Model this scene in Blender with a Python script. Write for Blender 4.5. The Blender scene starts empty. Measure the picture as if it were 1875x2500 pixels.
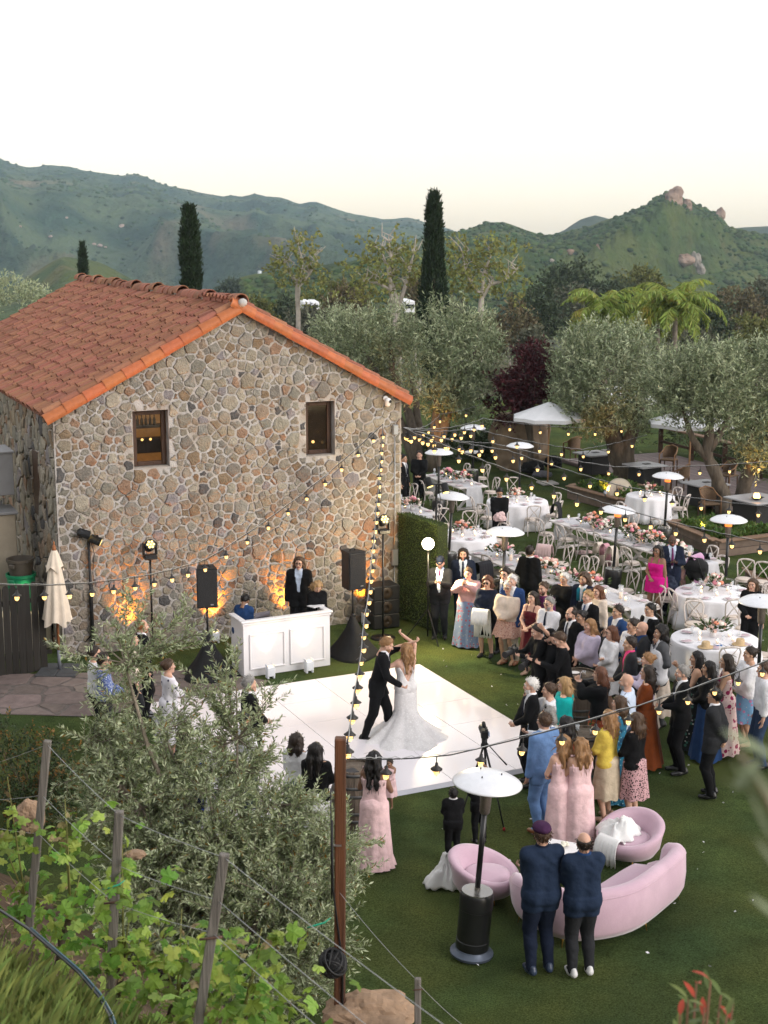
import bpy, math, random
import numpy as np
from mathutils import Vector, Matrix

rng = random.Random(7)
sc = bpy.context.scene
COL = sc.collection
R = math.radians

# ------------------------------------------------------------------ camera
F_PX, PITCH, CAM_H = 3472.0, R(11.3), 8.62          # 50 mm lens on a portrait 24x36 frame
cam_data = bpy.data.cameras.new('camera')
cam_data.sensor_fit = 'VERTICAL'; cam_data.sensor_height = 36.0
cam_data.lens = F_PX / 2500.0 * 36.0
cam_data.clip_start = 0.05; cam_data.clip_end = 20000
cam_data.dof.use_dof = True; cam_data.dof.focus_distance = 23.0; cam_data.dof.aperture_fstop = 4.0
cam = bpy.data.objects.new('camera', cam_data); COL.objects.link(cam)
cam.location = (0, 0, CAM_H); cam.rotation_euler = (math.pi/2 - PITCH, 0, 0)
sc.camera = cam

# ------------------------------------------------------------------ sky, sun, exposure
SUN_EL, SUN_AZ = R(2.3), R(122)                         # sun just down behind the camera; the sky in view is the pale side opposite
world = bpy.data.worlds.new('World'); sc.world = world; world.use_nodes = True
nt = world.node_tree; bg = nt.nodes['Background']
sky = nt.nodes.new('ShaderNodeTexSky'); sky.sky_type = 'NISHITA'; sky.sun_disc = False
sky.sun_elevation = SUN_EL; sky.sun_rotation = SUN_AZ
sky.air_density = 1.0; sky.dust_density = 1.0; sky.ozone_density = 1.0
gm = nt.nodes.new('ShaderNodeGamma'); gm.inputs[1].default_value = 0.30   # compresses the sky's brightness range so the dome is even
hs = nt.nodes.new('ShaderNodeHueSaturation'); hs.inputs['Saturation'].default_value = 0.5
nt.links.new(sky.outputs[0], gm.inputs[0]); nt.links.new(gm.outputs[0], hs.inputs['Color'])
tint = nt.nodes.new('ShaderNodeMix'); tint.data_type = 'RGBA'; tint.blend_type = 'MULTIPLY'; tint.inputs[0].default_value = 1; tint.inputs[7].default_value = (1.03, .985, .97, 1)
nt.links.new(hs.outputs[0], tint.inputs[6]); nt.links.new(tint.outputs[2], bg.inputs[0]); bg.inputs[1].default_value = 0.097
sun_l = bpy.data.lights.new('sun', 'SUN'); sun_l.energy = 0.17; sun_l.angle = R(38); sun_l.color = (1, 0.95, 0.92)
sun = bpy.data.objects.new('sun', sun_l); COL.objects.link(sun)
_sd = Vector((math.sin(SUN_AZ)*math.cos(R(25)), math.cos(SUN_AZ)*math.cos(R(25)), math.sin(R(25))))
sun.rotation_euler = _sd.to_track_quat('Z', 'Y').to_euler()
sc.view_settings.view_transform = 'Standard'; sc.view_settings.look = 'None'
sc.view_settings.exposure = 3.68; sc.view_settings.gamma = 1.0; sc.view_settings.use_curve_mapping = False
EXPO = 2.0 ** 3.68
sc.render.engine = 'CYCLES'
sc.cycles.use_denoising = True
sc.cycles.max_bounces = 6; sc.cycles.diffuse_bounces = 3; sc.cycles.glossy_bounces = 3
sc.cycles.transmission_bounces = 4; sc.cycles.transparent_max_bounces = 8; sc.cycles.volume_bounces = 1
sc.cycles.sample_clamp_indirect = 1.5; sc.cycles.caustics_reflective = False; sc.cycles.caustics_refractive = False
sc.cycles.use_light_tree = True

# ------------------------------------------------------------------ survey helpers: where a sight line meets a level or a distance
_C, _S = math.cos(PITCH), math.sin(PITCH)
def ray(u, v):
    a, b = (u-937.5)/F_PX, (v-1250)/F_PX
    return a, _C-b*_S, -(_S+b*_C)
def G(u, v, z=0.0):
    a, dy, dz = ray(u, v); t = (z-CAM_H)/dz
    return (a*t, dy*t)
def AT(u, v, y):
    a, dy, dz = ray(u, v); t = y/dy
    return Vector((a*t, y, CAM_H+dz*t))

# ------------------------------------------------------------------ materials
MATS = {}
def _n(t, k, **kw):
    n = t.nodes.new(k)
    for a, b in kw.items(): setattr(n, a, b)
    return n
def mat(name, col, rough=.75, var=.12, sc_=6.0, bump=0.0, bsc=40.0, metal=0.0, spec=.35, rand=0.0, col2=None, mix2=(.45, .6), emis=None, es=0.0,
        coords='Object', hue=0.0, stretch=None, sss=0.0, trans=0.0, island=False, sheen=0.0, spots=None):
    if name in MATS: return MATS[name]
    m = bpy.data.materials.new(name); m.use_nodes = True; MATS[name] = m
    t = m.node_tree; b = t.nodes['Principled BSDF']; L = t.links.new
    b.inputs['Roughness'].default_value = rough; b.inputs['Metallic'].default_value = metal
    b.inputs['Specular IOR Level'].default_value = spec
    c = tuple(col)+(1,)
    tc = _n(t, 'ShaderNodeTexCoord'); co = tc.outputs[coords]
    if stretch:
        mp = _n(t, 'ShaderNodeMapping'); mp.inputs['Scale'].default_value = stretch; L(co, mp.inputs[0]); co = mp.outputs[0]
    no = _n(t, 'ShaderNodeTexNoise'); no.inputs['Scale'].default_value = sc_; no.inputs['Detail'].default_value = 5; no.inputs['Roughness'].default_value = .6
    L(co, no.inputs['Vector'])
    cr = _n(t, 'ShaderNodeValToRGB'); e = cr.color_ramp.elements
    e[0].position, e[1].position = .3, .7
    e[0].color = tuple(max(0, x*(1-var)) for x in col)+(1,); e[1].color = tuple(min(1, x*(1+var)) for x in col)+(1,)
    L(no.outputs['Fac'], cr.inputs[0]); out = cr.outputs[0]
    if col2 is not None:
        n2 = _n(t, 'ShaderNodeTexNoise'); n2.inputs['Scale'].default_value = sc_*.37; n2.inputs['Detail'].default_value = 4
        L(co, n2.inputs['Vector'])
        r2 = _n(t, 'ShaderNodeMapRange'); r2.inputs[1].default_value, r2.inputs[2].default_value = mix2; L(n2.outputs['Fac'], r2.inputs[0])
        mx = _n(t, 'ShaderNodeMix', data_type='RGBA'); L(r2.outputs[0], mx.inputs[0]); L(out, mx.inputs[6]); mx.inputs[7].default_value = tuple(col2)+(1,)
        out = mx.outputs[2]
    if spots:                                              # printed flowers / checks: (colour, scale, threshold)
        for sc3, s3, th in spots:
            vo = _n(t, 'ShaderNodeTexVoronoi'); vo.inputs['Scale'].default_value = s3; L(tc.outputs['Object'], vo.inputs['Vector'])
            lt = _n(t, 'ShaderNodeMath', operation='LESS_THAN'); L(vo.outputs['Distance'], lt.inputs[0]); lt.inputs[1].default_value = th
            mx = _n(t, 'ShaderNodeMix', data_type='RGBA'); L(lt.outputs[0], mx.inputs[0]); L(out, mx.inputs[6]); mx.inputs[7].default_value = tuple(sc3)+(1,)
            out = mx.outputs[2]
    if rand or hue:
        if island:
            oi = _n(t, 'ShaderNodeNewGeometry'); rv = oi.outputs['Random Per Island']
        else:
            oi = _n(t, 'ShaderNodeObjectInfo'); rv = oi.outputs['Random']
        h = _n(t, 'ShaderNodeHueSaturation')
        a = _n(t, 'ShaderNodeMapRange'); a.inputs[3].default_value = 1-rand; a.inputs[4].default_value = 1+rand; L(rv, a.inputs[0]); L(a.outputs[0], h.inputs['Value'])
        if hue:
            f = _n(t, 'ShaderNodeMath', operation='FRACT'); k = _n(t, 'ShaderNodeMath', operation='MULTIPLY'); k.inputs[1].default_value = 7.31
            L(rv, k.inputs[0]); L(k.outputs[0], f.inputs[0])
            a2 = _n(t, 'ShaderNodeMapRange'); a2.inputs[3].default_value = .5-hue; a2.inputs[4].default_value = .5+hue; L(f.outputs[0], a2.inputs[0]); L(a2.outputs[0], h.inputs['Hue'])
        L(out, h.inputs['Color']); out = h.outputs[0]
    L(out, b.inputs['Base Color'])
    if bump:
        n3 = _n(t, 'ShaderNodeTexNoise'); n3.inputs['Scale'].default_value = bsc; n3.inputs['Detail'].default_value = 6; L(co, n3.inputs['Vector'])
        bp = _n(t, 'ShaderNodeBump'); bp.inputs['Strength'].default_value = min(1, bump); bp.inputs['Distance'].default_value = .02
        L(n3.outputs['Fac'], bp.inputs['Height']); L(bp.outputs[0], b.inputs['Normal'])
    if emis:
        b.inputs['Emission Color'].default_value = tuple(emis)+(1,); b.inputs['Emission Strength'].default_value = es/EXPO
    if sss: b.inputs['Subsurface Weight'].default_value = sss; b.inputs['Subsurface Radius'].default_value = (.02, .008, .004)
    if trans:
        tl = _n(t, 'ShaderNodeBsdfTranslucent'); L(out, tl.inputs[0]); ms = _n(t, 'ShaderNodeMixShader'); ms.inputs[0].default_value = trans
        o = t.nodes['Material Output']; L(b.outputs[0], ms.inputs[1]); L(tl.outputs[0], ms.inputs[2]); L(ms.outputs[0], o.inputs[0])
    if sheen: b.inputs['Sheen Weight'].default_value = sheen; b.inputs['Sheen Roughness'].default_value = .4
    return m
def glass(name, col=(1, 1, 1), rough=.03, alpha=.25):
    """thin glass: mostly clear with a clean reflection"""
    if name in MATS: return MATS[name]
    m = bpy.data.materials.new(name); m.use_nodes = True; MATS[name] = m
    t = m.node_tree; b = t.nodes['Principled BSDF']; b.inputs['Base Color'].default_value = tuple(col)+(1,)
    b.inputs['Roughness'].default_value = rough; b.inputs['Specular IOR Level'].default_value = .8; b.inputs['Alpha'].default_value = alpha
    return m

# ------------------------------------------------------------------ mesh building
class MB:
    def __init__(s): s.v = []; s.f = []; s.m = []; s.n = 0
    def add(s, vs, fs, mi=0, M=None):
        vs = np.asarray(vs, float).reshape(-1, 3)
        if M is not None:
            A = np.array(M); vs = vs @ A[:3, :3].T + A[:3, 3]
        s.v.append(vs); o = s.n; s.n += len(vs)
        for f in fs: s.f.append(tuple(i+o for i in f)); s.m.append(mi)
        return s
    def box(s, c, d, rz=0.0, b=0.0, mi=0, M=None):
        """box of size d centred on c, edges chamfered by b, turned rz about its centre"""
        hx, hy, hz = d[0]/2, d[1]/2, d[2]/2
        if b <= 0:
            vs = [(x*hx, y*hy, z*hz) for z in (-1, 1) for y in (-1, 1) for x in (-1, 1)]
            fs = [(0, 2, 3, 1), (4, 5, 7, 6), (0, 1, 5, 4), (2, 6, 7, 3), (0, 4, 6, 2), (1, 3, 7, 5)]
        else:
            b = min(b, hx*.9, hy*.9, hz*.9); vs = []; idx = {}
            for sx in (-1, 1):
                for sy in (-1, 1):
                    for sz in (-1, 1):
                        for ax in range(3):
                            p = [sx*(hx-b), sy*(hy-b), sz*(hz-b)]; p[ax] = (sx*hx, sy*hy, sz*hz)[ax]
                            idx[(sx, sy, sz, ax)] = len(vs); vs.append(p)
            fs = []
            for ax in range(3):
                o1, o2 = (ax+1) % 3, (ax+2) % 3
                for sg in (-1, 1):
                    q = []
                    for a1, a2 in ((-1, -1), (1, -1), (1, 1), (-1, 1)):
                        k = [0, 0, 0]; k[ax] = sg; k[o1] = a1; k[o2] = a2; q.append(idx[(k[0], k[1], k[2], ax)])
                    fs.append(tuple(q if sg > 0 else q[::-1]))
                for s1 in (-1, 1):
                    for s2 in (-1, 1):
                        k0 = [0, 0, 0]; k1 = [0, 0, 0]; k0[ax] = -1; k1[ax] = 1
                        for k in (k0, k1): k[o1] = s1; k[o2] = s2
                        q = (idx[(*k0, o1)], idx[(*k1, o1)], idx[(*k1, o2)], idx[(*k0, o2)])
                        fs.append(q if s1*s2 < 0 else q[::-1])
            for sx in (-1, 1):
                for sy in (-1, 1):
                    for sz in (-1, 1):
                        q = tuple(idx[(sx, sy, sz, a)] for a in range(3)); fs.append(q if sx*sy*sz > 0 else q[::-1])
        vs = np.array(vs, float)
        if rz:
            cz, sz = math.cos(rz), math.sin(rz); vs = np.column_stack([vs[:, 0]*cz-vs[:, 1]*sz, vs[:, 0]*sz+vs[:, 1]*cz, vs[:, 2]])
        return s.add(vs+np.array(c, float), fs, mi, M)
    def beam(s, p, q, w, h=None, mi=0, b=0.0, up=(0, 0, 1)):
        """rectangular bar from p to q"""
        p, q = Vector(p), Vector(q); d = q-p; L = d.length; z = d.normalized(); h = h or w
        x = Vector(up).cross(z)
        if x.length < 1e-4: x = Vector((1, 0, 0)).cross(z)
        x.normalize(); y = z.cross(x)
        M = Matrix(((x[0], y[0], z[0], p[0]), (x[1], y[1], z[1], p[1]), (x[2], y[2], z[2], p[2]), (0, 0, 0, 1)))
        return s.box((0, 0, L/2), (w, h, L), 0, b, mi, M)
    def tube(s, pts, rad, n=8, mi=0, cap=True, sy=1.0):
        P = [Vector(p) for p in pts]; N = len(P)
        if not hasattr(rad, '__len__'): rad = [rad]*N
        vs = []; fs = []; ref = None
        for i in range(N):
            d = (P[min(i+1, N-1)]-P[max(i-1, 0)])
            d = d.normalized() if d.length > 1e-9 else Vector((0, 0, 1))
            if ref is None:
                ref = Vector((1, 0, 0)) if abs(d.x) < .8 else Vector((0, 1, 0))
            x = (ref-d*ref.dot(d)); x = x.normalized() if x.length > 1e-6 else d.orthogonal().normalized(); y = d.cross(x); ref = x
            for k in range(n):
                a = 2*math.pi*k/n; vs.append(P[i]+x*(rad[i]*math.cos(a))+y*(rad[i]*sy*math.sin(a)))
        for i in range(N-1):
            for k in range(n):
                fs.append((i*n+k, i*n+(k+1) % n, (i+1)*n+(k+1) % n, (i+1)*n+k))
        if cap:
            fs.append(tuple(range(n))[::-1]); fs.append(tuple((N-1)*n+k for k in range(n)))
        return s.add([tuple(v) for v in vs], fs, mi)
    def lathe(s, prof, n=16, c=(0, 0, 0), mi=0, sx=1.0, sy=1.0, M=None, cap=True):
        vs = []; fs = []; N = len(prof)
        for r, z in prof:
            for k in range(n):
                a = 2*math.pi*k/n; vs.append((c[0]+r*sx*math.cos(a), c[1]+r*sy*math.sin(a), c[2]+z))
        for i in range(N-1):
            for k in range(n): fs.append((i*n+k, i*n+(k+1) % n, (i+1)*n+(k+1) % n, (i+1)*n+k))
        if cap:
            if prof[0][0] > 1e-4: fs.append(tuple(range(n))[::-1])
            if prof[-1][0] > 1e-4: fs.append(tuple((N-1)*n+k for k in range(n)))
        return s.add(vs, fs, mi, M)
    def prism(s, poly, z0, z1, mi=0, M=None):
        n = len(poly); vs = [(x, y, z0) for x, y in poly]+[(x, y, z1) for x, y in poly]
        fs = [tuple(range(n))[::-1], tuple(range(n, 2*n))]+[(k, (k+1) % n, n+(k+1) % n, n+k) for k in range(n)]
        return s.add(vs, fs, mi, M)
    def loft(s, rings, mi=0, cap=True, closed=True):
        n = len(rings[0]); vs = [p for r in rings for p in r]; fs = []
        for i in range(len(rings)-1):
            for k in range(n if closed else n-1): fs.append((i*n+k, i*n+(k+1) % n, (i+1)*n+(k+1) % n, (i+1)*n+k))
        if cap and closed: fs.append(tuple(range(n))[::-1]); fs.append(tuple((len(rings)-1)*n+k for k in range(n)))
        return s.add(vs, fs, mi)
    def mesh(s, name, mats, smooth=True):
        me = bpy.data.meshes.new(name)
        v = np.concatenate(s.v) if s.v else np.zeros((0, 3))
        me.from_pydata(v.tolist(), [], s.f)
        for m in (mats if isinstance(mats, (list, tuple)) else [mats]): me.materials.append(m)
        if any(s.m): me.polygons.foreach_set('material_index', s.m)
        me.polygons.foreach_set('use_smooth', [bool(smooth)]*len(s.f)); me.update()
        return me
    def build(s, name, mats, parent=None, smooth=True, angle=None, **kw):
        me = s.mesh(name, mats, smooth)
        if smooth and angle is not None: me.set_sharp_from_angle(angle=R(angle))
        return link(name, me, parent, **kw)
def link(name, data, parent=None, loc=None, rz=None, label=None, cat=None, group=None, kind=None):
    o = bpy.data.objects.new(name, data); COL.objects.link(o)
    if parent is not None: o.parent = parent
    if loc is not None: o.location = loc
    if rz is not None: o.rotation_euler = (0, 0, rz)
    tag(o, label, cat, group, kind)
    return o
def tag(o, label=None, cat=None, group=None, kind=None):
    if label: o['label'] = label
    if cat: o['category'] = cat
    if group: o['group'] = group
    if kind: o['kind'] = kind
    return o
def thing(name, label, cat, loc=(0, 0, 0), rz=0.0, group=None):
    return link(name, None, None, loc, rz, label, cat, group)
def npmesh(name, v, f, mats, smooth=True, mi=None):
    """mesh from numpy arrays; f is (n,3) or (n,4)"""
    me = bpy.data.meshes.new(name); v = np.asarray(v, np.float32); f = np.asarray(f, np.int32); k = f.shape[1]
    me.vertices.add(len(v)); me.vertices.foreach_set('co', v.ravel())
    me.loops.add(f.size); me.loops.foreach_set('vertex_index', f.ravel())
    me.polygons.add(len(f)); me.polygons.foreach_set('loop_start', np.arange(0, f.size, k, dtype=np.int32)); me.polygons.foreach_set('loop_total', np.full(len(f), k, np.int32))
    for m in (mats if isinstance(mats, (list, tuple)) else [mats]): me.materials.append(m)
    if mi is not None: me.polygons.foreach_set('material_index', np.asarray(mi, np.int32))
    me.polygons.foreach_set('use_smooth', np.full(len(f), bool(smooth))); me.update(calc_edges=True); me.validate()
    return me
KIDS = {}
def copy_tree(o, loc=None, rz=None, parent=None, **kw):
    c = o.copy(); COL.objects.link(c); c.parent = parent
    if loc is not None: c.location = loc
    if rz is not None: c.rotation_euler = (0, 0, rz)
    tag(c, **kw)
    for ch in list(o.children): copy_tree(ch, parent=c)
    return c

# ------------------------------------------------------------------ noise
_perm = np.random.RandomState(3).permutation(256).astype(np.int64)
_perm = np.concatenate([_perm, _perm])
_gv = np.random.RandomState(5).rand(256)
def vnoise(x, y, z=0.0):
    x, y, z = np.broadcast_arrays(np.asarray(x, float), np.asarray(y, float), np.asarray(z, float))
    xi, yi, zi = np.floor(x).astype(np.int64), np.floor(y).astype(np.int64), np.floor(z).astype(np.int64)
    fx, fy, fz = x-xi, y-yi, z-zi
    fx, fy, fz = (t*t*(3-2*t) for t in (fx, fy, fz))
    def h(a, b, c): return _gv[_perm[(_perm[(_perm[a & 255]+b) & 255]+c) & 255]]
    def lp(a, b, t): return a+(b-a)*t
    return lp(lp(lp(h(xi, yi, zi), h(xi+1, yi, zi), fx), lp(h(xi, yi+1, zi), h(xi+1, yi+1, zi), fx), fy),
              lp(lp(h(xi, yi, zi+1), h(xi+1, yi, zi+1), fx), lp(h(xi, yi+1, zi+1), h(xi+1, yi+1, zi+1), fx), fy), fz)*2-1
def fbm(x, y, z=0.0, o=5, g=.5):
    s = 0; a = 1; k = 1
    for i in range(o): s = s+a*vnoise(x*k+i*17.1, y*k+i*5.3, z*k); a *= g; k *= 2.03
    return s
# ================================================================== SETTING
TOE_N = (-.68, -.735)
def hillz(x, y):
    """bank of the vineyard between the lawn and the camera"""
    s = TOE_N[0]*(np.asarray(x, float)-.6)+TOE_N[1]*(np.asarray(y, float)-12.6)
    z = .75*s+.10*fbm(np.asarray(x)*.9, np.asarray(y)*.9, 1.5, 4)
    z = np.where(z > 0, z, 0)*1.0
    return np.minimum(z, 6.6+.15*fbm(np.asarray(x)*.7, np.asarray(y)*.7, 9.1, 3))
def grid_mesh(name, X, Y, Z, m, **kw):
    ny, nx = X.shape; v = np.column_stack([X.ravel(), Y.ravel(), Z.ravel()])
    i = np.arange(nx*ny).reshape(ny, nx); f = np.column_stack([i[:-1, :-1].ravel(), i[:-1, 1:].ravel(), i[1:, 1:].ravel(), i[1:, :-1].ravel()])
    return link(name, npmesh(name, v, f, m, True), None, **kw)

turf_m = mat('turf', (.058, .088, .032), .95, .35, 1.6, bump=1, bsc=120, spec=.04, col2=(.076, .096, .032), mix2=(.42, .62))
def turf_detail():
    t = turf_m.node_tree; b = t.nodes['Principled BSDF']; L = t.links.new
    tc = _n(t, 'ShaderNodeTexCoord')
    src = b.inputs['Base Color'].links[0].from_socket
    fine = _n(t, 'ShaderNodeTexNoise'); fine.inputs['Scale'].default_value = 46; fine.inputs['Detail'].default_value = 8; fine.inputs['Roughness'].default_value = .75
    L(tc.outputs['Object'], fine.inputs['Vector'])
    mr = _n(t, 'ShaderNodeMapRange'); mr.inputs[1].default_value, mr.inputs[2].default_value, mr.inputs[3].default_value, mr.inputs[4].default_value = .32, .68, .25, 1.75
    L(fine.outputs['Fac'], mr.inputs[0])
    mx = _n(t, 'ShaderNodeMix', data_type='RGBA', blend_type='MULTIPLY'); mx.inputs[0].default_value = 1
    L(src, mx.inputs[6]); L(mr.outputs[0], mx.inputs[7])
    big = _n(t, 'ShaderNodeTexNoise'); big.inputs['Scale'].default_value = .45; big.inputs['Detail'].default_value = 4; L(tc.outputs['Object'], big.inputs['Vector'])
    cr = _n(t, 'ShaderNodeValToRGB'); cr.color_ramp.elements[0].position, cr.color_ramp.elements[1].position = .35, .65; cr.color_ramp.elements[0].color = (.72, .78, .80, 1); cr.color_ramp.elements[1].color = (1.22, 1.12, .95, 1); L(big.outputs['Fac'], cr.inputs[0])
    m3 = _n(t, 'ShaderNodeMix', data_type='RGBA', blend_type='MULTIPLY'); m3.inputs[0].default_value = 1; L(mx.outputs[2], m3.inputs[6]); L(cr.outputs[0], m3.inputs[7]); L(m3.outputs[2], b.inputs['Base Color'])
turf_detail()
for _e in turf_m.node_tree.nodes:
    if _e.type == 'BUMP': _e.inputs['Distance'].default_value = .03
xs, ys = np.linspace(-34, 40, 150), np.linspace(4, 74, 150)
X, Y = np.meshgrid(xs, ys)
grid_mesh('lawn', X, Y, .018*fbm(X*.25, Y*.25, 0, 3)-.012, turf_m, kind='structure')
# far ground: falls away behind the terrace into the valley and runs to the horizon
yy = np.concatenate([np.linspace(60, 300, 60), np.geomspace(310, 9000, 40)])
tt = np.linspace(-1, 1, 60)
Y, T = np.meshgrid(yy, tt, indexing='ij'); X = T*(Y*.62+90)
Z = -.35-np.clip((Y-72)/140, 0, 1)**.8*14-np.clip((Y-210)/700, 0, 1)*42+np.clip((Y-72)/40, 0, 1)*1.2*fbm(X*.03, Y*.03, 0, 4)
scrub_m = mat('scrub_ground', (.050, .055, .024), .95, .35, .08, bump=.6, bsc=.5, spec=.1, col2=(.11, .09, .05), mix2=(.5, .7))
grid_mesh('ground', X, Y, Z, scrub_m, kind='structure')
# vineyard bank
xs, ys = np.linspace(-16, 9, 170), np.linspace(-4, 26, 190)
X, Y = np.meshgrid(xs, ys); Z = hillz(X, Y); Z = np.where(Z <= .001, -.25, Z)
soil_m = mat('soil', (.075, .050, .032), .95, .4, 3.5, bump=1.0, bsc=22, spec=.15, col2=(.14, .10, .07), mix2=(.5, .68))
grid_mesh('bank', X, Y, Z, soil_m, kind='structure')

# ---- hills
def chap(name, c1, c2, c3, s):
    m = mat(name, c1, .95, .45, s, bump=1.0, bsc=s*2.2, spec=.08, col2=c2, mix2=(.42, .62))
    t = m.node_tree; b = t.nodes['Principled BSDF']; L = t.links.new
    for n in t.nodes:
        if n.type == 'BUMP': n.inputs['Distance'].default_value = .5/s
    src = b.inputs['Base Color'].links[0].from_socket; tc = _n(t, 'ShaderNodeTexCoord')
    no = _n(t, 'ShaderNodeTexNoise'); no.inputs['Scale'].default_value = s*.22; no.inputs['Detail'].default_value = 7; L(tc.outputs['Object'], no.inputs['Vector'])
    mr = _n(t, 'ShaderNodeMapRange'); mr.inputs[1].default_value, mr.inputs[2].default_value = .58, .72; L(no.outputs['Fac'], mr.inputs[0])
    mx = _n(t, 'ShaderNodeMix', data_type='RGBA'); L(mr.outputs[0], mx.inputs[0]); L(src, mx.inputs[6]); mx.inputs[7].default_value = tuple(c3)+(1,)
    L(mx.outputs[2], b.inputs['Base Color'])
    return m
def hill(name, ridge, D0, D1, z0, nx, nt_, spur, lam, skew, m, sh=.6, seed=0.0, rough=1.0):
    us = np.linspace(ridge[0][0], ridge[-1][0], nx)
    vs = np.interp(us, [r[0] for r in ridge], [r[1] for r in ridge])
    ks = np.ones(9)/9.0; vs2 = np.convolve(np.pad(vs, 4, 'edge'), ks, 'valid'); vs = .75*vs+.25*vs2
    a = (us-937.5)/F_PX; b = (vs-1250)/F_PX
    zr = CAM_H-(_S+b*_C)*D1/(_C-b*_S); ax = a/(_C-b*_S)
    t = np.concatenate([np.linspace(0, 1, nt_), [1.04, 1.1, 1.2, 1.35]])
    T, A = np.meshgrid(t, ax, indexing='ij'); ZR = np.broadcast_to(zr, T.shape)
    Yd = D0+(D1-D0)*T; Xd = A*Yd
    tp = np.clip(T, 0, 1); back = np.clip(T-1, 0, 1)
    prof = tp**sh*(1-.25*(1-tp))
    Z = z0+(ZR-z0)*prof-back*(ZR-z0)*1.6
    w = np.sin(np.pi*np.clip(tp, 0, 1))**.8
    q = Xd/lam+skew*tp*(D1-D0)/lam; q = q+.55*fbm(Xd/lam*.7, Yd/lam*.7, seed, 3)
    rid = 1-np.abs(vnoise(q, tp*1.3+seed, seed+3))*2.2
    rid2 = 1-np.abs(vnoise(q*2.7+9, tp*2.6+seed, seed+8))*2.2
    am = np.clip((ZR-z0)/max(1.0, np.percentile(zr, 85)-z0), 0, 1.2)**1.5
    Z = Z+spur*am*w*(rid-.45)+spur*.42*am*w*(rid2-.45)
    Z = np.minimum(Z, CAM_H+(ZR-CAM_H)*np.minimum(Yd/D1, 1)-(1-tp)*.03*(D1-D0)-np.where(ZR < CAM_H, 0, 0))
    Z = Z+rough*(fbm(Xd/28, Yd/28, seed, 4))*(.35+.65*w)
    return grid_mesh(name, Xd, Yd, Z, m, kind='structure'), (Xd, Yd, Z)

LEFT_RIDGE = [(-260, 330), (-120, 360), (0, 386), (25, 399), (72, 409), (99, 407), (105, 402), (169, 406), (203, 416), (295, 430), (329, 424), (359, 433), (397, 450), (485, 469), (544, 480),
              (561, 476), (591, 481), (620, 472), (650, 481), (683, 481), (735, 498), (771, 492), (844, 519), (930, 534), (964, 534), (994, 530), (1035, 542), (1116, 566), (1260, 585), (1500, 600)]
m_far = chap('chaparral_far_hazed', (.030, .060, .038), (.085, .118, .060), (.20, .16, .10), .030)  # some of the distance haze's blue is put into the plant colour
far_o, FAR = hill('far_hills', LEFT_RIDGE, 900, 2700, -50, 380, 190, 170, 330, .62, m_far, 1.0, 2.0, 3.0)
BACK_RIDGE = [(1200, 600), (1300, 590), (1375, 563), (1417, 536), (1454, 525), (1490, 536), (1560, 560), (1700, 566), (1806, 558), (1875, 552), (2050, 545), (2200, 560)]
m_back = chap('chaparral_back', (.030, .044, .016), (.055, .066, .026), (.12, .10, .05), .05)
hill('back_hills', BACK_RIDGE, 1300, 2100, -20, 120, 60, 25, 260, -.3, m_back, .8, 5.0, 3.0)
PEAK_RIDGE = [(830, 668), (900, 640), (965, 611), (996, 590), (1086, 572), (1128, 566), (1188, 542), (1231, 541), (1285, 560), (1333, 575), (1375, 570), (1440, 553), (1526, 522), (1580, 498), (1610, 482), (1625, 472), (1643, 466), (1656, 474),
              (1677, 493), (1737, 517), (1758, 523), (1779, 554), (1815, 562), (1875, 572), (1990, 600), (2150, 640)]
m_peak = chap('chaparral_near', (.044, .072, .020), (.085, .105, .030), (.12, .11, .045), .085)
peak_o, PEAK = hill('peak_hill', PEAK_RIDGE, 300, 1080, -34, 320, 150, 46, 170, -.55, m_peak, .92, 11.0, 2.4)
CONE_RIDGE = [(-60, 730), (51, 690), (101, 656), (148, 629), (169, 627), (228, 635), (262, 650), (312, 678), (380, 715), (480, 760)]
hill('cone_hill', CONE_RIDGE, 450, 800, -40, 90, 50, 6, 90, .3, m_peak, .8, 21.0, 2.0)
TANK_RIDGE = [(440, 740), (540, 705), (565, 690), (586, 677), (624, 667), (658, 665), (684, 654), (769, 652), (853, 641), (938, 622), (985, 606), (1080, 640), (1200, 690)]
tank_o, TANK = hill('tank_hill', TANK_RIDGE, 260, 620, -30, 150, 60, 7, 80, -.3, m_peak, .8, 31.0, 1.6)

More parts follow.
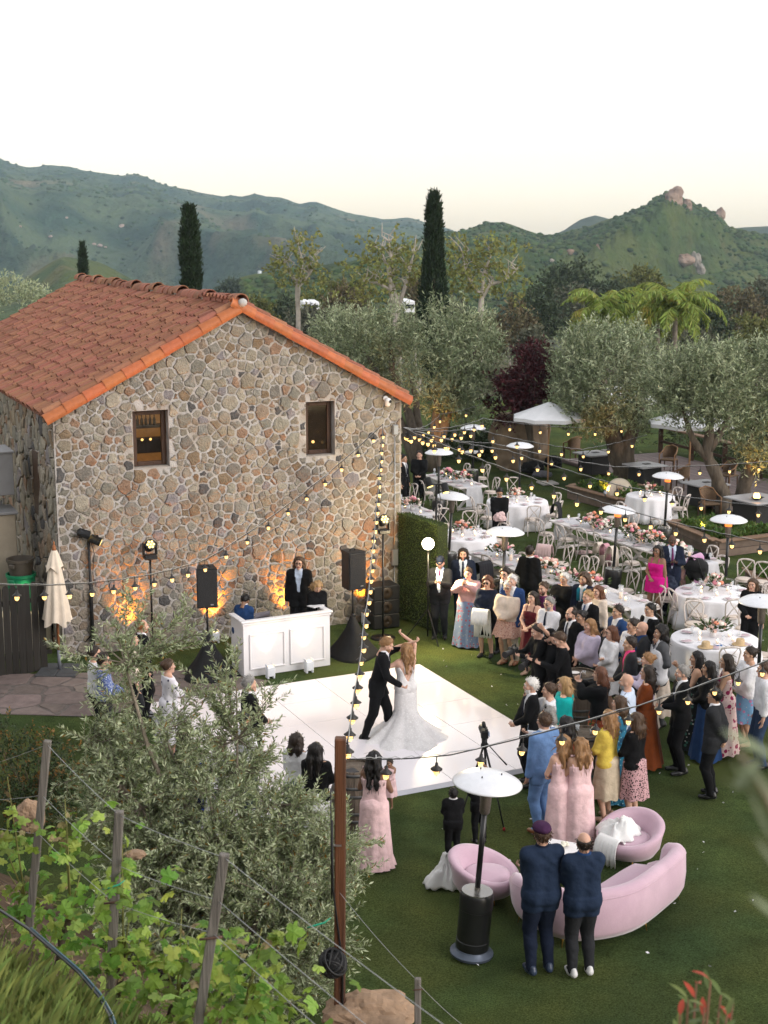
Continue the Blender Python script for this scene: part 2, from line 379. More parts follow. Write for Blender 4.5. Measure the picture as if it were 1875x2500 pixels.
# shrubs that make the hillsides rough
def ico():
    p = (1+5**.5)/2; v = np.array([(-1, p, 0), (1, p, 0), (-1, -p, 0), (1, -p, 0), (0, -1, p), (0, 1, p), (0, -1, -p), (0, 1, -p), (p, 0, -1), (p, 0, 1), (-p, 0, -1), (-p, 0, 1)])
    v /= np.linalg.norm(v[0]); f = np.array([(0, 11, 5), (0, 5, 1), (0, 1, 7), (0, 7, 10), (0, 10, 11), (1, 5, 9), (5, 11, 4), (11, 10, 2), (10, 7, 6), (7, 1, 8), (3, 9, 4), (3, 4, 2), (3, 2, 6), (3, 6, 8), (3, 8, 9), (4, 9, 5), (2, 4, 11), (6, 2, 10), (8, 6, 7), (9, 8, 1)])
    return v, f
def shrub_cover(name, surf, n, r0, r1, m, seed, lo=.1, clump=60.0):
    Xd, Yd, Z = surf; rs = np.random.RandomState(seed); ny, nx = Xd.shape; ny -= 6
    r = (ny-1)*(lo+(1-lo)*rs.rand(n*3)); c = (nx-2)*rs.rand(n*3)
    i, j = r.astype(int), c.astype(int); fi, fj = r-i, c-j
    def sm(Q): return (Q[i, j]*(1-fi)*(1-fj)+Q[i+1, j]*fi*(1-fj)+Q[i, j+1]*(1-fi)*fj+Q[i+1, j+1]*fi*fj)
    x, y, z = sm(Xd), sm(Yd), sm(Z)
    keep = (fbm(x/clump, y/clump, seed, 3)*.7+rs.rand(len(x))*1.2) > .3
    x, y, z = x[keep][:n], y[keep][:n], z[keep][:n]; n = len(x)
    v, f = ico(); rad = r0+(r1-r0)*rs.rand(n)**2
    V = v[None]*(1+.35*(rs.rand(n, 12, 1)-.5))*rad[:, None, None]*np.array([1, 1, .72]); V += np.column_stack([x, y, z+rad*.25])[:, None]
    Fc = f[None]+(np.arange(n)*12)[:, None, None]
    return link(name, npmesh(name, V.reshape(-1, 3), Fc.reshape(-1, 3), m, True), None, label='rough cover of green chaparral shrubs on the hillside' if 'peak' in name else None, kind='stuff')
sh_m = mat('shrub_green', (.048, .075, .022), .95, .3, .2, rand=.45, hue=.03, island=True, spec=.08)
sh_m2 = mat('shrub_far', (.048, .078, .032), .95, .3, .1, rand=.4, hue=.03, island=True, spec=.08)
tag(shrub_cover('shrub_cover', PEAK, 15000, .9, 2.6, sh_m, 1), 'green chaparral shrubs covering the rocky peak hill', 'shrubs')
tag(shrub_cover('shrub_cover', TANK, 2200, .9, 2.4, sh_m, 2, .2), 'dark shrubs covering the low hill with the water tanks', 'shrubs')
tag(shrub_cover('shrub_cover', FAR, 3500, 1.5, 4.0, sh_m2, 3, .15, 150), 'distant chaparral tinted haze-blue covering the long ridge behind the house', 'shrubs')

# rock outcrops on the peak hill
def blob(mb, c, r, seed, sub=2, mi=0, amp=.3, sq=(1, 1, 1)):
    v, f = ico()
    for _ in range(sub):
        e = {}; v = list(map(tuple, v)); nf = []
        def mid(a, b):
            k = (min(a, b), max(a, b))
            if k not in e:
                p = np.array(v[a])+np.array(v[b]); e[k] = len(v); v.append(tuple(p/np.linalg.norm(p)))
            return e[k]
        for a, b, c2 in f:
            ab, bc, ca = mid(a, b), mid(b, c2), mid(c2, a); nf += [(a, ab, ca), (b, bc, ab), (c2, ca, bc), (ab, bc, ca)]
        f = nf; v = np.array(v)
    d = 1+amp*fbm(v[:, 0]*1.3+seed, v[:, 1]*1.3, v[:, 2]*1.3+seed, 4)+amp*.3*np.abs(fbm(v[:, 0]*4+seed, v[:, 1]*4, v[:, 2]*4, 3))
    mb.add(v*d[:, None]*r*np.array(sq)+np.array(c), [tuple(q) for q in f], mi)
    return mb
rock_m = mat('red_rock', (.20, .13, .10), .9, .35, .15, bump=1, bsc=.8, col2=(.30, .21, .16))
grey_rock = mat('grey_rock', (.26, .23, .20), .9, .3, .2, bump=1, bsc=.8)
def surf_at(surf, u, v):
    Xd, Yd, Z = surf; c, s_ = _C, _S; d = Yd*c-(Z-CAM_H)*s_; up = Yd*s_+(Z-CAM_H)*c
    U = 937.5+F_PX*Xd/d; V = 1250-F_PX*up/d
    k = np.argmin((U-u)**2+(V-v)**2); return np.array((Xd.flat[k], Yd.flat[k], Z.flat[k]))
for i, (u, v, w, h, m, lb) in enumerate([
        (1643, 492, 46, 52, rock_m, 'pinkish rock crag crowning the highest peak'), (1672, 505, 30, 34, rock_m, 'rock knob on the slope just below the summit crag'), (1755, 528, 26, 34, rock_m, 'rounded rock standing on the shoulder of the peak ridge'),
        (1436, 616, 26, 46, rock_m, 'tall red boulder, broadest of the red group on the hillside'), (1458, 622, 16, 36, rock_m, 'narrow red boulder wedged in the middle of the red group'), (1394, 616, 16, 14, rock_m, 'small red boulder standing apart beside the red group'),
        (1672, 640, 52, 36, rock_m, 'broad red slab rock above the pale round boulder'), (1700, 636, 26, 44, grey_rock, 'grey leaning slab beside the broad red rock'), (1711, 664, 24, 34, grey_rock, 'pale round boulder below the broad red rock'),
        (1475, 630, 14, 24, rock_m, 'low red boulder at the downhill end of the red group'), (1570, 580, 20, 12, rock_m, 'low brown ledge half hidden by shrubs under the summit'), (1345, 640, 14, 10, grey_rock, 'small grey rock low on the shrubby slope')]):
    p = surf_at(PEAK, u, v); k = p[1]/F_PX; mb = MB(); blob(mb, (0, 0, 0), 1, i*3.7, 2, 0, .35, (w*k*.44, w*k*.44, h*k*.45)); mb.build('boulder', m, None, False, loc=tuple(p+np.array((0, -2, h*k*.1))), label=lb, cat='rock', group='rock outcrops on the peak hill')
# pale outcrops far away on the long ridge
for i, (u, v, w) in enumerate([(297, 552, 12), (20, 535, 12), (45, 553, 8), (122, 578, 10), (230, 594, 10), (246, 600, 12), (258, 604, 8), (165, 530, 7)]):
    p = surf_at(FAR, u, v); k = p[1]/F_PX; mb = MB(); blob(mb, (0, 0, 0), 1, i*2.3, 1, 0, .4, (w*k*.5, w*k*.5, w*k*.35)); mb.build('outcrop', mat('pale_rock', (.34, .25, .21), .9, .3, .1), None, False, loc=tuple(p), label='small pale pink rock outcrop on the far ridge', cat='rock', group='pale outcrops on the far ridge')
# water tanks
for u, v, w, lb in ((589, 690, 12, 'pale cylindrical water tank at the end of the dirt track'), (634, 662, 9, 'small pale water tank on the crest of the low hill')):
    p = surf_at(TANK, u, v+4); k = p[1]/F_PX; t = thing('water_tank', lb, 'water tank', tuple(p), 0, 'water tanks on the low hill'); r = w*k*.5
    MB().lathe([(r, -1), (r, r*1.25)], 20).build('drum', mat('tank_paint', (.62, .66, .70), .5, .05), t, True, 40)
    MB().lathe([(r*1.03, r*1.25), (r*1.03, r*1.3), (.1, r*1.5), (0, r*1.5)], 20).build('roof', mat('tank_paint', (.62, .66, .70), .5), t, True, 40)
# ================================================================== STONE HOUSE
HA = R(24.4); HX, HY = -6.55, 27.94; HW, HL, HE, HR_ = 7.6, 14.8, 4.95, 6.98
HG = (math.cos(HA), math.sin(HA)); HN = (-HG[1], HG[0])
def HP(a, b, z=0.0): return Vector((HX+a*HG[0]+b*HN[0], HY+a*HG[1]+b*HN[1], z))
house = thing('stone_house', 'two-storey fieldstone barn house with red clay tile gable roof', 'house', (HX, HY, 0), HA)
RX = HW/2+.12                                            # ridge a touch right of centre
def roofz(x): return HE+(HR_-HE)*(x/RX if x < RX else (HW-x)/(HW-RX))

mortar_m = mat('mortar', (.42, .395, .38), .95, .2, 5, bump=.8, bsc=30, spec=.1, col2=(.36, .31, .27))
def stone_mat(name, island):
    m = mat(name, (.5, .5, .5), .9, .22, 9, bump=1.0, bsc=26, spec=.15)
    t = m.node_tree; b = t.nodes['Principled BSDF']; L = t.links.new
    src = b.inputs['Base Color'].links[0].from_socket
    rv = _n(t, 'ShaderNodeNewGeometry').outputs['Random Per Island'] if island else _n(t, 'ShaderNodeObjectInfo').outputs['Random']
    cr = _n(t, 'ShaderNodeValToRGB'); cr.color_ramp.interpolation = 'CONSTANT'; el = cr.color_ramp.elements
    cols = [(.26, .205, .135), (.225, .190, .14), (.30, .26, .195), (.20, .135, .075), (.24, .215, .17), (.20, .180, .145), (.25, .175, .115), (.235, .20, .15), (.165, .145, .12), (.25, .225, .17), (.22, .165, .115), (.275, .235, .175), (.21, .195, .165), (.22, .18, .125), (.25, .205, .155), (.085, .08, .08), (.235, .205, .15), (.25, .145, .085), (.18, .165, .13), (.20, .175, .18)]
    for i, c in enumerate(cols):
        e = el[0] if i == 0 else el.new(i/len(cols)); e.position = i/len(cols); lu = sum(c)/3; e.color = tuple(.76*q+.24*lu for q in c)+(1,)
    L(rv, cr.inputs[0])
    mx = _n(t, 'ShaderNodeMix', data_type='RGBA', blend_type='MULTIPLY'); mx.inputs[0].default_value = 1; L(cr.outputs[0], mx.inputs[6])
    g = _n(t, 'ShaderNodeMix', data_type='RGBA'); g.inputs[0].default_value = 1; sc2 = _n(t, 'ShaderNodeMath', operation='MULTIPLY'); sc2.inputs[1].default_value = 2.2
    bw = _n(t, 'ShaderNodeRGBToBW'); L(src, bw.inputs[0]); L(bw.outputs[0], sc2.inputs[0]); L(sc2.outputs[0], mx.inputs[7])
    # rusty lichen stains with their own shapes
    tc = _n(t, 'ShaderNodeTexCoord'); no = _n(t, 'ShaderNodeTexNoise'); no.inputs['Scale'].default_value = 3.2; no.inputs['Detail'].default_value = 6; L(tc.outputs['Object'], no.inputs['Vector'])
    mr = _n(t, 'ShaderNodeMapRange'); mr.inputs[1].default_value, mr.inputs[2].default_value, mr.inputs[4].default_value = .60, .76, .45; L(no.outputs['Fac'], mr.inputs[0])
    m2 = _n(t, 'ShaderNodeMix', data_type='RGBA'); L(mr.outputs[0], m2.inputs[0]); L(mx.outputs[2], m2.inputs[6]); m2.inputs[7].default_value = (.26, .185, .125, 1)
    L(m2.outputs[2], b.inputs['Base Color'])
    for n in t.nodes:
        if n.type == 'BUMP': n.inputs['Distance'].default_value = .035
    return m
stone_m, stone_mi = stone_mat('fieldstone', False), stone_mat('fieldstone_rest', True)

def clip(poly, nx, ny, d):
    out = []
    for i in range(len(poly)):
        p, q = poly[i], poly[(i+1) % len(poly)]; a = nx*p[0]+ny*p[1]-d; b = nx*q[0]+ny*q[1]-d
        if a <= 0: out.append(p)
        if a*b < 0:
            t = a/(a-b); out.append((p[0]+(q[0]-p[0])*t, p[1]+(q[1]-p[1])*t))
    return out
def cells(pts, ghosts):
    allp = np.array([(p[0], p[1], p[2]) for p in list(pts)+list(ghosts)]); res = []
    for i, p in enumerate(pts):
        d = np.hypot(allp[:, 0]-p[0], allp[:, 1]-p[1]); order = np.argsort(d)[1:34]
        poly = [(p[0]-1.2, p[1]-1.2), (p[0]+1.2, p[1]-1.2), (p[0]+1.2, p[1]+1.2), (p[0]-1.2, p[1]+1.2)]
        for k in order:
            q = allp[k]; nx, ny = q[0]-p[0], q[1]-p[1]; l = math.hypot(nx, ny)
            if l < 1e-6: continue
            nx /= l; ny /= l; f = min(.8, max(.2, .5+.5*(p[2]**2-q[2]**2)/(l*l))); poly = clip(poly, nx, ny, nx*p[0]+ny*p[1]+f*l)
            if len(poly) < 3: break
        res.append(poly)
    return res
def centroid(poly):
    a = cx = cy = 0
    for i in range(len(poly)):
        x0, y0 = poly[i]; x1, y1 = poly[(i+1) % len(poly)]; c = x0*y1-x1*y0; a += c; cx += (x0+x1)*c; cy += (y0+y1)*c
    if abs(a) < 1e-9: return poly[0], 0
    return (cx/(3*a), cy/(3*a)), abs(a)/2
def rubble(outline, holes, n, rnd, squeeze=1.0):
    """random stone polygons filling a convex outline around rectangular holes"""
    xs_ = [p[0] for p in outline]; ys_ = [p[1] for p in outline]
    def inside(x, y):
        for i in range(len(outline)):
            p, q = outline[i], outline[(i+1) % len(outline)]
            if (q[0]-p[0])*(y-p[1])-(q[1]-p[1])*(x-p[0]) < 0: return False
        return not any(h[0] < x < h[2] and h[1] < y < h[3] for h in holes)
    def ghosts(pts):
        g = []
        for x, y, w_ in pts:
            for i in range(len(outline)):
                p, q = outline[i], outline[(i+1) % len(outline)]; l = math.hypot(q[0]-p[0], q[1]-p[1]); nx, ny = -(q[1]-p[1])/l, (q[0]-p[0])/l
                d = (x-p[0])*nx+(y-p[1])*ny
                if d < .5: g.append((x-2*d*nx, y-2*d*ny, w_))
            for h in holes:
                if h[1]-.1 < y < h[3]+.1:
                    if 0 <= h[0]-x < .4: g.append((2*h[0]-x, y, w_))
                    if 0 <= x-h[2] < .4: g.append((2*h[2]-x, y, w_))
                if h[0]-.1 < x < h[2]+.1:
                    if 0 <= h[1]-y < .4: g.append((x, 2*h[1]-y, w_))
                    if 0 <= y-h[3] < .4: g.append((x, 2*h[3]-y, w_))
        return g
    pts = []; tries = 0; PA_ = np.zeros((n+5, 3))
    while len(pts) < n and tries < n*45:
        tries += 1; x, y = rnd.uniform(min(xs_), max(xs_)), rnd.uniform(min(ys_), max(ys_))
        q_ = rnd.random(); r = .055+.040*rnd.random() if q_ < .6 and tries > n*3 else .085+.10*rnd.random()**2.2
        if inside(x, y) and (not pts or bool(np.all((x-PA_[:len(pts), 0])**2+((y-PA_[:len(pts), 1])*1.05)**2 > (r+PA_[:len(pts), 2])**2*.80))): PA_[len(pts)] = (x, y, r); pts.append((x, y, r))
    cs = cells(pts, ghosts(pts))
    pts = [((c[0]*.12+p[0]*.88), (c[1]*.12+p[1]*.88), p[2]) for p, c in zip(pts, [centroid(c)[0] if len(c) > 2 else p for p, c in zip(pts, cs)])]
    return [c for c in cells(pts, ghosts(pts)) if len(c) > 2]
def stone_geo(mb, poly, rnd, to3, gap=.011, base=-.03):
    """one stone: inset, rounded, domed; to3(x, y, out) maps wall plane to space"""
    (cx, cy), area = centroid(poly); r = math.sqrt(area/math.pi)
    # resample the outline, round it and make it uneven
    P = []
    for i in range(len(poly)):
        p, q = poly[i], poly[(i+1) % len(poly)]; l = math.hypot(q[0]-p[0], q[1]-p[1])
        if l < .03: P.append(((p[0]+q[0])/2, (p[1]+q[1])/2)); continue
        c = .10 if l > .1 else .25; nx_, ny_ = (q[1]-p[1])/l, -(q[0]-p[0])/l; P.append((p[0]+(q[0]-p[0])*c, p[1]+(q[1]-p[1])*c))
        if l > .12: j_ = -rnd.uniform(-.006, .022); m_ = rnd.uniform(.35, .65); P.append((p[0]+(q[0]-p[0])*m_+nx_*j_, p[1]+(q[1]-p[1])*m_+ny_*j_))
        P.append((p[0]+(q[0]-p[0])*(1-c), p[1]+(q[1]-p[1])*(1-c)))
    g = rnd.uniform(.6, 1.8)*gap; fa_ = rnd.uniform(0, 3.14); fk = rnd.uniform(.90, 1.0); fc, fs_ = math.cos(fa_), math.sin(fa_); out = rnd.uniform(.015, .045)*min(1.2, r/.13); ring = []
    for x, y in P:
        dx, dy = x-cx, y-cy; l = math.hypot(dx, dy)+1e-6; k = max(.3, 1-(g+rnd.uniform(-.010, .014))/l); px_, py_ = dx*k, dy*k; al = (px_*fc+py_*fs_)*(fk-1); ring.append((cx+px_+al*fc, cy+py_+al*fs_))
    n = len(ring); tl = rnd.uniform(-.015, .015); tm = rnd.uniform(-.015, .015)
    lv = [(1.0, base), (1.0, out*.5), (.93, out*.9), (.62, out)]
    vs = []
    for k, o in lv:
        for x, y in ring: vs.append(to3(cx+(x-cx)*k, cy+(y-cy)*k, o+(tl*(x-cx)+tm*(y-cy))/r*(o > 0)+(rnd.uniform(-.004, .004) if o > 0 else 0)))
    fs = [tuple(range(3*n, 4*n))]
    for j in range(3):
        for i in range(n): fs.append((j*n+i, j*n+(i+1) % n, (j+1)*n+(i+1) % n, (j+1)*n+i))
    mb.add(vs, fs)
    return area
WIN = [(1.60, 3.80, 2.35, 4.98), (5.36, 3.80, 6.03, 4.98)]
# ---- gable wall of mortar with two openings, and its stones
gw = MB(); TH_ = .42
def wall_quad(x0, x1, z0, z1s):     # strip from z0 up to the roof line or to a level
    za, zb = (roofz(x0), roofz(x1)) if z1s is None else (z1s, z1s)
    cut = [x0, x1] if not (z1s is None and x0 < RX < x1) else [x0, RX, x1]
    for a, b in zip(cut, cut[1:]):
        ta, tb = (roofz(a), roofz(b)) if z1s is None else (z1s, z1s)
        gw.add([(a, 0, z0), (b, 0, z0), (b, 0, tb), (a, 0, ta), (a, TH_, z0), (b, TH_, z0), (b, TH_, tb), (a, TH_, ta)], [(0, 1, 2, 3), (5, 4, 7, 6)])
edges = [0, WIN[0][0], WIN[0][2], WIN[1][0], WIN[1][2], HW]
for i in range(5):
    if i in (1, 3):
        w = WIN[i//2]; wall_quad(edges[i], edges[i+1], -.3, w[1]); wall_quad(edges[i], edges[i+1], w[3], None)
        gw.add([(w[0], 0, w[1]), (w[2], 0, w[1]), (w[2], 0, w[3]), (w[0], 0, w[3]), (w[0], TH_, w[1]), (w[2], TH_, w[1]), (w[2], TH_, w[3]), (w[0], TH_, w[3])], [(0, 4, 5, 1), (1, 5, 6, 2), (2, 6, 7, 3), (3, 7, 4, 0)])
    else: wall_quad(edges[i], edges[i+1], -.3, None)
gable = gw.build('gable_wall', mortar_m, house, False)
outline = [(.02, -.02), (HW-.02, -.02), (HW-.02, HE-.02), (RX, HR_-.05), (.02, HE-.02)]
rr = random.Random(11)
stones = rubble(outline, WIN, 1250, rr)
stones.sort(key=lambda p: -centroid(p)[1])
for p in stones[:300]:
    mb = MB(); stone_geo(mb, p, rr, lambda x, y, o: (x, -o, y)); mb.build('stone', stone_m, gable, True, 50)
mb = MB()
for p in stones[300:]: stone_geo(mb, p, rr, lambda x, y, o: (x, -o, y))
mb.build('small_stones', stone_mi, gable, True, 50, kind='stuff')
# corner returns: stones wrapping the right edge
mb = MB()
for p in rubble([(.0, -.02), (.42, -.02), (.42, HE-.05), (0, HE-.05)], [], 40, rr): stone_geo(mb, p, rr, lambda x, y, o: (HW+o, x, y))
mb.build('corner_stones', stone_mi, gable, True, 50, kind='stuff')
# ---- side walls and back
mb = MB()
mb.add([(.0, 0, -.3), (0, HL, -.3), (0, HL, HE), (0, 0, HE)], [(3, 2, 1, 0)]); mb.add([(HW, TH_, -.3), (HW, HL, -.3), (HW, HL, HE), (HW, TH_, HE)], [(0, 1, 2, 3)])
mb.add([(0, HL, -.3), (HW, HL, -.3), (HW, HL, HE), (RX, HL, HR_), (0, HL, HE)], [(4, 3, 2, 1, 0)])
side = mb.build('side_wall', mortar_m, house, False)
mb = MB()
sw = (1.7, 2.6, 2.3, 4.0)                                  # small dark slit window on the side
for p in rubble([(.02, 0), (9.0, 0), (9.0, HE-.02), (.02, HE-.02)], [sw], 470, rr): stone_geo(mb, p, rr, lambda x, y, o: (-o, x, y))
mb.build('side_stones', stone_mi, side, True, 50, kind='stuff')
wd = mat('dark_brown_wood', (.060, .030, .018), .6, .3, 14, bump=.3, bsc=60, stretch=(1, 1, .15))
sl = MB().box((-.005, (sw[0]+sw[2])/2, (sw[1]+sw[3])/2), (.03, sw[2]-sw[0], sw[3]-sw[1]), 0, .006).build('shutter', wd, side, False)

# ---- windows: set deep, wooden frame with studs, warm room behind
lit_m = mat('glowing_room_wall', (.45, .25, .09), .8, .3, 3, emis=(1, .42, .08), es=.20)  # wall itself glows, standing in for the lamplight inside the room
room_m = mat('dim_glow_room_wall', (.20, .11, .05), .8, .3, 3, emis=(1, .45, .12), es=.02)  # same painted-in room glow, much fainter
pane_m = glass('window_glass', (.02, .02, .02), .04, .22)
stud_m = mat('iron_stud', (.10, .06, .04), .5, .1, metal=.8)
bulb_hot = mat('warm_bulb', (.9, .6, .3), .4, 0, emis=(1, .55, .16), es=3.5)
for k, (x0, z0, x1, z1) in enumerate(WIN):
    w = link('window', None, house, loc=((x0+x1)/2, .2, (z0+z1)/2))
    W_, H_ = x1-x0-.06, z1-z0-.05; fw = .085
    mb = MB()
    for sx in (-1, 1): mb.box((sx*(W_/2-fw/2), 0, 0), (fw, .07, H_), 0, .008)
    for sz in (-1, 1): mb.box((0, .001, sz*(H_/2-fw/2)), (W_-2*fw-.002, .066, fw), 0, .008)
    fr = mb.build('window_frame', wd, w, False)
    for q in range(4):
        for sz in (-1, 1):
            mb = MB(); mb.lathe([(.012, 0), (.009, .008), (0, .011)], 8, M=Matrix.Translation((-W_/2+.1+q*(W_-.2)/3, -.034, sz*(H_/2-fw/2))) @ Matrix.Rotation(R(90), 4, 'X')); mb.build('stud', stud_m, fr)
    MB().box((0, .01, 0), (W_-2*fw+.01, .008, H_-2*fw+.01)).build('pane', pane_m, w, False)
    MB().box((0, .005, -H_/2-.02), (x1-x0-.01, .34, .03), 0, .008).build('sill', mat('sill_stone', (.28, .25, .22), .9, .2, 12, bump=.5), w, False)
    # room behind: back wall, shelf and lamp
    rm = MB(); rm.box((0, 1.25, 0), (2.0, .04, 2.4)); rm.box((0, .75, 1.0), (2.0, 1.0, .04)); rm.box((0, .75, -1.0), (2.0, 1.0, .04))
    room = rm.build('room', lit_m if k == 0 else room_m, w, False)
    if k == 0:
        MB().box((0, .9, .12), (1.6, .3, .05)).build('shelf', wd, w, False)
        mb = MB()
        for q in range(9): mb.lathe([(.03, 0), (.035, .12), (.012, .17), (.012, .22)], 8, (-.36+q*.09, .85, .145))
        mb.build('shelf_bottles', mat('bottle_amber', (.12, .05, .015), .2, .1), w, kind='stuff')
        MB().box((0, 1.0, -.3), (1.6, .3, .3)).build('counter', wd, w, False)
    else:
        for q, (dx, dz) in enumerate(((-.14, -.38), (.14, -.40))): MB().lathe([(0, -.035), (.03, -.02), (.035, 0), (.03, .02), (0, .035)], 10, (dx, .6, dz)).build('lamp', bulb_hot, w)
    if k == 0:
        for dx in (-.18, .02, .2): MB().lathe([(0, -.03), (.025, -.015), (.03, 0), (.02, .02), (0, .03)], 10, (dx, .6, -.12)).build('lamp', bulb_hot, w)

# ---- roof
tile_m = mat('clay_tile', (.255, .108, .066), .82, .22, 7, bump=.5, bsc=50, spec=.25, rand=.20, hue=.012, col2=(.26, .115, .08), mix2=(.5, .75))
tile_mi = mat('clay_tile_rest', (.255, .108, .066), .82, .22, 7, bump=.5, bsc=50, spec=.25, rand=.20, hue=.012, island=True, col2=(.26, .115, .08), mix2=(.5, .75))
rake_m = mat('rake_tile', (.38, .115, .036), .55, .2, 6, bump=.3, bsc=40, spec=.4, rand=.12, hue=.008)
deck_m = mat('roof_deck', (.17, .070, .045), .9, .3, 8)
OV, FR = .13, .13                                         # eave and gable overhang
SL = math.hypot(RX+OV, (HR_-HE)*(RX+OV)/RX); SA = math.atan2(HR_-HE, RX); SB = math.atan2(HR_-HE, HW-RX)
eL = (-OV, HE-OV*math.tan(SA)); eR = (HW+OV, HE-OV*math.tan(SB)); UP = .10
mb = MB()
for sx, e, ang in ((1, eL, SA), (-1, eR, SB)):
    a = np.array([(e[0], -FR+.03, e[1]+.02), (RX, -FR+.03, HR_+.02), (RX, HL+FR, HR_+.02), (e[0], HL+FR, e[1]+.02)]); b = a+np.array([0, 0, .07])
    mb.add(np.concatenate([a, b]), [(0, 3, 2, 1), (4, 5, 6, 7), (0, 1, 5, 4), (1, 2, 6, 5), (2, 3, 7, 6), (3, 0, 4, 7)] if sx > 0 else [(0, 1, 2, 3), (7, 6, 5, 4), (4, 5, 1, 0), (5, 6, 2, 1), (6, 7, 3, 2), (7, 4, 0, 3)])
roof = mb.build('roof', deck_m, house, False)
def tile_mesh(name, L, r0, r1, th, m, span=180, seg=6):
    """barrel tile: axis along +X (x=0 lower end), arched towards +Z"""
    mb = MB(); vs = []; fs = []
    for x, r in ((0, r0), (L, r1)):
        for rr_ in (r, r-th):
            for k in range(seg+1):
                a = R(90-span/2+span*k/seg); vs.append((x, rr_*math.cos(a), rr_*math.sin(a)))
    n = seg+1
    for k in range(seg):
        fs.append((k, 2*n+k, 2*n+k+1, k+1)); fs.append((n+k, n+k+1, 3*n+k+1, 3*n+k)); fs.append((k, k+1, n+k+1, n+k)); fs.append((2*n+k, 3*n+k, 3*n+k+1, 2*n+k+1))
    fs += [(0, n, 3*n, 2*n), (seg, 2*n+seg, 3*n+seg, n+seg)]
    mb.add(vs, fs); me = mb.mesh(name, m); me.set_sharp_from_angle(angle=R(40)); return me, np.array(vs), fs
t_me, t_v, t_f = tile_mesh('clay_tile', .46, .098, .082, .016, tile_m)
rt = random.Random(4); rest = MB(); cand = []
NC = 62; rows = 14; exp_ = (SL-.05)/rows
for c in range(NC):
    y = -FR+.34+c*(HL+2*FR-.4)/NC; sh = rt.uniform(-.06, .06)
    for r_ in range(rows):
        s_ = r_*exp_+(rt.uniform(-.05, .05)+sh if r_ else rt.uniform(-.02, .01))-.06
        cand.append((c, r_, y+rt.uniform(-.012, .012), s_, rt.uniform(-.035, .035), rt.uniform(-.02, .03), rt.uniform(-.008, .008)))
cand.sort(key=lambda t: (t[2]))
for i, (c, r_, y, s_, yaw, pit, lift) in enumerate(cand):
    M = Matrix.Translation((eL[0]+s_*math.cos(SA), y, eL[1]+s_*math.sin(SA)+UP+.012+lift+(.012 if c % 2 else 0))) @ Matrix.Rotation(-SA+.065+pit, 4, 'Y') @ Matrix.Rotation(yaw, 4, 'Z')
    if i < 300:
        o = link('clay_tile', t_me, roof); o.matrix_local = M
    else: rest.add(t_v, t_f, 0, M)
# right slope (its rows show only along the gable edge)
for c in range(8):
    for r_ in range(rows):
        M = Matrix.Translation((eR[0]-(r_*exp_-.06)*math.cos(SB), -FR+.30+c*.245, eR[1]+(r_*exp_-.06)*math.sin(SB)+UP+rt.uniform(0, .02))) @ Matrix.Rotation(math.pi, 4, 'Z') @ Matrix.Rotation(-SB+.04, 4, 'Y')
        rest.add(t_v, t_f, 0, M)
ro = rest.build('more_clay_tiles', tile_mi, roof, True, 40, kind='stuff')
k_me, _, _ = tile_mesh('rake_tile', .56, .135, .118, .02, rake_m, 200, 8)
for sx, e, ang in ((1, eL, SA), (-1, eR, SB)):
    n = 10
    for i in range(n):
        s_ = i*(SL-.02)/n-.05
        M = Matrix.Translation((e[0]+sx*s_*math.cos(ang), -FR+.055, e[1]+s_*math.sin(ang)+.035+rt.uniform(-.006, .006))) @ (Matrix.Identity(4) if sx > 0 else Matrix.Rotation(math.pi, 4, 'Z')) @ Matrix.Rotation(-ang+.03, 4, 'Y') @ Matrix.Rotation(R(28)*sx, 4, 'X')
        o = link('rake_tile', k_me, roof); o.matrix_local = M
# upper row of tiles lying on the rake tiles of the right slope edge
u_me, _, _ = tile_mesh('edge_tile', .5, .105, .09, .018, tile_m)
for sx, e, ang in ((1, eL, SA), (-1, eR, SB)):
    for i in range(11):
        s_ = i*(SL-.1)/11-.04
        M = Matrix.Translation((e[0]+sx*s_*math.cos(ang), -FR+.19, e[1]+s_*math.sin(ang)+UP+.055)) @ (Matrix.Identity(4) if sx > 0 else Matrix.Rotation(math.pi, 4, 'Z')) @ Matrix.Rotation(-ang+.04, 4, 'Y')
        o = link('edge_tile', u_me, roof); o.matrix_local = M
# ridge caps
r_me, _, _ = tile_mesh('ridge_tile', .50, .165, .145, .02, tile_m, 190, 8)
for i in range(36):
    y = -FR-.02+i*(HL+.2)/36
    M = Matrix.Translation((RX, y, HR_+.12+(.05 if i % 5 == 0 else 0)+rt.uniform(-.012, .012))) @ Matrix.Rotation(R(90)+rt.uniform(-.05, .05), 4, 'Z') @ Matrix.Rotation(rt.uniform(-.03, .06), 4, 'Y')
    o = link('ridge_tile', r_me, roof); o.matrix_local = M
mb = MB(); blob(mb, (RX+.01, -FR-.03, HR_+.14), .1, 3.3, 1, 0, .3); mb.build('mortar_cap', mat('cap_mortar', (.42, .41, .40), .9, .2, 12, bump=.5), roof)
mb = MB(); mb.beam((RX, -.1, HR_+.1), (RX, HL, HR_+.1), .2, .16); mb.build('ridge_mortar', mortar_m, roof, False)
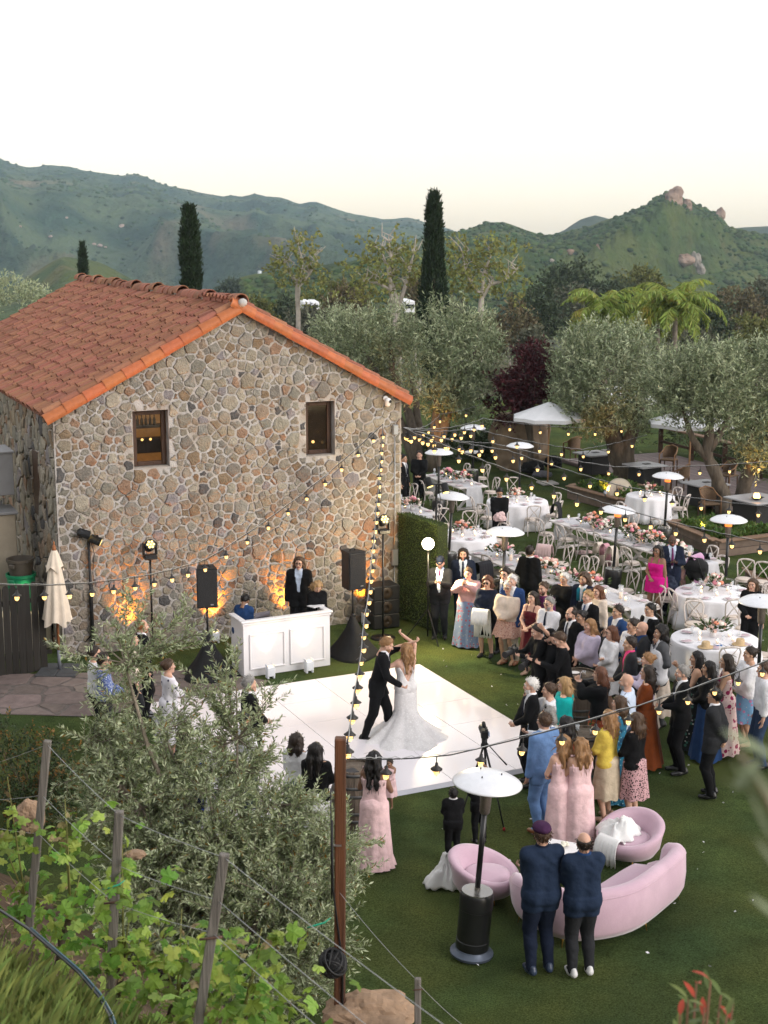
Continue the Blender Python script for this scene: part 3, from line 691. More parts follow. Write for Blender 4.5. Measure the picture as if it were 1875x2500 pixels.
# ---- fittings on the gable wall
def wallthing(name, label, cat, a, z, out=.06): return thing(name, label, cat, HP(a, -out, z), HA)
t = wallthing('security_camera', 'small white dome security camera under the eave', 'camera', 7.2, 4.98, .05)
wm = mat('white_plastic', (.72, .72, .72), .4, .03)
MB().lathe([(.055, 0), (.055, .03), (.03, .035)], 14, M=Matrix.Rotation(R(90), 4, 'X')).build('mount', wm, t, True, 40)
MB().lathe([(.05, -.12), (.06, -.1), (.065, 0), (.06, .04), (.02, .06)], 16, (.02, -.1, -.02), M=Matrix.Rotation(R(12), 4, 'X')).build('shell', wm, t)
mb = MB(); blob(mb, (.05, -.15, -.06), .035, 1, 1, 0, 0); mb.build('lens', mat('black_lens', (.01, .01, .01), .1, 0), t)
t = wallthing('junction_box', 'grey metal junction box on the stone wall where the string lights start', 'electrical box', 7.42, 4.28, .06)
gm_ = mat('grey_metal', (.35, .36, .37), .45, .08, metal=.6)
MB().box((0, -.03, 0), (.12, .09, .22), 0, .008).build('case', gm_, t, False); MB().box((0, -.079, 0), (.10, .008, .19), 0, .003).build('cover', gm_, t, False)
t = wallthing('conduit', 'thin grey conduit running down the right edge of the stone wall', 'pipe', 7.42, 0, .07)
MB().tube([(0, 0, 4.2), (.01, 0, 2.2), (-.01, 0, 1.62)], .012, 8).build('upper_pipe', gm_, t); MB().tube([(.0, 0, 1.2), (.0, 0, -.02)], .012, 8).build('lower_pipe', gm_, t)
MB().box((-.01, -.03, 1.41), (.14, .08, .36), 0, .01).build('outlet_box', gm_, t, False)
# ================================================================== TREES AND PLANTS
def leaf_quads(P, D, ln, wd, rs, up=None, curl=.15):
    """diamond leaves: P base points, D directions"""
    n = len(P); D = D/np.linalg.norm(D, axis=1, keepdims=True); q = rs.randn(n, 3); S = np.cross(D, q); S /= np.linalg.norm(S, axis=1, keepdims=True)+1e-9
    N = np.cross(S, D); ln = ln*(.7+.6*rs.rand(n, 1)); w = wd*(.7+.6*rs.rand(n, 1))
    V = np.stack([P, P+D*ln*.5+S*w*.5+N*curl*w, P+D*ln, P+D*ln*.5-S*w*.5+N*curl*w], 1)
    return V.reshape(-1, 3), np.arange(4*n).reshape(n, 4)
def in_ell(rs, n, shell=.45):
    d = rs.randn(n, 3); d /= np.linalg.norm(d, axis=1, keepdims=True); r = (shell**3+(1-shell**3)*rs.rand(n, 1))**(1/3)
    return d*r, d
def crown_sprigs(ells, n, per, sl, ln, wd, rs, out=.7, upw=.5, shell=.5):
    """sprigs of leaves spread through ellipsoids (cx,cy,cz,rx,ry,rz)"""
    vol = np.array([(e[3]*e[4]*e[5])**.8 for e in ells]); cnt = rs.multinomial(int(n*1.45), vol/vol.sum()); Ps = []; Ds = []
    for e, k in zip(ells, cnt):
        p, d = in_ell(rs, k, shell); c = np.array(e[:3]); r = np.array(e[3:])
        # uneven surface
        bump = 1+.28*fbm(d[:, 0]*2.2+c[0], d[:, 1]*2.2+c[1], d[:, 2]*2.2+c[2], 3)[:, None]
        P = c+p*r*bump; D = d*out+np.array([0, 0, upw])+.55*rs.randn(k, 3); D /= np.linalg.norm(D, axis=1, keepdims=True)
        kp = fbm(P[:, 0]*9/(r[0]*6+3)+3, P[:, 1]*9/(r[0]*6+3), P[:, 2]*9/(r[0]*6+3), 2) > -.22; Ps.append(P[kp]); Ds.append(D[kp])
    P = np.concatenate(Ps); D = np.concatenate(Ds); m = len(P); s = sl*(.5+rs.rand(m, 1))
    B = (P[:, None]+D[:, None]*s[:, None]*(np.arange(per)/per)[None, :, None]).reshape(-1, 3)
    LD = (D[:, None]*.8+.75*rs.randn(m, per, 3)).reshape(-1, 3)
    return leaf_quads(B, LD, ln, wd, rs)
def rough_tube(mb, pts, rad, rnd, n=9, am=.12):
    P = [Vector(p) for p in pts]
    # subdivide with wobble
    Q = []; Rr = []
    for i in range(len(P)-1):
        for k in range(3):
            t = k/3; Q.append(P[i].lerp(P[i+1], t)+Vector((rnd.uniform(-1, 1), rnd.uniform(-1, 1), rnd.uniform(-.5, .5)))*rad[i]*am*2*(0 if (i == 0 and k == 0) else 1)); Rr.append((rad[i]*(1-t)+rad[i+1]*t)*rnd.uniform(1-am, 1+am))
    Q.append(P[-1]); Rr.append(rad[-1]); mb.tube(Q, Rr, n)
olive_l = mat('olive_leaf', (.18, .22, .122), .6, .15, 3, rand=.45, hue=.02, island=True, spec=.35, trans=.22)
olive_l2 = mat('olive_leaf_pale', (.34, .38, .24), .55, .15, 3, rand=.4, hue=.02, island=True, spec=.4, trans=.22)
bark_m = mat('olive_bark', (.105, .085, .065), .95, .4, 9, bump=1, bsc=18, stretch=(1, 1, .3))
def px_ell(u, v, ru, rv, y, ry=None):
    c = AT(u, v, y); k = y/F_PX*1.0; return (c.x, y, c.z, ru*k, ry if ry else ru*k, rv*k)
def bg_tree(name, label, cat, ells, trunk, n, per, sl, ln, wd, lm, bm, seed, out=.7, upw=.85, shell=.45, group=None, lm2=None):
    rs = np.random.RandomState(seed); rnd = random.Random(seed); base = tuple(trunk[0][0][0])
    t = thing(name, label, cat, base, 0, group); b = np.array(base)
    mb = MB()
    for pts, rad in trunk: rough_tube(mb, [tuple(np.array(p)-b) for p in pts], rad, rnd)
    mb.build('trunk', bm, t)
    V, Fq = crown_sprigs(ells, n, per, sl, ln, wd, rs, out, upw, shell)
    mi = None; ms = lm
    if lm2: ms = [lm, lm2]; mi = np.repeat((rs.rand(len(Fq)//per) < .42).astype(int), per)
    link('crown', npmesh('crown', V-b, Fq, ms, False, mi), t)
    return t
def E_(*l): return list(l)
def trunkset(base, tops, r, rnd):
    out = []; b = Vector(base)
    for tp in tops:
        tp = Vector(tp); m1 = b.lerp(tp, .35)+Vector((rnd.uniform(-.15, .15), rnd.uniform(-.15, .15), .1)); m2 = b.lerp(tp, .7)+Vector((rnd.uniform(-.2, .2), rnd.uniform(-.2, .2), .1))
        out.append(([tuple(b), tuple(m1), tuple(m2), tuple(tp)], [r, r*.75, r*.5, r*.16]))
    return out
tr = random.Random(5)
# --- olives behind the tables
Y1 = 54
el = [px_ell(890, 860, 95, 95, Y1), px_ell(830, 815, 70, 55, Y1+1), px_ell(950, 815, 70, 62, Y1-1), px_ell(900, 940, 85, 70, Y1), px_ell(975, 900, 50, 80, Y1)]
bg_tree('olive_tree', 'silvery olive tree rising behind the roof edge of the stone house', 'tree', el, trunkset((*G(1020, 1135), 0), [(el[0][0], Y1, el[0][2]), (el[2][0], Y1, el[2][2]), (el[4][0]+.3, Y1, el[4][2])], .24, tr), 1500, 9, .55, .17, .05, olive_l, bark_m, 21, group='large olive trees', lm2=olive_l2)
Y2 = 51
el = [px_ell(1130, 880, 95, 100, Y2), px_ell(1090, 815, 60, 65, Y2+.6), px_ell(1165, 845, 52, 75, Y2), px_ell(1060, 930, 70, 70, Y2), px_ell(1155, 960, 55, 70, Y2-.5), px_ell(1110, 985, 70, 50, Y2)]
bg_tree('olive_tree', 'olive tree in front of the tall cypress, crown hanging over the first heaters', 'tree', el, trunkset((*G(1052, 1150), 0), [(el[0][0], Y2, el[0][2]), (el[2][0], Y2, el[2][2]), (el[3][0], Y2, el[3][2])], .26, tr), 1600, 9, .55, .17, .05, olive_l, bark_m, 22, group='large olive trees', lm2=olive_l2)
Y3 = 48.3
el = [px_ell(1470, 930, 120, 95, Y3), px_ell(1415, 905, 60, 75, Y3), px_ell(1455, 855, 80, 55, Y3+.8), px_ell(1560, 905, 70, 85, Y3+.4), px_ell(1415, 1000, 60, 62, Y3-.5), px_ell(1500, 1020, 90, 60, Y3), px_ell(1540, 845, 55, 45, Y3+1)]
bg_tree('olive_tree', 'big round olive tree growing from the planter with the paper parasol', 'tree', el, trunkset((*G(1526, 1180), 0), [(el[0][0], Y3, el[0][2]), (el[3][0], Y3, el[3][2]), (el[1][0]+.5, Y3, el[1][2]-.3), (el[5][0], Y3, el[5][2])], .34, tr), 2200, 9, .55, .16, .048, olive_l, bark_m, 23, group='large olive trees', lm2=olive_l2)
Y4 = 42.9
el = [px_ell(1725, 950, 110, 85, Y4), px_ell(1650, 945, 75, 75, Y4), px_ell(1790, 920, 70, 70, Y4+.5), px_ell(1675, 1012, 75, 48, Y4), px_ell(1765, 1012, 62, 48, Y4-.4), px_ell(1730, 890, 80, 35, Y4+.6)]
bg_tree('olive_tree', 'olive tree whose bent trunk is lit orange in the front planter', 'tree', el, [([(*G(1768, 1255), .0), tuple(AT(1772, 1215, Y4)), tuple(AT(1748, 1165, Y4)), tuple(AT(1725, 1100, Y4)), tuple(AT(1740, 980, Y4))], [.26, .22, .2, .16, .08]), ([tuple(AT(1735, 1130, Y4)), tuple(AT(1690, 1070, Y4)), tuple(AT(1660, 980, Y4))], [.14, .1, .05]), ([tuple(AT(1728, 1105, Y4)), tuple(AT(1780, 1020, Y4)), tuple(AT(1790, 930, Y4))], [.13, .1, .04])], 2000, 9, .5, .15, .045, olive_l, bark_m, 24, group='large olive trees', lm2=olive_l2)
Y5 = 43.6
el = [px_ell(1860, 960, 70, 95, Y5), px_ell(1900, 900, 90, 60, Y5), px_ell(1840, 1060, 60, 80, Y5-.3), px_ell(1880, 1120, 60, 60, Y5), px_ell(1960, 1000, 90, 110, Y5)]
bg_tree('olive_tree', 'olive tree cut by the right edge of the view with a leaning trunk', 'tree', el, trunkset((*G(1800, 1243), 0), [tuple(AT(1850, 1000, Y5)), tuple(AT(1880, 1080, Y5)), tuple(AT(1940, 960, Y5))], .24, tr), 1700, 9, .5, .15, .045, olive_l, bark_m, 25, group='large olive trees', lm2=olive_l2)
el = [px_ell(20, 720, 60, 38, 70), px_ell(80, 735, 40, 25, 70), px_ell(-60, 730, 60, 50, 70)]
bg_tree('olive_tree', 'olive treetop showing past the far corner of the tile roof', 'tree', el, trunkset((-18.5, 70, 0), [(-18, 70, 4), (-17, 70, 4)], .2, tr), 500, 9, .5, .2, .06, olive_l2, bark_m, 26, group='large olive trees')
plum_m = mat('plum_leaf', (.060, .012, .016), .6, .2, 3, rand=.5, island=True, trans=.15)
el = [px_ell(1285, 940, 70, 75, 50), px_ell(1310, 885, 36, 48, 50), px_ell(1240, 985, 52, 48, 50), px_ell(1340, 900, 26, 48, 50)]
bg_tree('plum_tree', 'dark red purple-leaf plum tree between the olives', 'tree', el, trunkset((5.2, 50, 0), [(el[0][0], 50, el[0][2]), (el[1][0], 50, el[1][2])], .12, tr), 1100, 8, .4, .15, .07, plum_m, bark_m, 27)
# --- sycamores and woodland beyond
syc_l = mat('sycamore_leaf', (.22, .23, .07), .7, .2, 1, rand=.4, hue=.03, island=True, trans=.3)
white_b = mat('pale_bark', (.40, .36, .32), .8, .25, 2, bump=.4, bsc=5)
def limbs(base, y, pts, r): return ([tuple(base)]+[tuple(AT(u, v, y)) for u, v in pts], [r*(1-.75*i/len(pts)) for i in range(len(pts)+1)])
def z_of(y): return -.35-min(1, (y-72)/140)**.8*14
for sd, lb, y, bu, limbsl, ells, n in [
        (31, 'bare-limbed sycamore with thin pale trunk left of the tall cypress, nearest the roof', 118, 727, [[(728, 760), (725, 700), (708, 660), (690, 645)], [(728, 745), (728, 690), (740, 640), (728, 600)], [(729, 700), (755, 668), (775, 640)]], [(700, 650, 40, 50), (740, 620, 40, 40), (760, 690, 40, 50), (680, 690, 30, 35)], 240),
        (32, 'forked white-limbed sycamore just left of the tall cypress', 112, 978, [[(972, 740), (955, 690), (945, 650), (930, 610)], [(975, 745), (990, 695), (1000, 660), (1010, 620)], [(965, 715), (920, 690), (890, 690)], [(950, 670), (955, 630), (950, 590)]], [(900, 650, 60, 60), (950, 610, 50, 45), (1000, 650, 45, 60), (880, 710, 50, 40), (960, 690, 50, 50)], 420),
        (33, 'white-limbed sycamore spreading right of the tall cypress', 110, 1168, [[(1172, 760), (1175, 720), (1150, 690), (1135, 660), (1130, 620)], [(1176, 730), (1195, 695), (1230, 685), (1260, 660)], [(1178, 715), (1180, 670), (1200, 620)]], [(1130, 640, 50, 55), (1190, 625, 50, 45), (1245, 640, 45, 50), (1180, 690, 60, 40), (1100, 690, 40, 50), (1250, 700, 40, 40)], 420)]:
    b0 = AT(bu, 800, y); b0.z = z_of(y)
    bg_tree('sycamore_tree', lb, 'tree', [px_ell(u, v, a, c, y) for u, v, a, c in ells], [limbs(b0, y, l, .22) for l in limbsl]+[([tuple(AT(*q, y)), tuple(AT(q[0]+tr.uniform(-18, 18), q[1]-tr.uniform(8, 20), y)), tuple(AT(q[0]+tr.uniform(-38, 38), q[1]-tr.uniform(20, 48), y))], [.075, .05, .02]) for l in limbsl for q in l[1:] for _ in range(3)], int(n*.5), 7, .9, .32, .24, syc_l, white_b, sd, .6, .3, .1, 'sycamores in the valley')
wood_l = [mat('wood_leaf_%s' % k, c, .8, .25, .6, rand=.45, hue=.025, island=True, trans=.15) for k, c in (('brown', (.13, .11, .06)), ('dark', (.055, .075, .04)), ('olive', (.13, .14, .045)), ('grey', (.105, .11, .075)))]
wt = [(620, 790, 60, 60, 150, 2, 'olive-green round'), (690, 770, 50, 45, 165, 1, 'dark oak'), (800, 740, 70, 50, 150, 2, 'yellowish brushy'), (850, 760, 60, 60, 140, 0, 'brownish twiggy'), (1020, 740, 60, 60, 145, 0, 'brown twiggy'), (1100, 790, 60, 50, 100, 3, 'grey twiggy'), (1250, 800, 60, 70, 120, 0, 'brownish open'), (1320, 760, 70, 60, 150, 1, 'dark grey-green'),
      (1390, 700, 70, 55, 210, 1, 'dark shadowy'), (1410, 770, 60, 60, 170, 3, 'grey-green'), (1500, 745, 60, 50, 190, 1, 'dark green'), (1560, 700, 60, 40, 230, 2, 'olive-green far'), (1720, 790, 60, 60, 150, 1, 'dark bushy'), (1790, 760, 70, 55, 170, 0, 'brownish broad'), (1840, 830, 60, 60, 120, 2, 'yellow-green low'), (1700, 860, 60, 40, 110, 3, 'grey-green low'), (1870, 740, 60, 50, 200, 3, 'grey far'), (560, 715, 14, 18, 420, 1, 'lone dark'), (1180, 830, 50, 40, 95, 0, 'brown low'), (750, 800, 50, 40, 130, 3, 'grey-green low'), (1620, 790, 50, 45, 140, 2, 'olive-green low'), (1300, 850, 40, 40, 90, 3, 'grey low')]
wnear = ['beside the white vans', 'behind the first sycamore', 'between two sycamores', 'under the forked sycamore', 'behind the cypress', 'at the foot of the white-limbed sycamore', 'above the plum tree', 'left of the palms', 'high behind the palms', 'below the left palm crown', 'behind the palm crowns', 'on the lower slope over the palms', 'right of the palm trunks', 'at the right edge under the hill', 'over the right-hand olives', 'between palm trunk and right olive', 'far right on the slope', 'beside the dirt track on the low hill', 'right of the cypress foot', 'between roof ridge and first sycamore', 'behind the palm trunks', 'behind the plum tree top']
for i, (u, v, a, c, y, k, w) in enumerate(wt):
    b = AT(u, v, y); gz = min(z_of(min(y, 211)), b.z-2); ells = [px_ell(u, v, a, c, y), px_ell(u-a*.55, v+c*.35, a*.6, c*.7, y), px_ell(u+a*.5, v+c*.3, a*.62, c*.75, y), px_ell(u+a*.1, v-c*.45, a*.55, c*.5, y)]
    s_ = y/150
    bg_tree('valley_tree', '%s tree in the valley %s' % (w, wnear[i]), 'tree', ells, trunkset((b.x, y, gz), [(b.x-.5, y, b.z), (b.x+1, y, b.z+.5)], .2*s_, tr), 420, 7, .8*s_, .42*s_, .24*s_, wood_l[k], bark_m if k != 0 else white_b, 40+i, .7, .4, .35, 'woodland trees in the valley')
# --- cypresses
cyp_m = mat('cypress_leaf', (.018, .034, .014), .8, .3, 2, rand=.5, hue=.02, island=True, trans=.08)
for sd, lb, u, vt, wpx, y, split in [(61, 'tall dark column cypress standing behind the olives', 1060, 478, 58, 74, 0), (62, 'dark cypress with a forked tip behind the tile roof', 462, 517, 50, 62, 0), (63, 'slim small cypress poking above the far end of the ridge', 201, 598, 20, 110, 0)]:
    top = AT(u, vt, y); h = top.z+.2; rw = wpx*y/F_PX/2; rs = np.random.RandomState(sd); n = 2600 if wpx > 30 else 700
    t = thing('cypress_tree', lb, 'tree', (top.x, y, 0), 0, 'cypress trees'); MB().tube([(0, 0, -.3), (0, 0, h*.5), (0, 0, h*.9)], [.16, .1, .03], 8).build('trunk', bark_m, t)
    zz = rs.rand(n)**.9; prof = np.clip(np.minimum(zz/.12, 1), 0, 1)**.5*np.where(zz > .55, np.clip((1-zz)/.45, 0, 1)**.62, 1)*(.86+.2*np.sin(zz*9+sd))
    an = rs.rand(n)*2*np.pi; rr_ = rw*prof*(.55+.5*np.sqrt(rs.rand(n)))*(1+.18*vnoise(an*1.6, zz*14, sd))
    P = np.column_stack([rr_*np.cos(an), rr_*np.sin(an), zz*(h-.35)])
    if split: P[:, 0] += np.where(zz > .82, np.where(rs.rand(n) < .5, -.22, .2)*(zz-.82)/.18*1.2, 0); P[:, 2] += np.where((zz > .85) & (P[:, 0] > 0), -.12, 0)*2
    D = np.column_stack([np.cos(an)*.35, np.sin(an)*.35, np.ones(n)])
    B = (P[:, None]+D[:, None]*(np.arange(8)/8*.42)[None, :, None]+.05*rs.randn(n, 8, 3)).reshape(-1, 3); LD = np.repeat(D, 8, 0)+.35*rs.randn(n*8, 3)
    V, Fq = leaf_quads(B, LD, .22, .06, rs); link('crown', npmesh('crown', V, Fq, cyp_m, False), t)
# --- palms
palm_m = mat('palm_frond', (.26, .33, .07), .6, .2, 2, rand=.35, hue=.03, island=True, trans=.25, col2=(.36, .27, .05), mix2=(.55, .7))
palm_t = mat('palm_trunk', (.20, .17, .14), .9, .3, 6, bump=.8, bsc=10)
for sd, lb, u, v, y, Lf in [(71, 'queen palm with arching yellow-green fronds, leftmost of three', 1478, 775, 92, 3.7), (72, 'queen palm in the middle with a slim grey trunk', 1605, 780, 95, 3.3), (73, 'tallest queen palm with thick trunk and drooping dead fronds', 1648, 760, 88, 3.9)]:
    c = AT(u, v, y); rs = np.random.RandomState(sd); t = thing('palm_tree', lb, 'tree', (c.x, y, -2), 0, 'queen palms')
    h = c.z+2; MB().tube([(0, 0, 0), (.1, 0, h*.5), (0, 0, h)], [.2, .15, .17], 10).build('trunk', palm_t, t)
    nf = 26
    for k in range(nf):
        az = k*2.4+rs.rand()*.5; el_ = R(86-74*(k/nf)**1.1+rs.uniform(-8, 8)); L_ = Lf*rs.uniform(.85, 1.1); pts = []; p = np.array([0, 0, h]); e = el_
        for s_ in range(13):
            pts.append(p.copy()); p = p+np.array([math.cos(az)*math.cos(e), math.sin(az)*math.cos(e), math.sin(e)])*L_/12; e -= R(8+7*(s_/12))
        pts = np.array(pts); m = 64; q = np.linspace(.08, 1, m)*12; i0 = np.minimum(q.astype(int), 11); f_ = (q-i0)[:, None]; B = pts[i0]*(1-f_)+pts[i0+1]*f_; T = pts[i0+1]-pts[i0]; T /= np.linalg.norm(T, axis=1, keepdims=True)
        sd_ = np.cross(T, [0, 0, 1.0]); sd_ /= np.linalg.norm(sd_, axis=1, keepdims=True)+1e-6
        Bp = np.concatenate([B, B]); D = np.concatenate([sd_, -sd_])*.6+np.concatenate([T, T])*.45+np.array([0, 0, -.65])+.2*rs.randn(2*m, 3)
        V, Fq = leaf_quads(Bp, D, .75*np.concatenate([np.sin(np.pi*(q/12*.85+.12))]*2)[:, None], .11, rs)
        n0 = len(V); mb = MB(); mb.tube(pts, [.03-.002*i for i in range(13)], 4); mb.add(V, [tuple(x) for x in Fq]); mb.build('frond', palm_m, t, False)
# --- white vans glimpsed through the sycamores
for u, v, w, h, y, lb in [(748, 752, 18, 26, 135, 'white box van half hidden by the first sycamore'), (770, 752, 19, 24, 136, 'white box van parked right behind another white van'), (1000, 754, 26, 32, 125, 'white truck body glimpsed left of the cypress trunk')]:
    c = AT(u, v, y); k = y/F_PX; t = thing('parked_van', lb, 'van', (c.x, y, c.z-h*k/2), R(8)); vp = mat('van_white', (.75, .76, .8), .4, .04); W_, H_ = w*k, h*k
    MB().box((0, 2.2, H_/2+.15), (W_, 4.4, H_*.95), 0, .08).build('body', vp, t, False); MB().box((0, -.01, H_*.68), (W_*.8, .03, H_*.3), 0, .01).build('rear_window', mat('dark_window', (.03, .035, .04), .1, 0), t, False)
    for sx in (-1, 1): MB().lathe([(.3, -.1), (.32, 0), (.3, .1)], 16, M=Matrix.Translation((sx*W_*.42, .8, .1)) @ Matrix.Rotation(R(90), 4, 'Y')).build('wheel', mat('tyre', (.02, .02, .02), .9, .1), t)
# ================================================================== FOREGROUND BANK: young olive, vines, post
def fore_olive():
    rs = np.random.RandomState(101); rnd = random.Random(101); base = np.array((-1.75, 14.4, float(hillz(-1.75, 14.4))))
    t = thing('olive_tree', 'young bushy olive tree with upright shoots on the bank in front of the dance floor', 'tree', tuple(base))
    B = [(310, 1690, 55, 130, 15.0), (410, 1840, 150, 110, 15.0), (580, 1860, 95, 100, 15.2), (310, 1990, 150, 140, 14.7), (520, 2030, 220, 190, 14.7), (690, 2050, 150, 160, 14.9), (430, 2220, 230, 190, 14.2), (680, 2270, 210, 180, 14.2), (830, 2130, 80, 110, 14.6), (230, 1850, 70, 90, 15.1), (520, 1680, 50, 100, 15.2), (780, 2380, 110, 90, 14.0), (600, 2400, 200, 90, 13.8)]
    ells = [px_ell(u, v, a, c, y) for u, v, a, c, y in B]
    vol = np.array([(e[3]*e[4]*e[5])**.72 for e in ells]); n = 740; cnt = rs.multinomial(n, vol/vol.sum()); ends = []
    for e, k in zip(ells, cnt):
        p, d = in_ell(rs, k, .35); ends.append(np.array(e[:3])+p*np.array(e[3:]))
    ends = np.concatenate(ends)
    # stems
    stems = []; mb = MB()
    for e in [ells[i] for i in (0, 1, 2, 3, 4, 5, 7, 8, 9)]:
        tip = np.array(e[:3])+np.array([0, 0, e[5]*.6]); q = []
        for s_ in np.linspace(0, 1, 9): q.append(base*(1-s_)+tip*s_+np.array([rnd.uniform(-.05, .05), rnd.uniform(-.05, .05), .35*math.sin(math.pi*s_)*(.3)]))
        q = np.array(q); stems.append(q); mb.tube(q-base, [.055*(1-.85*s_)+.004 for s_ in np.linspace(0, 1, 9)], 7)
    SP = np.concatenate([s_[1:] for s_ in stems])
    LB = []; LD = []
    def twig(p0, p1, r):
        mb.tube([tuple(p0-base), tuple((p0+p1)/2-base+np.array([0, 0, .02])), tuple(p1-base)], [r, r*.7, r*.35], 4, cap=False)
    shoot_tops = [AT(u, v, 15.1) for u, v in ((310, 1445), (345, 1500), (280, 1520), (470, 1490), (455, 1560), (540, 1560), (575, 1600), (150, 1590), (190, 1640), (690, 1660), (660, 1720), (235, 1560), (420, 1530), (385, 1580), (790, 1960), (850, 1980), (900, 2130), (905, 2060), (130, 1920), (140, 2000), (500, 1540), (320, 1590), (250, 1650), (640, 1780))]
    allends = [(e, 0) for e in ends]+[(np.array(s_), 1) for s_ in shoot_tops]
    for e, sh in allends:
        d = np.linalg.norm(SP-e, axis=1)+.4*np.clip(SP[:, 2]-e[2], 0, 9); k = np.argmin(d); s0 = SP[k]
        if sh: s0 = s0*.55+e*.45 if d[k] > 1.2 else s0
        mid = (s0+e)/2+np.array([0, 0, -.05 if not sh else .0]); mb.tube([tuple(s0-base), tuple(mid-base), tuple(e-base)], [.010, .007, .003], 4, cap=False)
        ax = e-s0; L_ = np.linalg.norm(ax)+1e-6; ax = ax/L_
        tw = [(s0+(e-s0)*(.35 if not sh else .3), e)]
        for _ in range(5 if not sh else 5):
            f = rs.uniform(.45, 1.0); b0 = s0+(e-s0)*f; dd = ax*.6+rs.randn(3)*.55+np.array([0, 0, .45]); dd /= np.linalg.norm(dd); ln = rs.uniform(.18, .42)*(.8 if sh else 1); p1 = b0+dd*ln; twig(b0, p1, .003); tw.append((b0, p1))
        for p0, p1 in tw:
            dl = np.linalg.norm(p1-p0); m = max(5, int(dl/.024)); f = (np.arange(m)+.5)/m; pp = p0+(p1-p0)*f[:, None]; dr = (p1-p0)/(dl+1e-6)
            for sg in (0, 1):
                q = rs.randn(m, 3); q -= (q@dr)[:, None]*dr; q /= np.linalg.norm(q, axis=1, keepdims=True)+1e-6
                LB.append(pp); LD.append(dr*.75+q*.8)
    LB = np.concatenate(LB); LD = np.concatenate(LD)
    V, Fq = leaf_quads(LB, LD, .066, .018, rs)
    o = mb.build('trunk', mat('olive_twig', (.20, .17, .13), .9, .3, 20, bump=.4), t)
    m1 = mat('young_olive_leaf', (.20, .245, .115), .55, .12, 6, rand=.4, hue=.02, island=True, spec=.4, trans=.2); m2 = mat('olive_leaf_back', (.40, .45, .29), .6, .1, 6, rand=.25, island=True, trans=.2); m3 = mat('old_olive_leaf', (.26, .15, .03), .6, .1, 6, rand=.3, island=True, trans=.25)
    r_ = rs.rand(len(Fq)); mi = np.where(r_ < .48, 0, np.where(r_ < .98, 1, 2))
    link('crown', npmesh('crown', V-base, Fq, [m1, m2, m3], False, mi), t)
fore_olive()

def shrub(name, label, base, ells, n, per, sl, ln, wd, lm, seed, stems=6, lm2=None, group=None):
    rs = np.random.RandomState(seed); rnd = random.Random(seed); t = thing(name, label, 'shrub', base, 0, group); b = np.array(base); mb = MB()
    for k in range(stems):
        e = ells[k % len(ells)]; tip = np.array(e[:3])+np.array([rnd.uniform(-.6, .6)*e[3], rnd.uniform(-.6, .6)*e[4], rnd.uniform(0, .7)*e[5]]); mb.tube([(0, 0, -.05), tuple((tip-b)*.5+np.array([0, 0, .1])), tuple(tip-b)], [.02, .014, .005], 5)
    mb.build('stems', mat('shrub_stem', (.12, .09, .06), .9, .3, 12), t)
    V, Fq = crown_sprigs(ells, n, per, sl, ln, wd, rs, .6, .5, .3); ms = lm; mi = None
    if lm2: ms = [lm, lm2]; mi = np.repeat((rs.rand(len(Fq)//per) < .22).astype(int), per)
    link('foliage', npmesh('foliage', V-b, Fq, ms, False, mi), t); return t
dk = mat('shrub_leaf', (.040, .062, .022), .6, .2, 5, rand=.4, hue=.02, island=True, trans=.2); bz = mat('bronze_leaf', (.20, .11, .03), .6, .2, 5, rand=.3, island=True, trans=.25)
b0 = (*G(95, 2010), .02)
shrub('garden_shrub', 'dark leafy shrub with bronze tips at the left edge behind the vines', b0, [px_ell(70, 1880, 110, 95, b0[1]), px_ell(170, 1900, 70, 80, b0[1]), px_ell(10, 1820, 80, 70, b0[1]), px_ell(90, 1970, 100, 60, b0[1])], 900, 8, .2, .055, .03, dk, 131, 8, bz)
# red-tipped shrub close to the camera
mid_l = mat('glossy_leaf', (.11, .15, .04), .4, .15, 8, rand=.3, hue=.02, island=True, trans=.25); red_l = mat('red_young_leaf', (.35, .05, .025), .4, .15, 8, rand=.25, island=True, trans=.3)
def red_tip():
    rs = np.random.RandomState(77); base = (.98, 4.4, float(hillz(.98, 4.4))); b = np.array(base)
    t = thing('red_tip_shrub', 'young shrub with red leaf tips at the bottom right corner', 'shrub', base); mb = MB(); lf = MB()
    for u, v in ((1700, 2400), (1735, 2395), (1680, 2440), (1760, 2430), (1720, 2460), (1790, 2450), (1660, 2480), (1775, 2480)):
        tip = np.array(AT(u, v, 4.4+rs.uniform(-.15, .15)))-b; mb.tube([(0, 0, 0), tuple(tip*.55+np.array([.02, 0, .03])), tuple(tip)], [.012, .008, .003], 6)
        for k in range(18):
            f = 1-.03*k*rs.uniform(.6, 1.2); a = rs.rand()*6.28; d = np.array([math.cos(a), math.sin(a), .5 if k > 3 else 1.1]); d /= np.linalg.norm(d); p = tip*f; ln = rs.uniform(.055, .085); s_ = np.cross(d, [0, 0, 1.]); s_ /= np.linalg.norm(s_)+1e-6; up = np.cross(s_, d); vs = []
            for i, w in enumerate((0, .8, 1, .75, .0)):
                c = p+d*ln*i/4-up*.012*(i/4)**2*2; vs += [tuple(c-s_*.011*w+up*.004*w), tuple(c), tuple(c+s_*.011*w+up*.004*w)]
            lf.add(vs, [(3*i+j, 3*i+j+1, 3*i+j+4, 3*i+j+3) for i in range(4) for j in (0, 1)], 1 if (k < 2 and rs.rand() < .35) else 0)
    mb.build('stems', mat('red_stem', (.16, .07, .04), .7, .2, 20), t); lf.build('foliage', [mid_l, red_l], t)
red_tip()
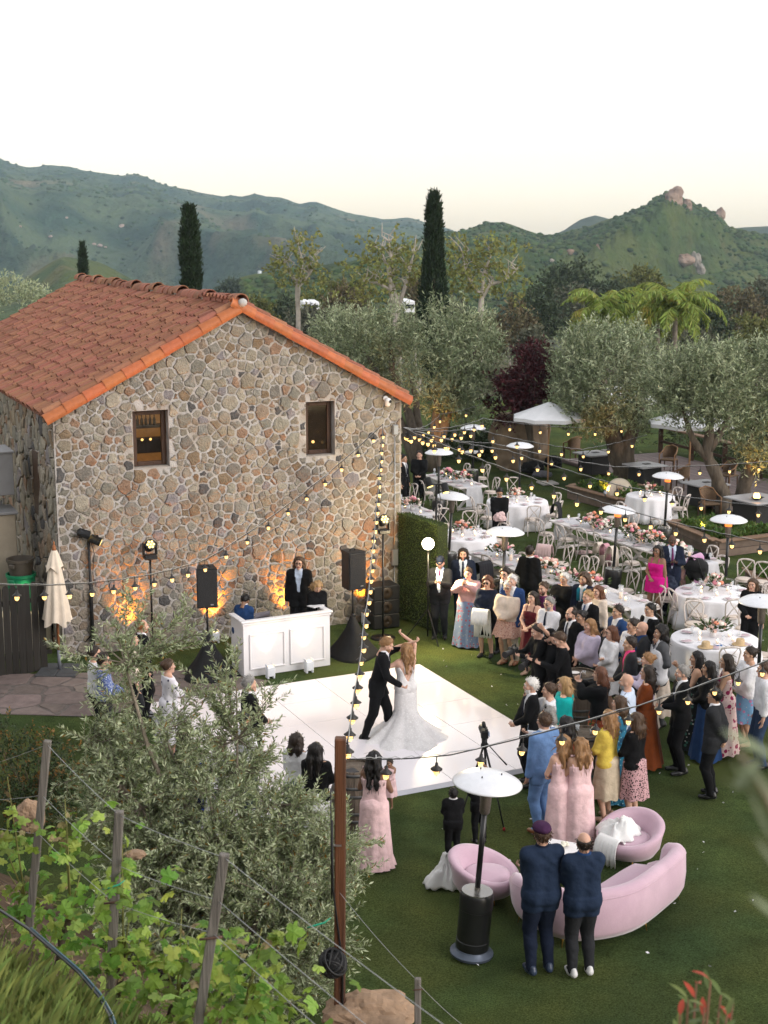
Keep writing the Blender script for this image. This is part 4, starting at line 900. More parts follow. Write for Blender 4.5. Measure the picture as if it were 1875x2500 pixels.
# olive sprig hanging right in front of the lens
def near_sprig():
    rs = np.random.RandomState(88); y0 = 1.25; path = [AT(1990, 2160, y0), AT(1900, 2000, y0), AT(1850, 1900, y0+.03), AT(1800, 1830, y0+.05)]; base = np.array(path[0])
    t = thing('olive_branch', 'blurred olive branch hanging close to the camera at the right edge', 'branch', tuple(base)); MB().tube([tuple(np.array(p)-base) for p in path], [.005, .004, .003, .0015], 6).build('twig', mat('near_twig', (.24, .20, .14), .8, .2), t)
    for k, (u, v, u2, v2, w) in enumerate([(1900, 1850, 1762, 1782, .017), (1790, 1860, 1850, 1950, .028), (1760, 1900, 1850, 1940, .022), (1890, 2060, 1825, 1925, .026), (1860, 1850, 1790, 1930, .022), (1915, 2140, 1840, 2040, .018), (1915, 2250, 1830, 2185, .016), (1900, 1960, 1830, 1870, .02)]):
        a, b = AT(u, v, y0), AT(u2, v2, y0-.02+.04*rs.rand()); d = (b-a); s_ = Vector((d.z, .2, -d.x)).normalized(); vs = []; o0 = Vector(base)
        for i, q in enumerate((.1, .8, 1, .8, .05)):
            c = a.lerp(b, i/4); vs += [tuple(c-s_*w*q*.5-o0), tuple(c+s_*w*q*.5-o0)]
        MB().add(vs, [(2*i, 2*i+1, 2*i+3, 2*i+2) for i in range(4)]).build('leaf', mat('near_leaf', (.20, .24, .14), .5, .15, 20, rand=.3, trans=.3), t)
near_sprig()

# ---- trellis posts, wires, vines
post_m = mat('grey_post_wood', (.16, .145, .13), .95, .35, 10, bump=.9, bsc=26, stretch=(2, 2, .08))
rust = mat('rusty_staple', (.10, .055, .04), .8, .3, 30)
wire_m = mat('galvanised_wire', (.40, .41, .42), .5, .1, metal=.5)
PT = []
for i, (tu, tv, bu, bv, y, lb) in enumerate([(116, 1808, 70, 2275, 11.0, 'weathered grey trellis post farthest up the vine row'), (291, 1980, 268, 2440, 9.5, 'weathered grey trellis post with a green tie, middle of the vine row'), (548, 2085, 487, 2480, 8.0, 'leaning grey trellis post nearest the camera in the vine row')]):
    tp, bt = AT(tu, tv, y), AT(bu, bv, y); d = (tp-bt).normalized(); base = bt-d*.35; t = thing('trellis_post', lb, 'post', base, 0, 'trellis posts of the vine row')
    MB().beam((0, 0, 0), tp-base, .062, .055, 0, .006, (0, 1, 0)).build('timber', post_m, t, False)
    L_ = (tp-base).length; c = d*(L_*.62)
    mb = MB(); mb.tube([tuple(c+Vector((-.07, -.04, .0))), tuple(c+Vector((.07, -.045, .02)))], .008, 6); mb.build('bracket', rust, t)
    PT.append((tp, bt, base))
t = thing('trellis_post', 'short grey trellis post at the bottom beside the tan boulder', 'post', AT(1020, 2560, 11.3)); tp4 = AT(1020, 2388, 11.3)
MB().beam((0, 0, -.3), tp4-AT(1020, 2560, 11.3), .058, .05, 0, .006, (0, 1, 0)).build('timber', post_m, t, False)
mb = MB(); c = (tp4-AT(1020, 2560, 11.3))*.86; mb.tube([tuple(c+Vector((-.045, -.035, 0))), tuple(c+Vector((.05, -.035, .01)))], .006, 6); mb.build('staple', rust, t)
def sag(p, q, s_, n=14):
    p, q = Vector(p), Vector(q); return [tuple(p.lerp(q, i/n)-Vector((0, 0, 4*s_*(i/n)*(1-i/n)))) for i in range(n+1)]
far_l, far_r = AT(-60, 1870, 12.6), AT(1180, 2560, 5.6)
for k, (f, lb) in enumerate(((.98, 'topmost trellis wire strung through the vine post tops'), (.72, 'middle trellis wire of the vine row'), (.52, 'low trellis wire running among the vine leaves'))):
    pts = [Vector(far_l)-Vector((0, 0, (1-f)*1.2))]+[b.lerp(a, f) for a, b, _ in PT]+[Vector(far_r)-Vector((0, 0, (1-f)*1.2))]; o = pts[0]; P = []
    for a, b in zip(pts, pts[1:]): P += [Vector(q)-o for q in sag(a, b, .015)]
    link('trellis_wire', MB().tube(P, .0022, 5).mesh('trellis_wire', wire_m), None, o, None, lb, 'wire', 'trellis wires')
for k, (u0, v0, u1, v1, f, lb) in enumerate([(830, 2180, 1020, 2395, .95, 'thin wire from the string light post down to the short trellis post'), (1020, 2400, 1180, 2540, 1, 'thin wire leaving the short trellis post to the right')]):
    a, b = AT(u0, v0, 12.2 if k == 0 else 11.3), AT(u1, v1, 11.3 if k == 0 else 9.8); P = [tuple(Vector(q)-a) for q in sag(a, b, .03)]; link('trellis_wire', MB().tube(P, .0022, 5).mesh('trellis_wire', wire_m), None, a, None, lb, 'wire', 'trellis wires')
# green plastic ties
for u, v, y, lb in ((283, 2160, 9.4, 'green plastic tie knotted round the middle vine post'), (783, 2252, 9.0, 'scrap of green tie on the vine wire')):
    c = AT(u, v, y); MB().tube([(-.09, -.035, -.02), (-.04, -.045, .0), (.03, -.04, .02), (.07, -.03, .05)], [.004, .007, .006, .003], 6).build('plastic_tie', mat('green_tie', (.02, .30, .18), .4, .1), None, loc=c, label=lb, cat='tie')
# vines
def grape_leaf(name, m, seed):
    rnd = random.Random(seed); pts = [(0, 0), (.2, -.17), (.45, -.08), (.53, .1), (.40, .2), (.57, .33), (.61, .5), (.43, .53), (.29, .6), (.25, .8), (0, 1), (-.25, .8), (-.29, .6), (-.43, .53), (-.61, .5), (-.57, .33), (-.40, .2), (-.53, .1), (-.45, -.08), (-.2, -.17)]
    vs = [(0, .38, .10)]+[(x*rnd.uniform(.9, 1.12), y*rnd.uniform(.92, 1.08), -.30*abs(x)+rnd.uniform(-.09, .09)-.3*max(0, y-.5)) for x, y in pts]; n = len(pts)
    return MB().add(vs, [(0, 1+k, 1+(k+1) % n) for k in range(n)]).mesh(name, m, False)
vine_g = [mat('vine_leaf_a', (.18, .31, .05), .55, .15, 5, rand=.35, hue=.03, spec=.35, trans=.5), mat('vine_leaf_b', (.29, .40, .08), .55, .15, 5, rand=.3, hue=.03, trans=.4), mat('vine_leaf_young', (.30, .24, .12), .6, .15, 5, rand=.3, hue=.02, trans=.3)]
leaf_me = [grape_leaf('leaf', vine_g[k], 3*k+j) for k in range(3) for j in range(2)]
vine_w = mat('vine_wood', (.10, .075, .055), .95, .35, 14, bump=1, bsc=30)
rv = random.Random(17)
VL = [('grapevine at the left edge climbing the first trellis post', [(-20, 2010), (40, 2060), (20, 2160), (110, 2170), (150, 2230), (60, 2230)], 11.2, (60, 2320), 80, (20, 1930)), ('grapevine with a tall yellow shoot between the first two posts', [(160, 2080), (200, 2160), (130, 2240), (250, 2200), (180, 2290), (165, 2040)], 10.6, (150, 2420), 85, (160, 1985)), ('leafy grapevine around the middle trellis post', [(230, 2270), (320, 2260), (330, 2350), (270, 2340), (390, 2330), (300, 2160)], 9.6, (285, 2540), 95, (300, 2080)), ('bright grapevine spilling between the middle and leaning posts', [(400, 2380), (460, 2330), (350, 2430), (430, 2460), (480, 2420), (540, 2360)], 8.8, (400, 2640), 100, (445, 2260)), ('grapevine at the bottom by the leaning post', [(560, 2440), (620, 2400), (640, 2470), (520, 2500), (590, 2500), (640, 2350)], 8.0, (560, 2750), 85, (640, 2310)), ('lowest grapevine, cut by the bottom edge of the view', [(330, 2510), (420, 2520), (600, 2510), (560, 2500), (500, 2540)], 8.3, (420, 2760), 50, (660, 2440))]
for i, (lb, cl, y, (bu, bv), n, tipuv) in enumerate(VL):
    base = AT(bu, bv, y); base.z = float(hillz(base.x, y))-.03; t = thing('grapevine', lb, 'vine', base, 0, 'grapevines'); mb = MB(); cs = [AT(u, v, y+rv.uniform(-.15, .1))-base for u, v in cl]; tip = AT(*tipuv, y)-base
    head = sum(cs, Vector())/len(cs)*.75; rough_tube(mb, [(0, 0, -.05), (.03, .02, head.z*.5), tuple(head)], [.035, .03, .022], rv, 8, .25); mb.build('trunk', vine_w, t)
    mb = MB()
    for c in cs+[tip]: mb.tube([tuple(head), tuple(head.lerp(c, .5)+Vector((0, 0, .05))), tuple(c+Vector((0, 0, .12)))], [.008, .006, .003], 5)
    mb.build('shoots', mat('vine_shoot', (.20, .20, .06), .7, .2, 9), t)
    n = int(n*1.6)
    for k in range(n):
        if k < 7: p = head.lerp(tip, .55+.5*k/7)+Vector((rv.gauss(0, .03), rv.gauss(0, .03), 0)); young = k > 4; sz = rv.uniform(.045, .07)
        else: p = rv.choice(cs)+Vector((rv.gauss(0, .20), rv.gauss(0, .15), rv.gauss(0, .15))); young = rv.random() < .10; sz = rv.uniform(.06, .115)*(.7 if young else 1)
        o = link('leaf', leaf_me[(4 if young else (0 if rv.random() < .55 else 2))+rv.randrange(2)], t); o.location = p
        o.rotation_euler = (R(rv.gauss(-25, 30)), R(rv.gauss(0, 35)), rv.uniform(0, 6.28)); o.scale = (sz,)*3
# grass on the bank and leaf litter
def bank_grass():
    rs = np.random.RandomState(9); n = 22000; P = []
    x = rs.uniform(-5.5, 1.5, n*3); y = rs.uniform(5.2, 12.5, n*3); a = (x*F_PX/np.maximum(y, .1)); dens = np.where((y < 8.6-.25*(x+2)) & (x < -.9), 1.0, .10); dens = np.where((x > -3.6) & (x < -.4) & (np.abs((x+2.8)*3/3.5+(y-11)*.6) < .35), .03, dens)
    k = rs.rand(n*3) < dens; x, y = x[k][:n], y[k][:n]; z = hillz(x, y); n = len(x); h = rs.uniform(.07, .24, n)*np.where(y < 8.8, 1, .5); an = rs.rand(n)*6.28; ln = rs.uniform(.05, .16, n)*h/.2
    bx, by = np.cos(an), np.sin(an); w = .0022
    V = np.stack([np.column_stack([x-by*w, y+bx*w, z-.01]), np.column_stack([x+by*w, y-bx*w, z-.01]), np.column_stack([x+bx*ln*.4+by*w*.7, y+by*ln*.4-bx*w*.7, z+h*.65]), np.column_stack([x+bx*ln, y+by*ln, z+h])], 1)
    link('grass', npmesh('grass', V.reshape(-1, 3), np.arange(4*n).reshape(n, 4), mat('bank_grass', (.15, .19, .05), .7, .2, 4, rand=.45, hue=.03, island=True, trans=.3), False), None, label='tall green grass growing on the vineyard bank', cat='grass', kind='stuff')
bank_grass()
def litter():
    rs = np.random.RandomState(19); n = 2600; x = rs.uniform(-6, 1.2, n); y = rs.uniform(7, 17, n); z = hillz(x, y); k = z > .01; x, y, z = x[k], y[k], z[k]; n = len(x); D = np.column_stack([rs.randn(n), rs.randn(n), .25*rs.rand(n)])
    V, Fq = leaf_quads(np.column_stack([x, y, z+.012]), D, .09, .03, rs); link('leaf_litter', npmesh('leaf_litter', V, Fq, mat('dry_leaf', (.20, .14, .09), .9, .2, 8, rand=.5, island=True), False), None, label='dry leaves and twigs littering the soil under the vines', cat='leaf litter', kind='stuff')
litter()
# irrigation hose
pts = []
for u, v, y in ((-60, 2195, 9.6), (0, 2222, 9.3), (70, 2268, 8.9), (130, 2320, 8.5), (190, 2372, 8.2), (240, 2430, 7.9), (268, 2480, 7.6), (285, 2540, 7.2)):
    p = AT(u, v, y); pts.append(p)
o = pts[0]; link('irrigation_hose', MB().tube([p-o for p in pts], .011, 8).mesh('irrigation_hose', mat('black_hose', (.012, .016, .022), .35, .1, spec=.5)), None, o, None, 'black drip irrigation hose lying along the vine row', 'hose')
o = pts[2]; link('irrigation_hose', MB().tube([p-o+Vector((.02, -.015, .015)) for p in pts[2:]], .007, 8).mesh('irrigation_hose', mat('blue_hose', (.012, .075, .12), .35, .1, spec=.5)), None, o, None, 'thin blue water hose lying on top of the black hose', 'hose')
# rocks
tan_rock = mat('tan_boulder', (.30, .20, .13), .9, .3, 3, bump=1, bsc=14, col2=(.22, .15, .10))
for u, v, y, r, sq, lb in ((905, 2478, 12.4, .33, (1.25, .8, .55), 'tan boulder at the bottom edge beside the wooden post'), (70, 1995, 13.5, .15, (.9, .8, 1), 'pale rock under the shrub at the left edge'), (330, 2085, 12.2, .07, (1.3, .9, .6), 'small stone on the soil behind the vines')):
    c = AT(u, v, y); mb = MB(); blob(mb, (0, 0, 0), r, u*.01, 3, 0, .3, sq); mb.build('boulder', tan_rock, None, False, loc=c, label=lb, cat='rock')
# ================================================================== DANCE FLOOR, MUSIC CORNER, LIGHTS
blk = mat('black_plastic', (.012, .012, .013), .5, .2, 20, spec=.4); blk_m = mat('black_metal', (.015, .015, .016), .4, .15, metal=.3); blk_cloth = mat('black_cloth', (.010, .010, .011), .95, .3, 8, bump=.3, bsc=60)
white_p = mat('white_paint', (.78, .76, .77), .45, .03, 4, bump=.05, bsc=60); chrome = mat('steel', (.55, .55, .56), .3, .06, metal=.9)
def V2(p): return Vector((p[0], p[1], 0))
# ---- white dance floor of square panels
c1, c2, pl = V2((.71, 27.32)), V2((3.15, 22.16)), V2((-2.58, 25.36))
ax = (c2-c1).normalized(); ay = Vector((ax.y, -ax.x, 0))
if ay.dot(pl-c1) < 0: ay = -ay
floor_t = thing('dance_floor', 'glossy white square-panelled dance floor laid on the lawn', 'dance floor', c1, 0)
fl_m = mat('white_gloss_panel', (.80, .755, .79), .10, .025, .7, spec=.5, bump=.02, bsc=3)
nA, nB = 5, 5; sa, sb = (c2-c1).length/nA, 1.13
pm = MB(); pm.box((sa/2, sb/2, .03), (sa-.009, sb-.009, .056), 0, .003); p_me = pm.mesh('floor_panel', fl_m, False)
ang = math.atan2(ax.y, ax.x); flip = 1 if (-math.sin(ang)*ay.x+math.cos(ang)*ay.y) > 0 else -1
for i in range(nA):
    for j in range(nB):
        o = link('floor_panel', p_me, floor_t, loc=(ax*(i*sa)+ay*((j if flip > 0 else j+1)*sb))); o.rotation_euler = (0, 0, ang)
for s0, s1 in ((0, 1), (1, 1), (2, 1), (3, 1)):
    A_, B_ = nA*sa, nB*sb; P = [(Vector(), ax*A_), (ax*A_, ax*A_+ay*B_), (ax*A_+ay*B_, ay*B_), (ay*B_, Vector())][s0]
    d = (P[1]-P[0]).normalized(); outw = Vector((d.y, -d.x, 0)); outw = outw if outw.dot((P[0]+P[1])/2-(ax*A_+ay*B_)/2) > 0 else -outw
    q = [P[0]+outw*.003, P[1]+outw*.003, P[1]+outw*.06, P[0]+outw*.06]
    MB().add([(v.x, v.y, z) for v in q for z in ((.002,) if 0 else (.0,))]+[(q[0].x, q[0].y, .055), (q[1].x, q[1].y, .055)], [(0, 1, 5, 4), (4, 5, 2, 3), (0, 3, 4)[::1], (1, 5, 2)]).build('edge_trim', mat('floor_trim', (.55, .55, .60), .35, .05), floor_t, False)
# ---- flagstone path
path_o = [V2(G(*p)) for p in ((-90, 1742), (200, 1750), (610, 1706), (655, 1662), (480, 1636), (-90, 1650))]
grout = mat('path_grout', (.13, .11, .10), .95, .3, 10, bump=.6); flag_m = mat('flagstone', (.17, .135, .12), .85, .22, 5, bump=.6, bsc=20, rand=.22, hue=.02)
mb = MB(); mb.add([(p.x, p.y, .006) for p in path_o], [tuple(range(6))]); pth = mb.build('path', grout, None, False, kind='structure')
def big_rubble(outline, n, seed):
    rnd = random.Random(seed); xs_, ys_ = [p[0] for p in outline], [p[1] for p in outline]; pts = []
    def ins(x, y): return all((q[0]-p[0])*(y-p[1])-(q[1]-p[1])*(x-p[0]) > 0 for p, q in zip(outline, outline[1:]+outline[:1]))
    tries = 0
    while len(pts) < n and tries < 9000:
        tries += 1; x, y = rnd.uniform(min(xs_), max(xs_)), rnd.uniform(min(ys_), max(ys_)); r = rnd.uniform(.2, .42)
        if ins(x, y) and all((x-a)**2+(y-b)**2 > (r+c)**2*.8 for a, b, c in pts): pts.append((x, y, r))
    g = []
    for x, y, r in pts:
        for p, q in zip(outline, outline[1:]+outline[:1]):
            l = math.hypot(q[0]-p[0], q[1]-p[1]); nx, ny = -(q[1]-p[1])/l, (q[0]-p[0])/l; d = (x-p[0])*nx+(y-p[1])*ny
            if d < 1: g.append((x-2*d*nx, y-2*d*ny, r))
    return [c for c in cells(pts, g) if len(c) > 2], rnd
fl, rnd_ = big_rubble([(p.x, p.y) for p in path_o], 40, 3)
for p in fl:
    mb = MB(); stone_geo(mb, p, rnd_, lambda x, y, o: (x, y, .004+o*.5), .03, 0); mb.build('flagstone', flag_m, pth, False)

# ---- booth
bA, bB = V2((-2.73, 26.60)), V2((-1.08, 27.42)); bx_ = (bB-bA); bw = bx_.length; ba = math.atan2(bx_.y, bx_.x)
t = thing('dj_booth', 'white panelled DJ booth with moulded front standing by the stone wall', 'booth', bA, ba); BH, BD = 1.1, .62
def framed(x0, x1, z0, z1, y, name, par):
    fr = link(name, None, par, loc=(0, 0, 0)); MB().box(((x0+x1)/2, y+.010, (z0+z1)/2), (x1-x0-.02, .012, z1-z0-.02)).build('panel_field', white_p, fr, False)
    for a, b, c, d in ((x0, x1, z0, z0+.035), (x0, x1, z1-.035, z1), (x0, x0+.035, z0+.036, z1-.036), (x1-.035, x1, z0+.036, z1-.036)): MB().box(((a+b)/2, y-.012, (c+d)/2), (b-a, .024, d-c), 0, .007).build('moulding', white_p, fr, False)
MB().box((bw/2, .03, BH/2), (bw, .05, BH), 0, .004).build('front_panel', white_p, t, False)
framed(.12, bw/2-.05, .14, BH-.24, -.002, 'raised_panel', t); framed(bw/2+.05, bw-.12, .14, BH-.24, -.002, 'raised_panel', t)
MB().box((.025, BD/2+.056, BH/2), (.05, BD, BH), 0, .004).build('side_panel', white_p, t, False); MB().box((bw-.025, BD/2+.056, BH/2), (.05, BD, BH), 0, .004).build('side_panel', white_p, t, False)
mb = MB(); mb.box((bw/2, .02, BH+.022), (bw+.10, .13, .04), 0, .012); mb.build('top_moulding', white_p, t, False); mb = MB(); mb.box((bw/2, .012, BH-.03), (bw+.05, .07, .05), 0, .015); mb.build('cornice', white_p, t, False)
for sx in (.02, bw-.02): MB().box((sx, BD/2+.087, BH+.022), (.13, BD-.002, .04), 0, .012).build('side_moulding', white_p, t, False)
MB().box((bw/2, BD/2+.06, .84), (bw-.104, BD, .03)).build('worktop', blk, t, False)
def on_booth(x, y, z): return bA+Matrix.Rotation(ba, 3, 'Z') @ Vector((x, y, z))
t = thing('laptop', 'open grey laptop on the DJ booth', 'laptop', on_booth(.42, .26, .857), ba+.15); lp = mat('laptop_grey', (.16, .15, .17), .35, .05, metal=.7)
MB().box((0, 0, .16), (.34, .24, .018), 0, .006).build('base', lp, t, False); MB().add([(-.17, -.12, .17), (.17, -.12, .17), (.17, -.17, .40), (-.17, -.17, .40), (-.17, -.112, .17), (.17, -.112, .17), (.17, -.162, .40), (-.17, -.162, .40)], [(0, 1, 2, 3), (7, 6, 5, 4), (3, 2, 6, 7), (0, 3, 7, 4), (1, 5, 6, 2), (0, 4, 5, 1)]).build('lid', lp, t, False)
mb = MB()
for sx in (-.14, .14): mb.box((sx, 0, .076), (.02, .2, .152))
mb.build('stand', blk, t, False)
for k, (x, y, w, lb, c) in enumerate([(.80, .3, .36, 'black DJ controller with small lit pads beside the laptop', (.5, .6, .7)), (1.22, .32, .30, 'mixer with colourful lit buttons on the DJ booth', (.9, .35, .3))]):
    t = thing('dj_controller', lb, 'mixer', on_booth(x, y, .857), ba); MB().box((0, 0, .035), (w, .3, .07), 0, .008).build('case', blk, t, False)
    for q in range(2): MB().lathe([(.07, 0), (.07, .012), (.02, .014)], 18, (-w*.28+q*w*.56, .02, .071)).build('jog_wheel', chrome, t)
    for q in range(6): MB().box((-w*.38+q*w*.152, -.1, .075), (.03, .03, .01), 0, .003).build('pad', mat('pad_%d_%d' % (k, q % 3), c, .4, 0, emis=[(1, .2, .15), (.2, .5, 1), (.3, 1, .4)][q % 3], es=1.4), t, False)
t = thing('water_bottle', 'clear plastic water bottle on the booth corner', 'bottle', on_booth(1.62, .18, .857), 0); MB().lathe([(.03, 0), (.033, .02), (.033, .14), (.014, .18), (.014, .2)], 14).build('bottle_body', glass('pet', (.8, .85, .9), .05, .35), t); MB().lathe([(.016, .198), (.016, .22), (0, .22)], 12).build('bottle_cap', white_p, t)
MB().box((0, 0, .006), (.30, .21, .012)).build('notebook', white_p, None, False, loc=on_booth(bw-.12, .42, BH+.046), rz=ba+.35, label='white sheet of paper on the booth corner by the blonde woman', cat='paper')
# ---- speakers on draped stands
def speaker(g, lb, face, hgt=1.42, z1=2.2):
    t = thing('loudspeaker', lb, 'speaker', (g[0], g[1], 0), face, 'loudspeakers on draped stands'); W_, D_, H_ = .40, .38, z1-hgt
    MB().add([(x*W_/2*(1 if y < 0 else .72), y*D_/2, z) for z in (hgt, z1) for y in (-1, 1) for x in (-1, 1)], [(0, 2, 3, 1), (4, 5, 7, 6), (0, 1, 5, 4), (2, 6, 7, 3), (0, 4, 6, 2), (1, 3, 7, 5)]).build('cabinet', blk, t, False)
    MB().box((0, -D_/2-.012, (hgt+z1)/2), (W_*.94, .02, H_*.94), 0, .015).build('grille', mat('speaker_grille', (.016, .016, .017), .6, .2, 200, bump=.5, bsc=300), t, False)
    MB().box((.09, -D_/2-.026, hgt+.07), (.06, .008, .02)).build('badge', chrome, t, False); MB().tube([(-.06, 0, z1), (-.05, 0, z1+.03), (.05, 0, z1+.03), (.06, 0, z1)], .012, 6).build('handle', blk, t)
    MB().tube([(0, 0, .75), (0, 0, hgt)], .02, 10).build('pole', blk_m, t); MB().lathe([(.035, .78), (.045, .8), (.045, .86), (.03, .88)], 12).build('collar', blk_m, t)
    rings = []
    for z, r in ((.0, .56), (.05, .5), (.3, .30), (.55, .15), (.82, .045)): rings.append([(r*math.cos(a)*(1+.12*math.cos(3*a)), r*math.sin(a)*(1+.12*math.cos(3*a)), z) for a in [2*math.pi*k/30 for k in range(30)]])
    MB().loft(rings).build('scrim', blk_cloth, t); return t
speaker((-.64, 28.15), 'black loudspeaker on a draped stand right of the DJ booth', HA+.15); speaker((-3.44, 26.75), 'black loudspeaker on a draped stand left of the DJ booth', HA-.25)
# ---- lamp heads on stands
lens_w = mat('moving_head_lens', (.9, .75, .3), .3, 0, emis=(1, .70, .22), es=2.6)
def moving_head(g, lb, h, yaw):
    t = thing('moving_head_light', lb, 'stage light', (g[0], g[1], 0), yaw, 'moving head lights'); MB().tube([(0, 0, .02), (0, 0, h)], .022, 10).build('pole', blk_m, t); MB().lathe([(.26, 0), (.26, .02), (.03, .03)], 20).build('base_plate', blk_m, t)
    MB().box((0, 0, h+.04), (.26, .22, .09), 0, .015).build('lamp_base', blk, t, False)
    for sx in (-1, 1): MB().box((sx*.13, 0, h+.21), (.035, .12, .26), 0, .012).build('yoke_arm', blk, t, False)
    M = Matrix.Translation((0, 0, h+.27)) @ Matrix.Rotation(R(62), 4, 'X'); hd = MB().lathe([(.06, -.15), (.10, -.12), (.115, 0), (.115, .09), (.10, .10)], 18, M=M).build('lamp_head', blk, t)
    for q in range(7):
        a = q*math.pi/3; r = 0 if q == 6 else .062; MB().lathe([(.026, 0), (.02, .008), (0, .011)], 10, (r*math.cos(a), r*math.sin(a), .101), M=M).build('lens', lens_w, hd)
moving_head(G(374, 1597), 'moving head stage light on a black stand at the left end of the wall', 2.02, HA); moving_head((-.02, 29.35), 'moving head stage light on a stand by the right corner of the house', 2.30, HA)
def par_stand(g, lb, h, heads, yaw, tilt):
    t = thing('par_light_stand', lb, 'stage light', (g[0], g[1], 0), yaw, 'par light stands'); MB().tube([(0, 0, .05), (0, 0, h*.55), (0, 0, h*.56), (0, 0, h)], [.045, .04, .028, .028], 10).build('pole', blk_m, t)
    for k in range(3): a = k*2.094+.4; MB().beam((0, 0, .45), (.42*math.cos(a), .42*math.sin(a), .015), .022, .022).build('leg', blk_m, t, False)
    MB().beam((-.2, 0, h), (.2, 0, h), .03, .03).build('crossbar', blk_m, t, False)
    for x, dz, ya in heads:
        M = Matrix.Translation((x, -.06, h+dz)) @ Matrix.Rotation(ya, 4, 'Z') @ Matrix.Rotation(R(tilt), 4, 'X'); hd = MB().lathe([(.05, -.14), (.085, -.12), (.09, .1), (.095, .1)], 14, M=M, cap=True).build('par_can', blk, t)
        MB().lathe([(.08, .101), (.05, .108), (0, .11)], 14, M=M).build('lens', lens_w, hd)
    mb = MB(); mb.tube([(.03, -.03, h-.05), (.09, -.06, h-.35), (.05, -.05, h-.7), (.06, -.03, h-1.0)], .008, 6); mb.build('cable', blk, t)
par_stand(G(228, 1600), 'tall black stand with two par cans at the left of the stone wall', 2.5, [(-.10, .08, 1.7), (.14, -.08, 1.25)], HA, 115); par_stand((1.25, 33.4), 'black stand with two lit par cans behind the hedge wall', 2.62, [(-.2, .05, .5), (.2, -.1, .2)], .2, 150)
# ---- subwoofer stack
t = thing('subwoofer_stack', 'black stack of amplifier cases against the wall at the right corner', 'speaker', HP(6.9, -.55, 0), HA)
for k in range(3):
    c = MB().box((0, 0, .17+k*.32), (.62, .5, .31), 0, .015).build('case', blk, t, False); MB().lathe([(.13, 0), (.12, .012), (.05, -.0)], 18, M=Matrix.Translation((0, -.252, .17+k*.32)) @ Matrix.Rotation(R(90), 4, 'X')).build('cone', mat('speaker_cone', (.03, .02, .012), .5, .2), c)
# ---- luminaria boxes: white box, lit from the top, washing wall or booth
upl_top = mat('uplight_top', (.9, .85, .7), .4, 0, emis=(1, .72, .34), es=5)
up_m = mat('white_uplight_case', (.74, .76, .80), .5, .03)
def uplight(g, lb, tgt, power, col, size=R(46), blend=.7):
    t = thing('uplight', lb, 'uplight', (g[0], g[1], 0), HA, 'battery uplights'); mb = MB()
    MB().box((0, 0, .135), (.16, .15, .19), 0, .012).build('case', up_m, t, False)
    for sx in (-1, 1): MB().box((sx*.06, 0, .02), (.035, .14, .04), 0, .006).build('foot', up_m, t, False)
    for sx in (-1, 1): MB().box((sx*.074, 0, .25), (.012, .15, .04), 0, .003).build('baffle', up_m, t, False)
    MB().lathe([(.055, .232), (.03, .24), (0, .241)], 14).build('lens', upl_top, t)
    l = bpy.data.lights.new('uplight_beam', 'SPOT'); l.energy = power/EXPO; l.color = col; l.spot_size = size; l.spot_blend = blend; l.shadow_soft_size = .03
    o = bpy.data.objects.new('beam', l); COL.objects.link(o); o.parent = t; o.location = (0, 0, .26)
    d = Matrix.Rotation(-HA, 3, 'Z') @ (Vector(tgt)-Vector((g[0], g[1], .26))); o.rotation_euler = d.to_track_quat('-Z', 'Y').to_euler()
AMB = (1, .31, .025)
for a, out, lb, ht in ((1.35, .32, 'white uplight hidden behind the olive shoots at the foot of the wall', 2.3), (3.15, .30, 'white uplight under the left loudspeaker at the foot of the wall', 1.5), (4.78, .28, 'white uplight behind the DJ booth at the foot of the wall', 1.9), (6.62, .34, 'white uplight right of the draped speaker stand at the foot of the wall', 1.7)):
    p = HP(a, -out*.85); uplight((p.x, p.y), lb, HP(a+.02, .03, ht*1.25), 520, AMB, R(72), 1.0)
gb = on_booth(.46, -.22, 0); uplight((gb.x, gb.y), 'white uplight in front of the left booth panel', on_booth(.46, .0, .85), 26, (1, .70, .34), R(56)); gb = on_booth(1.28, -.22, 0); uplight((gb.x, gb.y), 'white uplight in front of the right booth panel', on_booth(1.28, .0, .85), 26, (1, .70, .34), R(56))
# ---- boxwood hedge wall and flood lamp
hA, hB = Vector((.30, 31.0, 0)), Vector((1.10, 29.72, 0)); hd = (hB-hA); t = thing('hedge_wall', 'tall boxwood hedge screen beside the house corner', 'hedge', hA, math.atan2(hd.y, hd.x)); hl = hd.length+.05
MB().box((hl/2, .16, 1.2), (hl, .28, 2.38), 0, .02).build('backing', mat('hedge_core', (.020, .030, .008), .95, .4, 25, bump=1, bsc=60), t, False)
def hedge_leaves():
    rs = np.random.RandomState(4); n = 9000; f = rs.rand(n); P = np.column_stack([rs.rand(n)*hl, np.where(f < .75, .01, rs.rand(n)*.3), rs.rand(n)*2.4]); top = f > .9; P[top, 2] = 2.4; end = (f > .75) & (f <= .9); P[end, 0] = np.where(rs.rand(end.sum()) < .5, 0, hl)
    V, Fq = leaf_quads(P, np.column_stack([rs.randn(n), -.6+.6*rs.randn(n), .3+.6*rs.randn(n)]), .03, .018, rs); link('foliage', npmesh('foliage', V, Fq, mat('box_leaf', (.075, .11, .018), .6, .2, 9, rand=.4, hue=.02, island=True, trans=.15), False), t)
hedge_leaves()
p = V2((1.02, 29.05)); uplight((HP(7.75, -.35).x, HP(7.75, -.35).y), 'white uplight on the grass at the foot of the hedge wall', (.70, 30.2, 1.6), 260, AMB, R(44))
t = thing('flood_lamp', 'dazzling white flood lamp on a black tripod stand by the hedge', 'lamp', (.93, 29.15, 0), R(175)); MB().tube([(0, 0, .1), (0, 0, 2.1)], .018, 8).build('pole', blk_m, t)
